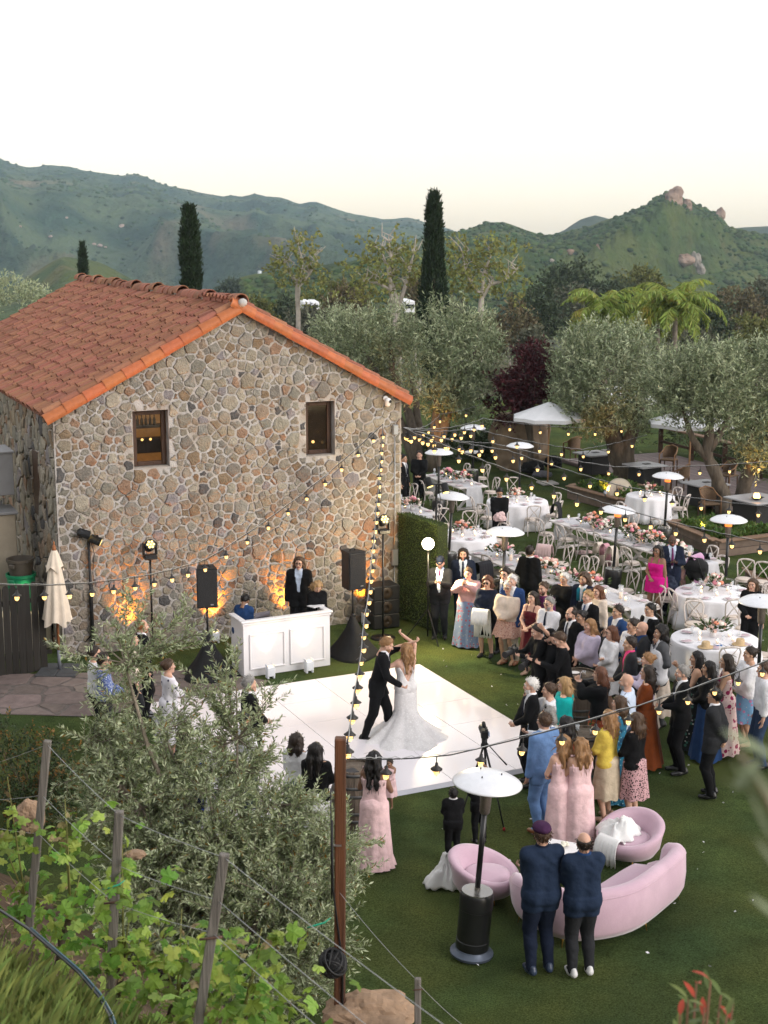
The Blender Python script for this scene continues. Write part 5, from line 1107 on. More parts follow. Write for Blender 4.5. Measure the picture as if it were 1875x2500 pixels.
for k in range(3): a = k*2.094; MB().beam((0, 0, .7), (.5*math.cos(a), .5*math.sin(a), .012), .02, .02).build('leg', blk_m, t, False)
M = Matrix.Translation((0, .02, 2.12)) @ Matrix.Rotation(R(-78), 4, 'X'); MB().lathe([(.05, -.16), (.10, -.13), (.13, .04), (.14, .05)], 20, M=M).build('reflector', blk, t)
MB().lathe([(.125, .052), (.11, .085), (.06, .11), (0, .12)], 20, M=M).build('lens', mat('flood_lens', (1, 1, 1), .3, 0, emis=(1, .86, .58), es=45), t)
l = bpy.data.lights.new('flood_beam', 'POINT'); l.energy = 330/EXPO; l.color = (1, .80, .46); l.shadow_soft_size = .16; o = bpy.data.objects.new('beam', l); COL.objects.link(o); o.parent = t; o.location = (0, .16, 2.15); o.rotation_euler = (R(68), 0, 0)
l = bpy.data.lights.new('flood_throw', 'SPOT'); l.energy = 750/EXPO; l.color = (1, .80, .46); l.spot_size = R(150); l.spot_blend = .7; l.shadow_soft_size = .1; o = bpy.data.objects.new('throw', l); COL.objects.link(o); o.parent = t; o.location = (0, .18, 2.15); o.rotation_euler = (R(70), 0, R(25))
# ---- left corner: closed parasol, board fence, bins, cabinets
uw = mat('oiled_wood', (.26, .095, .035), .6, .25, 12, stretch=(1, 1, .1)); canv = mat('cream_canvas', (.66, .57, .47), .9, .07, 8, bump=.2, bsc=50)
t = thing('closed_parasol', 'closed cream market parasol by the dark fence', 'parasol', (*G(146, 1640), 0), 0); MB().tube([(0, 0, .05), (0, 0, 2.5)], .026, 10).build('pole', uw, t); MB().lathe([(.05, 2.46), (.035, 2.5), (.03, 2.56), (.012, 2.58), (.02, 2.62), (0, 2.66)], 12).build('finial', uw, t)
def folded(z0, z1, r0, r1, name, par, ruff, ph):
    rings = []
    for i in range(9):
        f = i/8; z = z0+(z1-z0)*f; r = r0+(r1-r0)*(f**.8); ring = []
        for k in range(40): a = 2*math.pi*k/40; q = 1+ruff*(.3+.7*f)*math.cos(8*a+ph+.5*math.sin(3*z)); ring.append((r*q*math.cos(a), r*q*math.sin(a), z+(.06*math.cos(4*a+ph) if i == 8 else 0)))
        rings.append(ring)
    MB().loft(rings, cap=False).build(name, canv, par)
folded(2.2, 1.02, .10, .25, 'canopy', t, .22, 0); folded(2.47, 2.1, .05, .17, 'vent_cap', t, .12, 1)
for q in range(4): MB().box(((q % 2-.5)*.40, (q//2-.5)*.40, .03), (.39, .39, .055), 0, .01).build('base_slab', mat('slate_slab', (.065, .068, .072), .7, .2, 6), t, False)
MB().tube([(0, 0, .058), (0, 0, .45)], .034, 12).build('base_tube', mat('grey_base_tube', (.16, .17, .20), .5, .1), t)
fence_b = mat('dark_fence', (.022, .019, .016), .85, .35, 7, bump=.6, bsc=20, stretch=(2, 2, .15), rand=.3)
fa, fb = V2((-9.2, 25.55)), V2((-6.60, 27.22)); fd = (fb-fa).normalized(); fL = (fb-fa).length; t = thing('board_fence', 'dark stained board fence with rounded dog-ear tops', 'fence', fa, math.atan2(fd.y, fd.x))
n = int(fL/.142); bm_ = MB(); bm_.prism([(-.066, 0), (.066, 0), (.066, 1.74), (.045, 1.80), (.0, 1.82), (-.045, 1.80), (-.066, 1.74)], -.011, .011, 0, Matrix.Rotation(R(90), 4, 'X')); b_me = bm_.mesh('board', fence_b, False)
for k in range(n): o = link('board', b_me, t, loc=(.07+k*.142, rng.uniform(-.004, .004), rng.uniform(-.03, .02))); o.rotation_euler = (0, rng.uniform(-.006, .006), 0)
for z in (.35, 1.45): MB().box((fL/2, .035, z), (fL, .04, .09), 0, .004).build('rail', fence_b, t, False)
grn = mat('green_bin', (.010, .19, .085), .45, .12, 5); gbin = mat('brown_bin', (.07, .058, .045), .6, .2, 5)
bp_ = (-7.55, 28.75); t = thing('concrete_plinth', 'low concrete ledge behind the dark fence', 'ledge', (bp_[0], bp_[1], 0), HA); MB().box((0, 0, .4), (1.0, .8, .8), 0, .02).build('ledge', mat('concrete', (.27, .25, .22), .9, .15, 4, bump=.3), t, False)
def bin_(loc, lb, m, r, h, name):
    t = thing(name, lb, 'bin', loc); MB().lathe([(r*.82, 0), (r*.86, .05), (r, h-.08), (r, h-.07), (r*1.08, h-.06), (r*1.08, h), (r*.97, h), (r*.95, h-.04), (r*.8, .06), (0, .06)], 28).build('tub', m, t, True, 35)
    for a in (-2.0, 1.1): MB().box((r*1.05*math.cos(a), r*1.05*math.sin(a), h-.13), (.05, .14, .09), a, .015).build('grip', m, t, False)
bin_((bp_[0], bp_[1], .8), 'green round waste bin standing behind the dark fence', grn, .29, .78, 'waste_bin'); bin_((bp_[0], bp_[1], 1.52), 'brown bin nested on top of the green waste bin', gbin, .265, .38, 'waste_bin')
stuc = mat('stucco', (.36, .31, .24), .95, .1, 3, bump=.4, bsc=40); sheet = mat('sheet_metal', (.27, .27, .28), .5, .08, metal=.2)
t = thing('utility_cabinet', 'plain stucco pillar at the left edge beside the side wall', 'pillar', (-8.35, 29.6, 0), HA); MB().box((0, 0, 1.35), (.9, .8, 2.7), 0, .02).build('pillar', stuc, t, False); MB().box((0, 0, 2.73), (1.0, .9, .06), 0, .01).build('cap', sheet, t, False)
t = thing('duct_box', 'grey sheet metal duct box jutting out at the left edge', 'duct', (-8.75, 29.9, 3.05), HA); MB().box((.1, 0, .45), (1.3, 1.0, .9), 0, .01).build('housing', sheet, t, False); MB().box((.1, 0, .92), (1.36, 1.06, .04), 0, .006).build('lid', sheet, t, False); MB().box((-.3, .3, -.4), (.3, .3, .8), 0, .01).build('duct', sheet, t, False)
t = thing('wall_spot', 'black garden spot lighting the corner stones behind the parasol', 'lamp', (*HP(-.32, .55)[:2], 1.95), HA); MB().tube([(.32, .0, .05), (.1, 0, .06)], .012, 6).build('bracket', blk, t); MB().lathe([(.04, -.09), (.055, .06), (.06, .07)], 12, M=Matrix.Rotation(R(205), 4, 'X')).build('shade', blk, t); MB().lathe([(.05, .071), (0, .08)], 12, M=Matrix.Rotation(R(205), 4, 'X')).build('lens', mat('spot_lens', (1, .9, .6), .3, 0, emis=(1, .8, .42), es=8), t)
l = bpy.data.lights.new('wall_spot_beam', 'SPOT'); l.energy = 130/EXPO; l.color = (1, .80, .42); l.spot_size = R(70); l.spot_blend = .6; l.shadow_soft_size = .05; o = bpy.data.objects.new('beam', l); COL.objects.link(o); o.parent = t; o.location = (-.02, -.03, -.09); o.rotation_euler = (R(8), R(22), 0)

# ---- string light post and strings of lamps
tp, bt = Vector((-.40, 12.4, 4.03)), Vector((-.43, 12.4, float(hillz(-.43, 12.4))-.1)); t = thing('wooden_post', 'tall stained wooden post carrying the string lights', 'post', bt)
MB().beam((0, 0, 0), tp-bt, .105, .105, 0, .012, (0, 1, 0)).build('timber', mat('stained_post', (.115, .045, .020), .6, .35, 9, bump=.5, bsc=30, stretch=(2.2, 2.2, .1), col2=(.06, .028, .018)), t, False)
MB().tube([(-.06, -.03, 1.9), (-.062, -.03, 3.0)], .006, 6).build('conduit', blk, t); MB().tube([(.03, -.06, .3), (.04, -.06, 1.25), (-.045, -.06, 2.0), (-.05, -.06, 2.7)], .009, 6).build('cable', blk, t)
for z in (1.32, 2.45): MB().box((0, -.058, z), (.07, .02, .014)).build('clamp', chrome, t, False)
t = thing('cable_coil', 'black fuzzy ball of netting and cable hung on the wooden post', 'coil', AT(812, 2352, 12.25)); mb = MB(); rc = random.Random(3)
for k in range(16):
    nrm = Vector((rc.gauss(0, 1), rc.gauss(0, 1), rc.gauss(0, 1))).normalized(); x = nrm.orthogonal().normalized(); y = nrm.cross(x); r = rc.uniform(.10, .135); o_ = nrm*rc.uniform(-.05, .05); mb.tube([o_+x*(r*math.cos(a))+y*(r*math.sin(a)) for a in [2*math.pi*q/18 for q in range(19)]], .012, 5, cap=False)
mb.build('cable_loops', blk, t); mb = MB(); blob(mb, (0, 0, 0), .112, 5, 2, 0, .18); mb.build('netting', blk_cloth, t)
rs_ = np.random.RandomState(2); d_ = rs_.randn(900, 3); d_ /= np.linalg.norm(d_, axis=1, keepdims=True); V, Fq = leaf_quads(d_*.105, d_+.6*rs_.randn(900, 3), .045, .004, rs_); link('fuzz', npmesh('fuzz', V, Fq, blk_cloth, False), t)

shade_m = mat('lamp_shade_black', (.020, .018, .018), .5, .2, 20, spec=.4); bulb_m = mat('string_bulb', (1, .7, .3), .3, 0, emis=(1, .56, .17), es=3.0); bulb_glass = mat('string_bulb_core', (1, .8, .5), .3, 0, emis=(1, .72, .33), es=22)
lm = MB(); lm.tube([(0, 0, 0), (.004, 0, -.04), (0, 0, -.075)], .006, 6); lm.lathe([(.014, -.07), (.018, -.10), (.030, -.112), (.062, -.138), (.060, -.142), (.026, -.128), (.022, -.128)], 16); lamp_me = lm.mesh('lamp', shade_m)
lb_ = MB(); lb_.lathe([(.020, -.13), (.030, -.15), (.031, -.17), (.024, -.195), (.010, -.207), (0, -.209)], 12); bulb_me = lb_.mesh('bulb', bulb_m)
lg_ = MB(); lg_.tube([(.034, 0, -.135), (.038, 0, -.17), (.0, 0, -.216), (-.038, 0, -.17), (-.034, 0, -.135)], .0022, 4); lg_.tube([(0, .034, -.135), (0, .038, -.17), (0, 0, -.217), (0, -.038, -.17), (0, -.034, -.135)], .0022, 4); lg_.tube([(.037*math.cos(a), .037*math.sin(a), -.165) for a in [k*.628 for k in range(11)]], .002, 4, cap=False); cage_me = lg_.mesh('cage', shade_m)
def string_lights(lb, pts, n, sg, first=.5, scale=1.0, twist=True):
    """cable through pts (each span sags), n lamps"""
    o = Vector(pts[0]); P = []
    for a, b in zip(pts, pts[1:]):
        q = [Vector(x) for x in sag(a, b, sg*(Vector(b)-Vector(a)).length/10, 20)]; P += q if not P else q[1:]
    t = thing('string_lights', lb, 'string lights', o, 0, 'strings of cafe lamps')
    MB().tube([p-o for p in P], .0075, 6).build('cable', blk, t); mb = MB(); mb.tube([p-o+Vector((.012*math.cos(i*1.7), .012*math.sin(i*1.7), .016+.01*math.sin(i*2.3))) for i, p in enumerate(P)], .004, 5); mb.build('guy_wire', wire_m, t)
    L_ = [0]
    for a, b in zip(P, P[1:]): L_.append(L_[-1]+(b-a).length)
    T = L_[-1]
    for k in range(n):
        s_ = T*(k+first)/n; i = max(j for j in range(len(P)-1) if L_[j] <= s_); f = (s_-L_[i])/max(1e-6, L_[i+1]-L_[i]); p = P[i].lerp(P[i+1], f)-o
        l_ = link('lamp', lamp_me, t, loc=p); l_.rotation_euler = (rng.uniform(-.08, .08), rng.uniform(-.08, .08), rng.uniform(0, 3)); l_.scale = (scale,)*3; link('bulb', bulb_me, l_); link('cage', cage_me, l_)
HK = HP(7.12, -.10, 4.42); HC = HP(7.62, -.06, 4.30)
string_lights('string of lamps from the wooden post up to the hook on the stone wall', [tp+Vector((.06, 0, -.06)), HK], 30, .30, .35)
string_lights('string of lamps hanging across the stone wall down to the left edge', [HK, AT(505, 1366, 24.6), AT(-60, 1425, 17.0)], 20, .22, .6)
string_lights('string of lamps from the wooden post sagging off to the right edge', [tp+Vector((.06, -.02, -.2)), AT(1100, 1843, 13.6), AT(1930, 1590, 20.5)], 13, .12, .75)
def far_s(lb, uvs, n, sg=.12): string_lights(lb, [HC]+[AT(u, v, y) for u, v, y in uvs], n, sg, .35, 1.25)
far_s('string of lamps over the tables, lowest line reaching the right edge', [(1300, 1168, 30.5), (1590, 1262, 29), (1900, 1330, 28)], 15)
far_s('string of lamps over the tables, second line up at the right edge', [(1240, 1100, 34), (1530, 1190, 33), (1900, 1240, 32)], 16)
far_s('string of lamps running to the olive in the parasol planter', [(1200, 1082, 38), (1500, 1140, 40), (1900, 1125, 42)], 17)
far_s('string of lamps running out past the big boulder', [(1150, 1045, 38), (1420, 1098, 42), (1580, 1062, 44)], 14)
far_s('string of lamps passing in front of the white market parasol', [(1180, 1022, 42), (1440, 1045, 46), (1560, 1030, 48)], 13)
far_s('short string of lamps into the olive behind the house corner', [(1075, 1012, 46), (1180, 985, 50)], 7)

# ---- mushroom patio heaters
alu = mat('brushed_aluminium', (.74, .75, .79), .35, .05, 12, metal=.3); perf = mat('perforated_steel', (.20, .17, .15), .4, .3, 60, metal=.8, bump=.6, bsc=150); glow = mat('heater_glow', (.9, .2, .05), .5, .1, emis=(1, .18, .03), es=2.2); hbk = mat('heater_black', (.014, .014, .015), .3, .15, 10, spec=.5)
def heater(g, lb, tilt=(0, 0), lit=False, h=2.25):
    t = thing('patio_heater', lb, 'patio heater', (g[0], g[1], 0), 0, 'mushroom patio heaters'); t.rotation_euler = (tilt[0], tilt[1], rng.uniform(0, 6))
    t.rotation_euler = (tilt[0], tilt[1], 0)
    MB().lathe([(.26, .0), (.265, .03), (.215, .075), (.21, .09)], 28).build('base_skirt', mat('heater_foot', (.09, .11, .15), .4, .1, metal=.3), t, True, 40)
    MB().lathe([(.20, .085), (.205, .10), (.205, .20), (.20, .205), (.20, .60), (.205, .605), (.205, .78), (.19, .81)], 28).build('tank_cover', hbk, t, True, 40); MB().lathe([(.188, .805), (.188, .825), (.04, .83), (.035, .87)], 28).build('cover_lid', mat('heater_lid', (.30, .29, .28), .25, .1, metal=.8), t, True, 40)
    MB().tube([(0, 0, .82), (0, 0, h-.42)], .034, 12).build('pole', hbk, t); MB().lathe([(.05, h-.44), (.062, h-.42), (.072, h-.20), (.075, h-.10), (.12, h-.085), (.12, h-.06), (.05, h-.045)], 20).build('burner', perf, t, True, 40)
    if lit: MB().lathe([(.078, h-.19), (.078, h-.11)], 20, cap=False).build('glow_screen', glow, t)
    pr = [(.415, h-.06), (.418, h-.055), (.40, h-.035), (.30, h+.022), (.16, h+.058), (.03, h+.07), (.0, h+.071)]; MB().lathe(pr+[], 40).build('dish', alu, t); MB().lathe([(.0, h+.06), (.15, h+.048), (.30, h+.012), (.40, h-.045), (.414, h-.062)], 40).build('dish_underside', alu, t)
    for k in range(3): a = k*2.09; MB().lathe([(.008, 0), (.008, .02), (0, .022)], 8, (.16*math.cos(a), .16*math.sin(a), h+.055)).build('screw', blk_m, t)
heater((1.06, 15.85), 'patio heater closest to the camera, next to the pink round chair', (0, R(4.2)))
heater((2.55, 29.9), 'patio heater in front of the long table behind the guests', (0, R(1.5)))
heater((1.55, 34.0), 'patio heater between the hedge wall and the round table', (0, R(3)))
heater((1.60, 40.9), 'patio heater beside the waiter near the house corner'); heater((4.08, 42.2), 'patio heater in front of the big boulder'); heater((2.91, 46.1), 'far patio heater in front of the olive trunk')
heater((5.32, 32.3), 'patio heater glowing by the middle long table', (0, R(2.6)), True); heater((7.42, 36.9), 'patio heater in front of the half-round sweetheart table', (0, R(1.5)), True); heater((7.72, 31.2), 'patio heater glowing in front of the square planter', (0, 0), True); heater((6.62, 24.1), 'patio heater half cut off by the right edge')

# ---- lounge suite in pink velvet
vel = mat('pink_velvet', (.55, .385, .46), .85, .10, 3, sheen=.5, bump=.1, bsc=40, col2=(.49, .33, .41), mix2=(.4, .7)); brass = mat('brass', (.45, .27, .08), .3, .1, metal=.9)
def catmull(P, n):
    P = [Vector(p) for p in P]; Q = [P[0]*2-P[1]]+P+[P[-1]*2-P[-2]]; out = []
    for i in range(len(P)-1):
        for k in range(n):
            t_ = k/n; a, b, c, d = Q[i:i+4]; out.append(.5*((2*b)+(c-a)*t_+(2*a-5*b+4*c-d)*t_*t_+(-a+3*b-3*c+d)*t_**3))
    return out+[P[-1]]
sp = catmull([(1.62, 17.02, 0), (1.66, 16.52, 0), (1.98, 16.04, 0), (2.44, 15.87, 0), (3.08, 16.12, 0), (3.66, 16.80, 0), (3.92, 17.24, 0), (3.82, 17.56, 0)], 5); so = sp[17]
t = thing('curved_sofa', 'long curved pink velvet sofa seen from behind', 'sofa', so)
N_ = len(sp); rings_b = []; rings_s = []
for i, p in enumerate(sp):
    d = (sp[min(i+1, N_-1)]-sp[max(i-1, 0)]).normalized(); inn = Vector((-d.y, d.x, 0)); f = i/(N_-1); zt = .52+.24*min(1, max(0, (f-.02)/.3))**.8-.02*f; e = min(1, min(f, 1-f)/.07); p = p-so
    th = .20*(.8+.2*e); zt = .42+(zt-.42)*(.8+.2*e)
    rings_b.append([tuple(p+inn*a+Vector((0, 0, z))) for a, z in ((.04, .13), (0, .22), (-.015, .4), (0, zt-.06), (.04, zt-.012), (th*.5, zt), (th*.85, zt-.02), (th+.02, zt-.08), (th+.05, .42), (th+.06, .16))])
    dp = (.78)*(.55+.45*math.sin(math.pi*min(1, max(0, f)))**.5)
    rings_s.append([tuple(p+inn*a+Vector((0, 0, z))) for a, z in ((.08, .14), (.08, .40), (.16, .44), (dp*.6, .45), (dp-.05, .44), (dp, .40), (dp+.01, .30), (dp-.02, .16), (dp-.06, .14))])
MB().loft(rings_b).build('back', vel, t); MB().tube([Vector(r[3])+Vector((0, 0, -.02)) for r in rings_b], .007, 6).build('piping', vel, t); MB().loft(rings_s).build('seat', vel, t)
for i in (4, 12, 22, 30): p = sp[i]-so; d = (sp[i+1]-sp[i-1]).normalized(); inn = Vector((-d.y, d.x, 0)); MB().tube([tuple(p+inn*.10+Vector((0, 0, .15))), tuple(p+inn*.06)], [.012, .007], 8).build('leg', brass, t); MB().tube([tuple(p+inn*.5+Vector((0, 0, .15))), tuple(p+inn*.52)], [.012, .007], 8).build('leg', brass, t)
def tub_chair(loc, yaw, lb):
    t = thing('tub_chair', lb, 'armchair', loc, yaw, 'round pink chairs'); rings = []      # high back towards +X
    for k in range(48):
        a = 2*math.pi*k/48; c = (1+math.cos(a))/2; zr = .36+.25*c**1.3; ro = .44; fl = .06*c; ca, sa_ = math.cos(a), math.sin(a)
        rings.append([(r*ca, r*sa_, z) for r, z in ((.26, .10), (.36, .13), (ro-.01, .24), (ro+fl*.5, zr-.10), (ro+fl, zr-.03), (ro+fl-.03, zr), (ro+fl-.09, zr-.01), (ro+fl-.14, zr-.07), (ro-.15, .34), (ro-.17, .28))])
    n = len(rings[0]); vs = [p for r in rings for p in r]; fs = [(k*n+j, ((k+1) % 48)*n+j, ((k+1) % 48)*n+j+1, k*n+j+1) for k in range(48) for j in range(n-1)]; fs.append(tuple(k*n for k in range(48))[::-1])
    MB().add(vs, fs).build('shell', vel, t); MB().lathe([(.0, .24), (.29, .24), (.315, .30), (.30, .35), (.24, .375), (0, .385)], 32, (-.02, 0, 0)).build('seat_cushion', vel, t)
    for k in range(4): a = k*1.571+.78; MB().tube([(.22*math.cos(a), .22*math.sin(a), .11), (.27*math.cos(a), .27*math.sin(a), 0)], [.012, .007], 8).build('leg', brass, t)
tub_chair((3.40, 18.46, 0), R(48), 'round pink velvet chair with a white blanket over its arm'); tub_chair((1.33, 17.32, 0), R(158), 'round pink velvet chair beside the tall patio heater')
t = thing('coffee_table', 'white topped low table with brass legs inside the lounge circle', 'table', (2.28, 17.55, 0), R(66)); MB().box((0, 0, .44), (1.1, .62, .03), 0, .008).build('table_top', white_p, t, False)
for sx in (-1, 1):
    for sy in (-1, 1): MB().beam((sx*.5, sy*.27, 0), (sx*.5, sy*.27, .424), .022, .022).build('leg', brass, t, False)
    MB().beam((sx*.5, -.258, .02), (sx*.5, .258, .02), .018, .018).build('stretcher', brass, t, False)
mb = MB(); rf = random.Random(2)
for k in range(7): blob(mb, (rf.uniform(-.05, .05), rf.uniform(-.05, .05), .03+rf.uniform(0, .03)), rf.uniform(.02, .035), k, 1, 0, .3)
mb.build('rose', mat('white_rose', (.75, .72, .60), .7, .1), None, loc=(2.42, 17.85, .455), label='white rose lying on the low lounge table', cat='flower')
def crumple(name, lb, loc, sc3, seed, m, cat='blanket'):
    """dropped cloth: a mound with radiating folds and an uneven hem"""
    na, nr = 72, 16; a = np.arange(na)/na*2*np.pi; r = np.linspace(0.02, 1, nr)[:, None]; wob = 1+.18*np.sin(3*a+seed)+.10*np.sin(7*a+2*seed); x, y = r*wob*np.cos(a), r*wob*np.sin(a)
    q = a*4.5+2.2*fbm(x*1.5+seed, y*1.5, 0, 3); z = (1-r**1.7)*(.75+.35*fbm(x*1.8+seed, y*1.8, 3, 3))+.30*np.abs(np.sin(q))*np.sin(np.pi*np.clip(r*.9+.1, 0, 1))+.14*np.abs(vnoise(x*6+seed, y*6, 1))
    v = np.column_stack([(x*sc3[0]).ravel(), (y*sc3[1]).ravel(), (z*sc3[2]).ravel()-.3*sc3[2]]); i = np.arange(na*nr).reshape(nr, na); f = np.column_stack([i[:-1].ravel(), np.roll(i, -1, 1)[:-1].ravel(), np.roll(i, -1, 1)[1:].ravel(), i[1:].ravel()])
    o = link(name, npmesh(name, v, f[:, ::-1], m, True), None, loc, seed, lb, cat); md = o.modifiers.new('cloth_thickness', 'SOLIDIFY'); md.thickness = .01; return o
def heap(name, lb, loc, sc3, seed, m, cat='blanket', amp=.35):
    """crumpled cloth: folded, uneven lump"""
    mb = MB(); blob(mb, (0, 0, 0), 1, seed, 4, 0, 0); v = np.concatenate(mb.v); d = 1+amp*fbm(v[:, 0]*1.6+seed, v[:, 1]*1.6, v[:, 2]*1.6, 3)+.13*np.abs(vnoise(v[:, 0]*3+seed, v[:, 1]*3, v[:, 2]*6))+.03*np.abs(vnoise(v[:, 0]*11+seed, v[:, 1]*11, v[:, 2]*11)); v = v*d[:, None]; v[:, 2] = np.maximum(v[:, 2], -.55); mb.v = [v*np.array(sc3)]
    return mb.build(name, m, None, loc=loc, label=lb, cat=cat)
cl_w = mat('white_throw', (.74, .74, .73), .9, .06, 6, bump=.3, bsc=30)
crumple('blanket', 'crumpled white blanket lying on the seat of the round chair', (3.27, 18.48, .44), (.30, .26, .22), 3.1, cl_w); crumple('blanket', 'white blankets piled on the lawn behind the round chair', (.84, 17.72, .09), (.25, .29, .34), 7.7, cl_w)
def drape(name, lb, top, w, lens, m, yaw, cat='blanket'):
    """cloth hung over an edge: front and back fall with soft folds"""
    vs = []; n = 18; rows = [(-.14, -lens[0]), (-.13, -lens[0]*.5), (-.10, -.06), (-.05, .0), (0, .02), (.05, .0), (.09, -.06), (.12, -lens[1]*.5), (.13, -lens[1])]
    for j, (y, z) in enumerate(rows):
        for i in range(n+1): x = (i/n-.5)*w; k = abs(z)/max(lens); vs.append((x*(1+.1*k), y+.022*k*math.sin(i*1.9+j*.4), z+.015*math.sin(i*2.3)*k))
    fs = [(j*(n+1)+i, j*(n+1)+i+1, (j+1)*(n+1)+i+1, (j+1)*(n+1)+i) for j in range(len(rows)-1) for i in range(n)]; me = MB().add(vs, fs).mesh(name, m); o = link(name, me, None, top, yaw, lb, cat); md = o.modifiers.new('cloth_thickness', 'SOLIDIFY'); md.thickness = .012; return o
drape('throw', 'white throw hanging over the arm of the round pink chair', (3.10, 18.24, .42), .36, (.34, .10), cl_w, R(-48))
# ---- wine barrels
oak = mat('barrel_oak', (.135, .105, .080), .85, .35, 7, bump=.7, bsc=24, stretch=(2, 2, .15), rand=.25); hoop = mat('barrel_hoop', (.12, .12, .12), .5, .2, metal=.7)
def barrel(g, lb, items=None):
    t = thing('wine_barrel', lb, 'barrel', (g[0], g[1], 0), 0, 'oak wine barrels'); H_, r0, r1 = .95, .285, .35; n = 20
    for k in range(n):
        a0, a1 = 2*math.pi*k/n+.008, 2*math.pi*(k+1)/n-.008; vs = []
        for i in range(7):
            z = H_*i/6; r = r0+(r1-r0)*math.sin(math.pi*i/6)
            for a in (a0, a1): vs.append((r*math.cos(a), r*math.sin(a), z))
            for a in (a1, a0): vs.append(((r-.025)*math.cos(a), (r-.025)*math.sin(a), z))
        fs = [(i*4+j, i*4+(j+1) % 4, i*4+4+(j+1) % 4, i*4+4+j) for i in range(6) for j in range(4)]+[(3, 2, 1, 0), (24, 25, 26, 27)]; MB().add(vs, fs).build('stave', oak, t, False)
    for z in (.04, .22, .34, .60, .72, .90): r = r0+(r1-r0)*math.sin(math.pi*z/H_)+.005; MB().lathe([(r-.004, z-.022), (r+.003, z-.02), (r+.003, z+.02), (r-.004, z+.022)], 32, cap=False).build('hoop', hoop, t)
    MB().lathe([(0, H_-.035), (r0-.02, H_-.035), (r0-.02, H_-.06), (0, H_-.06)], 28).build('barrel_head', oak, t, False)
barrel((-.42, 19.55), 'oak wine barrel behind the bridesmaid with the baby'); barrel((3.45, 24.0), 'oak wine barrel with plates and a glass among the guests'); barrel((3.12, 21.0), 'oak wine barrel with drinks behind the yellow sweater')
MB().box((0, 0, .02), (.24, .17, .035), 0, .01).build('notebook', mat('black_book', (.02, .02, .024), .5, .1), None, False, loc=(-.5, 19.4, .90), rz=.5, label='black notebook lying on the barrel by the bridesmaid', cat='book')
gl = glass('clear_glass', (.85, .88, .92), .04, .28); amber = mat('drink', (.40, .22, .07), .2, .1, trans=.3)
def tumbler(loc, lb, drink=None):
    t = thing('drink_glass', lb, 'glass', loc); MB().lathe([(.030, 0), (.036, .10), (.034, .10), (.029, .008), (0, .008)], 14).build('tumbler', gl, t)
    if drink: MB().lathe([(.027, .01), (.031, .06), (0, .06)], 12).build('drink', drink, t)
tumbler((3.50, 23.86, .917), 'tumbler of water on the barrel among the guests', amber); tumbler((3.22, 20.92, .917), 'tumbler with an amber drink on the barrel behind the yellow sweater', amber); tumbler((3.02, 21.12, .917), 'empty tumbler on the barrel behind the yellow sweater')
MB().lathe([(0, 0), (.07, 0), (.095, .012), (.09, .016), (.06, .006), (0, .006)], 20, sy=.8).build('side_plate', white_p, None, loc=(3.36, 24.05, .917), label='white dish on the barrel beside the camera crew', cat='plate')
# ---- video camera on a tripod
t = thing('video_tripod', 'black video camera on a tall tripod at the edge of the dance floor', 'camera', (1.47, 19.75, 0), 0)
for k, (dx, dy) in enumerate(((.28, -.32), (-.36, -.12), (.10, .40))):
    MB().tube([(.03*dx, .03*dy, 1.18), (dx*.55, dy*.55, .6)], .016, 8).build('leg', blk_m, t); MB().tube([(dx*.55, dy*.55, .6), (dx, dy, .02)], .011, 8).build('lower_leg', blk_m, t); MB().lathe([(.02, 0), (.022, .03), (.012, .05)], 10, (dx, dy, 0)).build('foot', mat('red_rubber', (.25, .02, .02), .7, .1), t)
MB().lathe([(.05, 1.16), (.055, 1.2), (.04, 1.24), (.045, 1.30)], 14).build('fluid_head', blk, t); MB().tube([(.03, -.03, 1.24), (.18, -.22, 1.12), (.30, -.34, 1.02)], [.009, .008, .013], 8).build('pan_handle', blk_m, t)
MB().box((0, 0, 1.37), (.11, .16, .12), 0, .015).build('camera_body', blk, t, False); MB().lathe([(.045, 0), (.05, .12), (.055, .18), (.05, .18)], 16, M=Matrix.Translation((-.02, .08, 1.37)) @ Matrix.Rotation(R(-90), 4, 'X')).build('camera_lens', blk, t)
MB().box((.02, -.05, 1.46), (.04, .14, .03), 0, .008).build('top_handle', blk, t, False); MB().lathe([(.015, -.08), (.028, -.06), (.028, .07), (.015, .09)], 12, M=Matrix.Translation((-.01, .03, 1.50)) @ Matrix.Rotation(R(90), 4, 'X')).build('microphone', blk_cloth, t); MB().box((.06, -.10, 1.40), (.012, .09, .06), 0, .004).build('monitor', mat('monitor_screen', (.02, .02, .02), .2, 0, emis=(.5, .6, .8), es=.5), t, False)
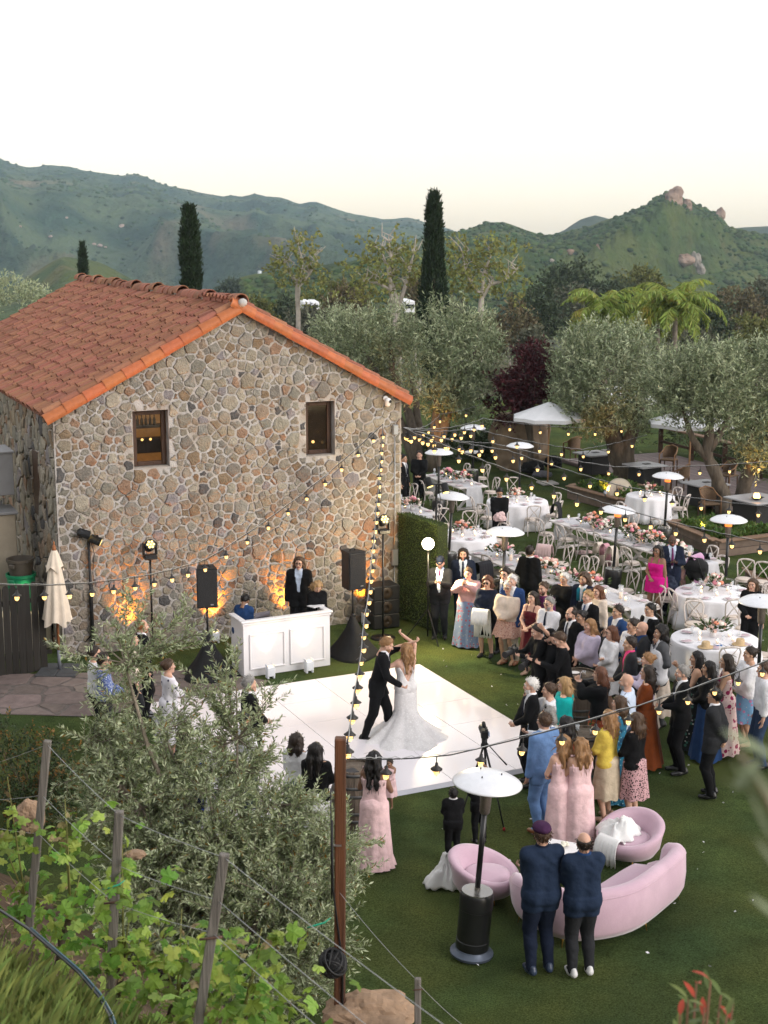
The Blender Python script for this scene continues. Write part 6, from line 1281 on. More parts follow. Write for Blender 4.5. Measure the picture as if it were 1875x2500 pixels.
# ================================================================== DINING TABLES
whitewash = mat('whitewashed_wood', (.64, .58, .55), .8, .16, 16, bump=.4, bsc=40, stretch=(1, 1, .25), col2=(.44, .38, .34), mix2=(.5, .7)); cush_m = mat('cream_cushion', (.60, .52, .46), .9, .06, 10)
table_w = mat('white_table_wood', (.70, .66, .65), .7, .12, 5, bump=.25, bsc=30, stretch=(.3, 2, 2), rand=.08); linen = mat('white_linen', (.80, .785, .82), .9, .04, 5, bump=.15, bsc=60); sheer = mat('sheer_runner', (.70, .70, .74), .9, .06, 8, trans=.3)
def chair_proto():
    t = thing('cross_back_chair', 'x', 'chair', (0, 0, 0)); W_, D_ = .40, .40
    MB().lathe([(.0, .415), (.19, .415), (.205, .425), (.205, .445), (.195, .452), (0, .452)], 24, sx=1.02, sy=1.0).build('seat', whitewash, t, True, 40); MB().lathe([(.0, .452), (.175, .452), (.19, .468), (.18, .486), (.12, .497), (0, .50)], 24).build('cushion', cush_m, t)
    for sx in (-1, 1):
        MB().tube([(sx*.155, .145, .42), (sx*.165, .165, .22), (sx*.18, .195, 0)], [.016, .015, .011], 7).build('leg', whitewash, t)
        MB().tube([(sx*.165, -.15, .43), (sx*.17, -.18, .22), (sx*.18, -.235, 0)], [.017, .016, .011], 7).build('leg', whitewash, t)
    mb = MB(); P = [(-.165, -.15, .43), (-.185, -.175, .60), (-.205, -.215, .78), (-.17, -.245, .865), (-.08, -.262, .885), (0, -.266, .89), (.08, -.262, .885), (.17, -.245, .865), (.205, -.215, .78), (.185, -.175, .60), (.165, -.15, .43)]; mb.tube(P, [.017, .016, .016, .020, .023, .024, .023, .020, .016, .016, .017], 8); mb.build('back_frame', whitewash, t)
    for sx in (-1, 1): MB().tube([(sx*.155, -.165, .47), (sx*.05, -.20, .63), (-sx*.07, -.235, .76), (-sx*.14, -.252, .862)], [.011, .012, .012, .010], 6).build('cross_slat', whitewash, t)
    MB().tube([(-.17, .17, .2), (-.12, .1, .30), (0, .05, .345), (.12, .1, .30), (.17, .17, .2)], .008, 6).build('stretcher', whitewash, t); MB().tube([(-.172, -.19, .19), (-.12, -.11, .29), (0, -.06, .335), (.12, -.11, .29), (.172, -.19, .19)], .008, 6).build('stretcher', whitewash, t)
    return t
CH0 = chair_proto(); _used = []
def chair(u, v, tgt, lb, z=.47, yaw=None):
    x, y = G(u, v, z)
    if yaw is None: yaw = math.atan2(tgt[1]-y, tgt[0]-x)-math.pi/2
    yaw += rng.uniform(-.12, .12)
    if not _used: o = CH0; _used.append(1); o.location = (x, y, 0); o.rotation_euler = (0, 0, yaw); tag(o, lb, group='white cross-back chairs')
    else: o = copy_tree(CH0, (x, y, 0), yaw, label=lb, group='white cross-back chairs')
    return o
def perp(p, a, b):
    """foot point on the table's centre line"""
    d = (b[0]-a[0], b[1]-a[1]); t = ((p[0]-a[0])*d[0]+(p[1]-a[1])*d[1])/(d[0]**2+d[1]**2); return (a[0]+d[0]*t, a[1]+d[1]*t)
def long_table(lb, a, b, w=.98, runs=2, near_cloth=True):
    a, b = V2(a), V2(b); d = (b-a); L_ = d.length; t = thing('trestle_table', lb, 'table', (a+b)/2, math.atan2(d.y, d.x), 'long white trestle tables')
    for k in range(5): MB().box((0, (k-2)*w/5, .735), (L_, w/5-.004, .045), 0, .006).build('plank', table_w, t, False)
    n = 2*runs
    for r_ in range(runs):
        x0 = -L_/2+r_*L_/runs; x1 = x0+L_/runs
        for x in (x0+.30, x1-.30):
            tr_ = link('trestle', None, t, loc=(x, 0, 0))
            for sy in (-1, 1): MB().beam((0, sy*w*.38, .06), (0, -sy*w*.30, .71), .07, .08, 0, .006, (1, 0, 0)).build('cross_leg', table_w, tr_, False)
            MB().box((0, 0, .03), (.09, w*.86, .06), 0, .008).build('foot_rail', table_w, tr_, False); MB().box((0, 0, .685), (.08, w*.8, .05), 0, .006).build('top_rail', table_w, tr_, False)
        MB().box(((x0+x1)/2, 0, .33), (x1-x0-.62, .06, .09), 0, .006).build('stretcher', table_w, t, False)
    # gauzy runner along the middle, falling over both ends
    vs = []; nx = 26; xs_ = list(np.linspace(-L_/2, L_/2, nx))
    prof = [(-L_/2-.05, .16), (-L_/2-.035, .45), (-L_/2-.012, .74)]+[(x, .7625) for x in xs_]+[(L_/2+.012, .74), (L_/2+.035, .45), (L_/2+.05, .16)]
    for i, (x, z) in enumerate(prof):
        for k in range(9): f = k/8-.5; vs.append((x+(.03*math.sin(k*2.2+x) if z < .6 else 0), f*.50*(1+.15*(z < .5)), z+(.004*math.sin(k*1.7+i) if z > .75 else 0)))
    MB().add(vs, [(i*9+k, i*9+k+1, (i+1)*9+k+1, (i+1)*9+k) for i in range(len(prof)-1) for k in range(8)]).build('runner', sheer, t); return t
def round_table(lb, c, r=.84, half=False):
    t = thing('round_table', lb, 'table', (c[0], c[1], 0), 0, 'round tables in white linen'); rings = []; n = 72
    def rad(a): return r
    rings.append([(r*math.cos(a), r*math.sin(a), .765) for a in [2*math.pi*k/n for k in range(n)]])
    for z, gr, fa in ((.755, .012, 0), (.70, .02, .15), (.45, .05, .6), (.2, .09, .9), (.03, .12, 1)): rings.append([((r+gr+.05*fa*math.cos(13*a+1.5*math.sin(3*a)))*math.cos(a), (r+gr+.05*fa*math.cos(13*a+1.5*math.sin(3*a)))*math.sin(a), z) for a in [2*math.pi*k/n for k in range(n)]])
    MB().loft(rings[::-1]).build('tablecloth', linen, t); MB().lathe([(.25, 0), (.25, .03), (.04, .05), (.04, .72), (.3, .74)], 18).build('pedestal', blk_m, t); return t
T1 = ((2.78, 43.3), (1.72, 45.75)); T4 = ((1.12, 38.9), (.05, 41.2)); T5 = ((2.42, 34.55), (5.42, 29.1)); T6 = ((4.95, 38.45), (7.78, 33.05))
long_table('long white trestle table farthest back, beside the two waiters', *T1, runs=1); long_table('long white trestle table half hidden by the house corner', *T4, runs=1); long_table('long white trestle table right behind the standing guests', *T5); long_table('long white trestle table in the middle, with a pink shawl on one chair', *T6)
R2, R3, R7, R8, R9 = (3.91, 41.0), (2.07, 36.3), (7.28, 30.3), (6.46, 26.7), (7.99, 41.9)
round_table('round linen table behind the bending waiter', R2, .88); round_table('round linen table behind the hedge wall', R3, .84); round_table('round linen table beside the woman in black on the right', R7, .86); round_table('round linen table with two straw hats, nearest the guests', R8, .84); round_table('small sweetheart table draped in white by the planter', R9, .70)
def lt(p, T): return perp(G(*p, .47), *T)
NAMES = []
for (u, v, tg, lb) in [
        (1126, 1164, T1, 'chair on the far side of the farthest long table, by its flowers'), (1175, 1166, T1, 'chair on the far side of the farthest long table, toward the boulder'), (1197, 1200, T1, 'chair at the near right corner of the farthest long table'), (1043, 1203, T1, 'chair on the near side of the farthest long table, by the heater pole'), (1098, 1212, T1, 'chair on the near side of the farthest long table, by its trestle'), (1033, 1178, T1, 'chair at the waiter end of the farthest long table'),
        (996, 1216, T4, 'chair on the far side of the table cut off by the house corner'), (1053, 1269, T4, 'chair on the open side of the table by the house corner'),
        (1087, 1281, R3, 'chair behind the hedge table, left of its bouquet'), (1147, 1288, R3, 'chair behind the hedge table, right of its bouquet'), (1172, 1338, R3, 'chair on the near side of the hedge table'), (1212, 1318, R3, 'chair on the right side of the hedge table'), (1042, 1312, R3, 'chair at the hedge table, hidden by the screen'),
        (1171, 1247, R2, 'chair left of the round table, behind the bending waiter'), (1190, 1263, R2, 'chair next to the bending waiter, under his arm'), (1253, 1201, R2, 'chair at the far side of the round table by the boulder heater'), (1345, 1239, R2, 'chair on the right of the far round table'), (1349, 1257, R2, 'chair with a dark jacket over its back at the far round table'), (1298, 1266, R2, 'chair on the near side of the far round table'), (1228, 1276, R2, 'chair in front of the bending waiter with a pink wrap'),
        (1335, 1302, T6, 'first chair on the near side of the middle long table'), (1383, 1316, T6, 'second chair on the near side of the middle long table'), (1434, 1326, T6, 'third chair on the near side of the middle long table'), (1476, 1338, T6, 'chair hung with pink and cream shawls at the middle long table'), (1543, 1373, T6, 'near side chair at the middle long table next to the woman in magenta'), (1532, 1290, T6, 'far side chair at the middle long table behind the big bouquet'), (1583, 1307, T6, 'far side chair at the middle long table right of the bouquets'), (1604, 1321, T6, 'far side chair at the middle long table behind the man with a child'), (1497, 1263, T6, 'far side chair at the middle long table under the glowing heater'), (1747, 1402, T6, 'chair at the far right end of the middle long table'), (1722, 1376, T6, 'chair with a black jacket at the right end of the middle long table'),
        (1407, 1402, T5, 'far side chair at the guests\' long table, beside the black heater'), (1430, 1404, T5, 'far side chair at the guests\' long table by the glass cylinder'), (1468, 1417, T5, 'far side chair at the guests\' long table, behind the red-haired woman'), (1527, 1441, T5, 'far side chair at the guests\' long table, third from its near end'), (1565, 1457, T5, 'far side chair at the guests\' long table, second from its near end'), (1590, 1479, T5, 'chair at the near end of the guests\' long table'), (1321, 1346, T5, 'far side chair with a pink blanket over its back'), (1256, 1394, T5, 'near side chair at the guests\' long table behind the curly-haired man'), (1206, 1394, T5, 'near side chair at the guests\' long table with a black coat'), (1370, 1375, T5, 'far side chair opposite the man in black at the guests\' table'),
        (1628, 1461, R7, 'chair with a blue bag beside the magenta dress'), (1662, 1482, R7, 'chair left of the round table on the right'), (1706, 1502, R7, 'chair with its back to us at the right round table, left one'), (1780, 1502, R7, 'chair with its back to us at the right round table, right one'), (1816, 1413, R7, 'chair behind the pink bouquet at the right round table'), (1856, 1420, R7, 'chair behind the woman in black'), (1850, 1470, R7, 'chair beside the woman in black at the right round table'),
        (1696, 1522, R8, 'chair behind the bouquet of the straw hat table'), (1818, 1534, R8, 'chair right of the bouquet at the straw hat table'), (1640, 1590, R8, 'chair at the left of the straw hat table'), (1772, 1622, R8, 'chair between the straw hats, back to us'), (1858, 1598, R8, 'chair at the right of the straw hat table, by the heater'),
        (1660, 1240, R9, 'chair beside the draped sweetheart table'), (1640, 1225, R9, 'chair behind the draped sweetheart table')]:
    chair(u, v, tg if not isinstance(tg[0], tuple) else lt((u, v), tg), 'white cross-back '+lb)
# ---- things hung on chairs
pk = mat('pink_cloth', (.52, .27, .32), .9, .1, 8); cr = mat('cream_cloth', (.62, .54, .47), .9, .08, 8); pkl = mat('pale_pink_cloth', (.60, .44, .44), .9, .08, 8); bkj = mat('black_jacket_cloth', (.014, .014, .018), .9, .2, 10); nvj = mat('navy_bag', (.018, .026, .050), .8, .2, 8)
def over(u, v, z, lb, m, w, ln, yaw, nm='shawl', cat='shawl'): x, y = G(u, v, z); return drape(nm, lb, (x, y, z), w, ln, m, yaw, cat)
over(1462, 1325, .90, 'cream shawl hanging over the chair at the middle table', cr, .18, (.55, .3), .6); over(1478, 1328, .92, 'rose pink fringed shawl hanging on the same chair as the cream one', pk, .16, (.55, .3), .6); over(1495, 1334, .90, 'pale cream wrap at the chair edge right of the pink shawl', cr, .2, (.5, .3), .6)
over(1330, 1330, .92, 'pale pink blanket over the chair back by the man in black', pkl, .38, (.42, .3), -.5, 'blanket', 'blanket'); over(1180, 1372, .92, 'black coat hung over the chair behind the guests', bkj, .42, (.62, .3), .7, 'coat', 'coat'); over(1358, 1228, .92, 'dark jacket on the chair back of the far round table', bkj, .40, (.6, .3), 1.2, 'coat', 'coat'); over(1712, 1350, .92, 'black jacket on the chair back at the right end table', bkj, .38, (.55, .3), -.9, 'coat', 'coat')
x, y = G(1632, 1440, .6); heap('bag', 'dark blue bag standing on the chair by the magenta dress', (x, y, .66), (.2, .18, .24), 5.5, nvj, 'bag', .2); x, y = G(1426, 1352, .0); heap('napkin', 'pink napkin dropped on the grass under the long table', (x, y, .04), (.22, .14, .05), 2.2, pkl, 'napkin')
# ---- flowers, candles, glasses, plates
pet = [mat('blossom_blush', (.70, .46, .40), .7, .1, 12), mat('blossom_pink', (.66, .24, .30), .7, .1, 12), mat('blossom_white', (.74, .70, .62), .7, .1, 12), mat('blossom_coral', (.72, .26, .16), .7, .1, 12)]; fol = mat('bouquet_leaf', (.055, .085, .03), .7, .2, 9, rand=.3, island=True, trans=.2); vase_m = mat('white_vase', (.68, .66, .66), .4, .03)
def bouquet(lb, loc, w=.22, n=20, low=False, seed=0):
    t = thing('bouquet', lb, 'flowers', loc, 0, 'rose bouquets on the tables'); rnd = random.Random(seed); rs = np.random.RandomState(seed); h = .14 if not low else .05
    if not low: MB().lathe([(.05, 0), (.065, .02), (.075, .10), (.06, .14), (.055, .14), (.05, .13)], 16).build('vase', vase_m, t)
    mb = MB()
    for k in range(n):
        a = rnd.uniform(0, 6.28); f = math.sqrt(rnd.random()); r = w*f; z = h+.05+(1-f*f)*w*.65+rnd.uniform(-.02, .05); blob(mb, (r*math.cos(a), r*math.sin(a), z), rnd.uniform(.032, .06), k+seed, 1, rnd.choice((0, 0, 0, 1, 2, 2, 3) if not low else (0, 0, 1, 2, 2)), .25, (1, 1, .8))
    o = mb.build('blossoms', pet, t, False); o['kind'] = 'stuff'
    m = 110; P = rs.randn(m, 3)*np.array([w*.6, w*.6, .05])+np.array([0, 0, h+.06]); D = P-np.array([0, 0, h-.05])+.05*rs.randn(m, 3); V, Fq = leaf_quads(P, D, .12, .05, rs); link('greenery', npmesh('greenery', V, Fq, fol, False), t, kind='stuff')
flame_m = mat('candle_glow', (1, .7, .4), .5, 0, emis=(1, .62, .24), es=16); wax = mat('wax', (.8, .72, .62), .5, .05, emis=(1, .55, .22), es=.5)
cm = MB(); cm.lathe([(.03, 0), (.036, .01), (.038, .075), (.034, .075), (.030, .012), (0, .012)], 12); cup_me = cm.mesh('votive_cup', gl); cw = MB(); cw.lathe([(.028, .012), (.028, .045), (0, .046)], 10); wax_me = cw.mesh('wax', wax); cf = MB(); cf.lathe([(0, .046), (.010, .056), (.013, .066), (.006, .085), (0, .098)], 8); fl_me = cf.mesh('flame', flame_m)
wg = MB(); wg.lathe([(.034, 0), (.033, .004), (.005, .008), (.004, .085), (.03, .11), (.038, .15), (.033, .20), (.031, .20), (.036, .15), (.028, .113), (0, .10)], 12); wine_me = wg.mesh('bowl_and_stem', gl)
pl_ = MB(); pl_.lathe([(0, .004), (.075, .004), (.125, .016), (.13, .02), (.12, .02), (.08, .010), (0, .010)], 22); plate_me = pl_.mesh('plate', mat('plate_white', (.74, .73, .73), .25, .02)); nk = MB(); nk.box((0, 0, .015), (.11, .20, .016), 0, .006); nap_me = nk.mesh('napkin', mat('mauve_napkin', (.50, .38, .42), .9, .08))
hc = MB(); hc.lathe([(.055, 0), (.055, .30), (.052, .30), (.052, .004), (0, .004)], 16); hur_me = hc.mesh('cylinder', gl); hp_ = MB(); hp_.lathe([(.034, .004), (.034, .14), (0, .14)], 12); pil_me = hp_.mesh('pillar_candle', wax)
WD = ['right', 'far right', 'far', 'far left', 'left', 'near left', 'near', 'near right']; ORD = ['first', 'second', 'third', 'fourth', 'fifth', 'sixth', 'seventh', 'eighth', 'ninth']
def dirw(a): return ', %s side' % WD[int((a % (2*math.pi)+.39)/.7854) % 8]
def candle(loc, w): t = thing('votive_candle', 'small lit votive candle on '+w, 'candle', loc, 0, 'votive candles'); link('votive_cup', cup_me, t); link('wax', wax_me, t); link('flame', fl_me, t)
def wineglass(loc, w): t = thing('wine_glass', 'clear wine glass on '+w, 'glass', loc, 0, 'wine glasses'); link('bowl_and_stem', wine_me, t)
def setting(loc, yaw, w): t = thing('place_setting', 'plate and mauve napkin on '+w, 'plate', loc, yaw, 'place settings'); link('plate', plate_me, t); link('napkin', nap_me, t)
def hurricane(loc, w): t = thing('candle_cylinder', 'tall glass cylinder with a candle on '+w, 'candle holder', loc, 0, 'glass candle cylinders'); link('cylinder', hur_me, t); link('pillar_candle', pil_me, t)
rd = random.Random(9)
def dress_round(c, r, w, n=8, seed=0, bq=True, off=(0, .1), k0=None):
    z = .768
    if bq: bouquet('pink and cream rose bouquet on '+w, (c[0]+off[0], c[1]+off[1], z), .21, 24, False, seed)
    for k in range(n):
        a = 2*math.pi*(k+.3)/n; setting((c[0]+(r-.2)*math.cos(a), c[1]+(r-.2)*math.sin(a), z), a-math.pi/2, w+dirw(a)); wineglass((c[0]+(r-.38)*math.cos(a+.28), c[1]+(r-.38)*math.sin(a+.28), z), w+dirw(a))
    for k in range(6): a = k*1.05+.4; candle((c[0]+(.33+.04*(k % 2))*math.cos(a), c[1]+(.33)*math.sin(a), z), w+dirw(a))
dress_round(R2, .88, 'the round table behind the bending waiter', 8, 1); dress_round(R3, .84, 'the round table behind the hedge', 8, 2); dress_round(R7, .86, 'the round table by the woman in black', 8, 3); dress_round(R8, .84, 'the straw hat table', 6, 4, off=(-.02, .12)); dress_round(R9, .7, 'the sweetheart table', 2, 5)
def dress_long(T, w, n, bq, seed):
    a, b = V2(T[0]), V2(T[1]); d = (b-a); L_ = d.length; d.normalize(); p = Vector((-d.y, d.x, 0)); z = .764; ya = math.atan2(d.y, d.x)
    for k, f in enumerate(bq): q = a+d*(L_*f); bouquet('%s garland of blush roses on %s' % (('first', 'second', 'third', 'fourth', 'fifth', 'sixth')[k], w), (q.x, q.y, z), .25, 26, k % 2 == 1, seed+k)
    for k in range(n):
        for sg in (-1, 1): wl = '%s, %s side, %s from far end' % (w, 'far' if sg > 0 else 'near', ORD[k]); q = a+d*(L_*(k+.5)/n)+p*sg*.34; setting((q.x, q.y, z), ya+(0 if sg < 0 else math.pi), wl); q = a+d*(L_*(k+.72)/n)+p*sg*.17; wineglass((q.x, q.y, z), wl)
        q = a+d*(L_*(k+.25)/n)+p*rd.uniform(-.1, .1); candle((q.x, q.y, z), w+', %s from far end' % ORD[k])
        if k % 3 == 1: q = a+d*(L_*(k+.95)/n)+p*rd.uniform(-.06, .06); hurricane((q.x, q.y, z), w+', %s from far end' % ORD[k])
dress_long(T1, 'the farthest long table', 4, (.28, .7), 11); dress_long(T4, 'the house corner table', 3, (.3,), 21); dress_long(T5, 'the guests\' long table', 9, (.16, .38, .46, .58, .72), 31); dress_long(T6, 'the middle long table', 9, (.22, .30, .50, .58, .66, .8), 41)
for k, (u, v, lb) in enumerate(((1545, 1272, 'ground arrangement of coral and pink roses before the sweetheart table'), (1598, 1272, 'ground arrangement of white and pink roses below the sweetheart cloth'), (1566, 1262, 'ground spray of roses in front of the draped sweetheart table'))): x, y = G(u, v); bouquet(lb, (x, y, .15), .38, 34, True, 60+k)
# straw hats and sunglasses
straw = mat('straw', (.55, .40, .23), .85, .15, 40, bump=.5, bsc=120)
for (u, v), lb, band in (((1723, 1580), 'straw fedora on the round table, light brown band', (.35, .24, .12)), ((1807, 1573), 'straw fedora on the round table, dark band', (.05, .04, .035))):
    x, y = G(u, v, .78); t = thing('straw_hat', lb, 'hat', (x, y, .77), .4); MB().lathe([(.16, .02), (.165, .012), (.12, .0), (.09, .01), (.085, .10), (.07, .125), (.03, .112), (0, .108)], 26, sy=.9).build('hat_body', straw, t); MB().lathe([(.0885, .014), (.088, .045)], 26, sy=.9, cap=False).build('hat_band', mat('hat_band_%d' % u, band, .8, .1), t)
for (u, v), lb in (((1756, 1578), 'blue framed sunglasses on the straw hat table'), ((1780, 1580), 'black sunglasses on the straw hat table')):
    x, y = G(u, v, .78); t = thing('sunglasses', lb, 'sunglasses', (x, y, .772), .3); m = mat('shade_%d' % u, (.02, .10, .30) if u < 1770 else (.02, .02, .02), .3, 0)
    for sx in (-1, 1): MB().box((sx*.035, 0, .02), (.055, .008, .035), 0, .003).build('lens', m, t, False); MB().box((sx*.064, .06, .03), (.006, .12, .006)).build('temple', m, t, False)
# ---- planters
pw = mat('planter_timber', (.23, .145, .095), .8, .25, 6, bump=.5, bsc=25, stretch=(.2, 2, 2), rand=.15); pside = mat('planter_side', (.15, .11, .085), .85, .25, 5, bump=.5, bsc=22, stretch=(.3, 1, 1), rand=.2); bed_l = mat('bed_leaf', (.085, .145, .028), .6, .2, 6, rand=.4, hue=.03, island=True, trans=.25)
def planter(lb, C, h, seed, dens=900):
    C = [V2(c) for c in C]; ctr = sum(C, Vector())/4; t = thing('planter', lb, 'planter', ctr, 0, 'square timber planters')
    for k in range(4):
        p, q = C[k]-ctr, C[(k+1) % 4]-ctr; d = (q-p).normalized(); inn = -(p+q).normalized()
        for j in range(2): MB().beam(p+Vector((0, 0, h*(.25+.5*j)))+d*.02, q+Vector((0, 0, h*(.25+.5*j)))-d*.02, .07, h*.5-.012, 0, .006).build('timber', pside, t, False)
        MB().beam(p*.985+Vector((0, 0, h+.02)), q*.985+Vector((0, 0, h+.02))-d*.12, .26, .04, 0, .006).build('cap_board', pw, t, False)
    MB().add([tuple(c*.97-ctr*.97+Vector((0, 0, h-.08))) for c in C], [(0, 1, 2, 3), (3, 2, 1, 0)][:1]).build('soil', soil_m, t, False)
    rs = np.random.RandomState(seed); u_, v_ = rs.rand(dens), rs.rand(dens); A = np.array([tuple(c-ctr) for c in C]); P = ((1-u_)*(1-v_))[:, None]*A[0]+(u_*(1-v_))[:, None]*A[1]+(u_*v_)[:, None]*A[2]+((1-u_)*v_)[:, None]*A[3]; P *= .80; P[:, 2] = h-.05+.22*np.abs(fbm(P[:, 0]*1.5+seed, P[:, 1]*1.5, 0, 3))
    keep = fbm(P[:, 0]*1.1+seed, P[:, 1]*1.1, 2.2, 2) > -.25; P = P[keep]; n = len(P); B = np.repeat(P, 6, 0)+.06*rs.randn(n*6, 3); V, Fq = leaf_quads(B, np.column_stack([rs.randn(n*6), rs.randn(n*6), 1+.5*rs.randn(n*6)]), .13, .06, rs); link('bed_plants', npmesh('bed_plants', V, Fq, bed_l, False), t)
    return t
PA = [G(1386, 1187, .4), G(1518, 1222, .4), G(1655, 1205, .4), G(1492, 1171, .4)]; planter('timber planter with the big olive and a paper parasol', PA, .40, 3, 1300)
PB = [G(1632, 1273, .42), G(1753, 1324, .42), G(1905, 1305, .42), G(1790, 1266, .42)]; planter('timber planter with the orange-lit olive trunk', PB, .42, 4, 1300)
PC = [G(1822, 1388, .4), G(1860, 1420, .4), G(1960, 1415, .4), G(1905, 1384, .4)]; planter('timber planter corner at the right edge behind the round table', PC, .40, 5, 700)
def tree_spot(lb, loc, tgt, power, col):
    t = thing('garden_spot', lb, 'lamp', loc, 0, 'garden spot lamps'); d = (Vector(tgt)-Vector(loc)).normalized(); q = d.to_track_quat('Z', 'Y').to_matrix().to_4x4()
    MB().tube([(0, 0, -.15), (0, 0, 0)], .012, 6).build('stake', blk, t); MB().lathe([(.045, -.10), (.055, .03), (.06, .06), (.05, .06)], 12, M=q).build('housing', mat('spot_housing', (.30, .32, .35), .4, .1, metal=.5), t); MB().lathe([(.05, .058), (0, .062)], 12, M=q).build('lens', mat('garden_spot_lens', (1, .8, .5), .3, 0, emis=(1, .58, .2), es=8), t)
    l = bpy.data.lights.new('garden_spot_beam', 'SPOT'); l.energy = power/EXPO; l.color = col; l.spot_size = R(50); l.spot_blend = .7; l.shadow_soft_size = .04; o = bpy.data.objects.new('beam', l); COL.objects.link(o); o.parent = t; o.location = d*.08; o.rotation_euler = d.to_track_quat('-Z', 'Y').to_euler()
tree_spot('garden spot on the planter edge aimed at the parasol olive', (*G(1478, 1203, .55), .55), (8.1, 48.3, 2.2), 420, (1, .45, .10)); tree_spot('garden spot on the front planter aimed at the bent olive trunk', (*G(1716, 1290, .55), .55), (10.4, 43, 1.6), 520, (1, .45, .08))
tree_spot('hidden garden spot lighting the olive trunk by the house corner', (1.75, 48.5, .25), (1.65, 51, 2.6), 500, (1, .45, .10)); tree_spot('small garden spot under the right edge olive', (11.6, 42.4, .3), (11.4, 43.6, 2.8), 350, (1, .5, .12))
# ---- paper parasol leaning on the planter
c = Vector((*G(1512, 1196, .62), .62)); t = thing('paper_parasol', 'round cream paper parasol leaning on the planter edge', 'parasol', c); q = (Vector((-.15, -1, .42)).normalized()).to_track_quat('Z', 'Y').to_matrix().to_4x4(); vs = []; N_ = 28
MB().lathe([(.40, -.085), (.30, -.035), (.15, -.005), (.02, .01), (0, .012)], N_, M=q).build('canopy', mat('paper_cream', (.66, .58, .46), .8, .05, 8, trans=.2), t)
for k in range(N_): a = 2*math.pi*k/N_; MB().tube([tuple(q @ Vector((.02*math.cos(a), .02*math.sin(a), .014))), tuple(q @ Vector((.15*math.cos(a), .15*math.sin(a), .0))), tuple(q @ Vector((.40*math.cos(a), .40*math.sin(a), -.082)))], .003, 4, cap=False).build('rib', uw, t)
MB().tube([tuple(q @ Vector((0, 0, .04))), tuple(q @ Vector((0, 0, -.42)))], .012, 8).build('stick', uw, t)
# ---- boulder, deck, deck furniture, market parasols
mb = MB(); blob(mb, (0, 0, 0), 1, 6.3, 4, 0, .22, (1.0, .9, 1.25)); mb.build('boulder', mat('brown_boulder', (.20, .145, .095), .9, .35, 2, bump=1, bsc=9, col2=(.28, .21, .15)), None, True, loc=(4.95, 51.3, .85), label='huge brown boulder standing behind the far heaters', cat='rock')
deck_w = mat('deck_plank', (.17, .13, .125), .7, .25, 7, bump=.4, bsc=25, stretch=(.15, 2, 2), rand=.2)
d0, d1 = V2(G(1372, 1128)), V2(G(1990, 1318)); dd = (d1-d0).normalized(); dn = Vector((-dd.y, dd.x, 0)); dn = dn if dn.y > 0 else -dn; Ld = (d1-d0).length; t = thing('deck', 'grey plank terrace deck behind the planters', 'deck', d0, 0)
for k in range(31): p = dn*(.07+k*.145); MB().beam(p+Vector((0, 0, .10)), p+dd*Ld+Vector((0, 0, .10)), .138, .03, 0, .004).build('plank', deck_w, t, False)
MB().beam(Vector((0, 0, .05))-dn*.02, dd*Ld+Vector((0, 0, .05))-dn*.02, .03, .1).build('fascia', deck_w, t, False)
rl = thing('deck_railing', 'dark timber railing along the far side of the deck', 'railing', d0+dn*4.3, 0); dkw = mat('dark_timber', (.075, .045, .030), .8, .3, 6, rand=.15, bump=.4, bsc=20)
for k in range(8): p = dd*(k*Ld/7); MB().beam(p, p+Vector((0, 0, 1.08)), .16, .16, 0, .01).build('post', dkw, rl, False)
MB().beam(Vector((0, 0, 1.11)), dd*Ld+Vector((0, 0, 1.11)), .30, .06, 0, .008).build('top_rail', pw, rl, False); MB().beam(Vector((0, 0, .55)), dd*Ld+Vector((0, 0, .55)), .05, .10, 0, .004).build('mid_rail', dkw, rl, False)
rs = np.random.RandomState(12)
for k in range(7):
    p = d0+dn*5.4+dd*(Ld*(k+.3)/7); shrub('garden_shrub', ['pale green', 'green feathery', 'dark green', 'grey-green', 'light green', 'bushy green', 'dense green'][k]+' shrub behind the deck railing, '+['by the boulder', 'behind the market parasol', 'behind the first deck table', 'under the parasol olive', 'behind the wicker chairs', 'behind the orange-lit trunk', 'at the right edge'][k], (p.x, p.y, -.1), [(p.x, p.y, .7, 1.1, .7, .8), (p.x+.8, p.y, .5, .8, .6, .7)], 260, 8, .3, .14, .05, mat('railing_shrub_%d' % (k % 3), [(.075, .10, .045), (.05, .075, .03), (.10, .125, .06)][k % 3], .7, .2, 3, rand=.4, hue=.02, island=True, trans=.2), 200+k, 6, None, 'shrubs behind the railing')
def market(lb, g, h, r, tilt=(0, 0), n=8, zoff=0.0):
    t = thing('market_parasol', lb, 'parasol', (g[0], g[1], zoff), .3, 'open white market parasols'); t.rotation_euler = (tilt[0], tilt[1], .3); cw_ = mat('white_canvas', (.70, .71, .74), .9, .04, 4)
    MB().box((0, 0, .03), (.6, .6, .06), 0, .01).build('base_slab', mat('stone_base', (.33, .32, .31), .9, .1), t, False); MB().tube([(0, 0, .06), (0, 0, h)], .03, 10).build('pole', mat('light_wood_pole', (.42, .24, .12), .6, .2, 8), t)
    top = h+.08; rim = h-.42
    for k in range(n):
        a0, a1 = 2*math.pi*k/n, 2*math.pi*(k+1)/n; p0, p1 = (r*math.cos(a0), r*math.sin(a0), rim), (r*math.cos(a1), r*math.sin(a1), rim); m = ((p0[0]+p1[0])/2*.97, (p0[1]+p1[1])/2*.97, rim+.01)
        o = MB().add([(0, 0, top), p0, m, p1, (p0[0], p0[1], rim-.12), (m[0], m[1], rim-.11), (p1[0], p1[1], rim-.12)], [(0, 1, 2), (0, 2, 3), (1, 4, 5, 2), (2, 5, 6, 3)]).build('canopy_panel', cw_, t, False)
        MB().tube([(0, 0, h-.02), (r*.97*math.cos(a0), r*.97*math.sin(a0), rim-.02)], .012, 5).build('rib', uw, t)
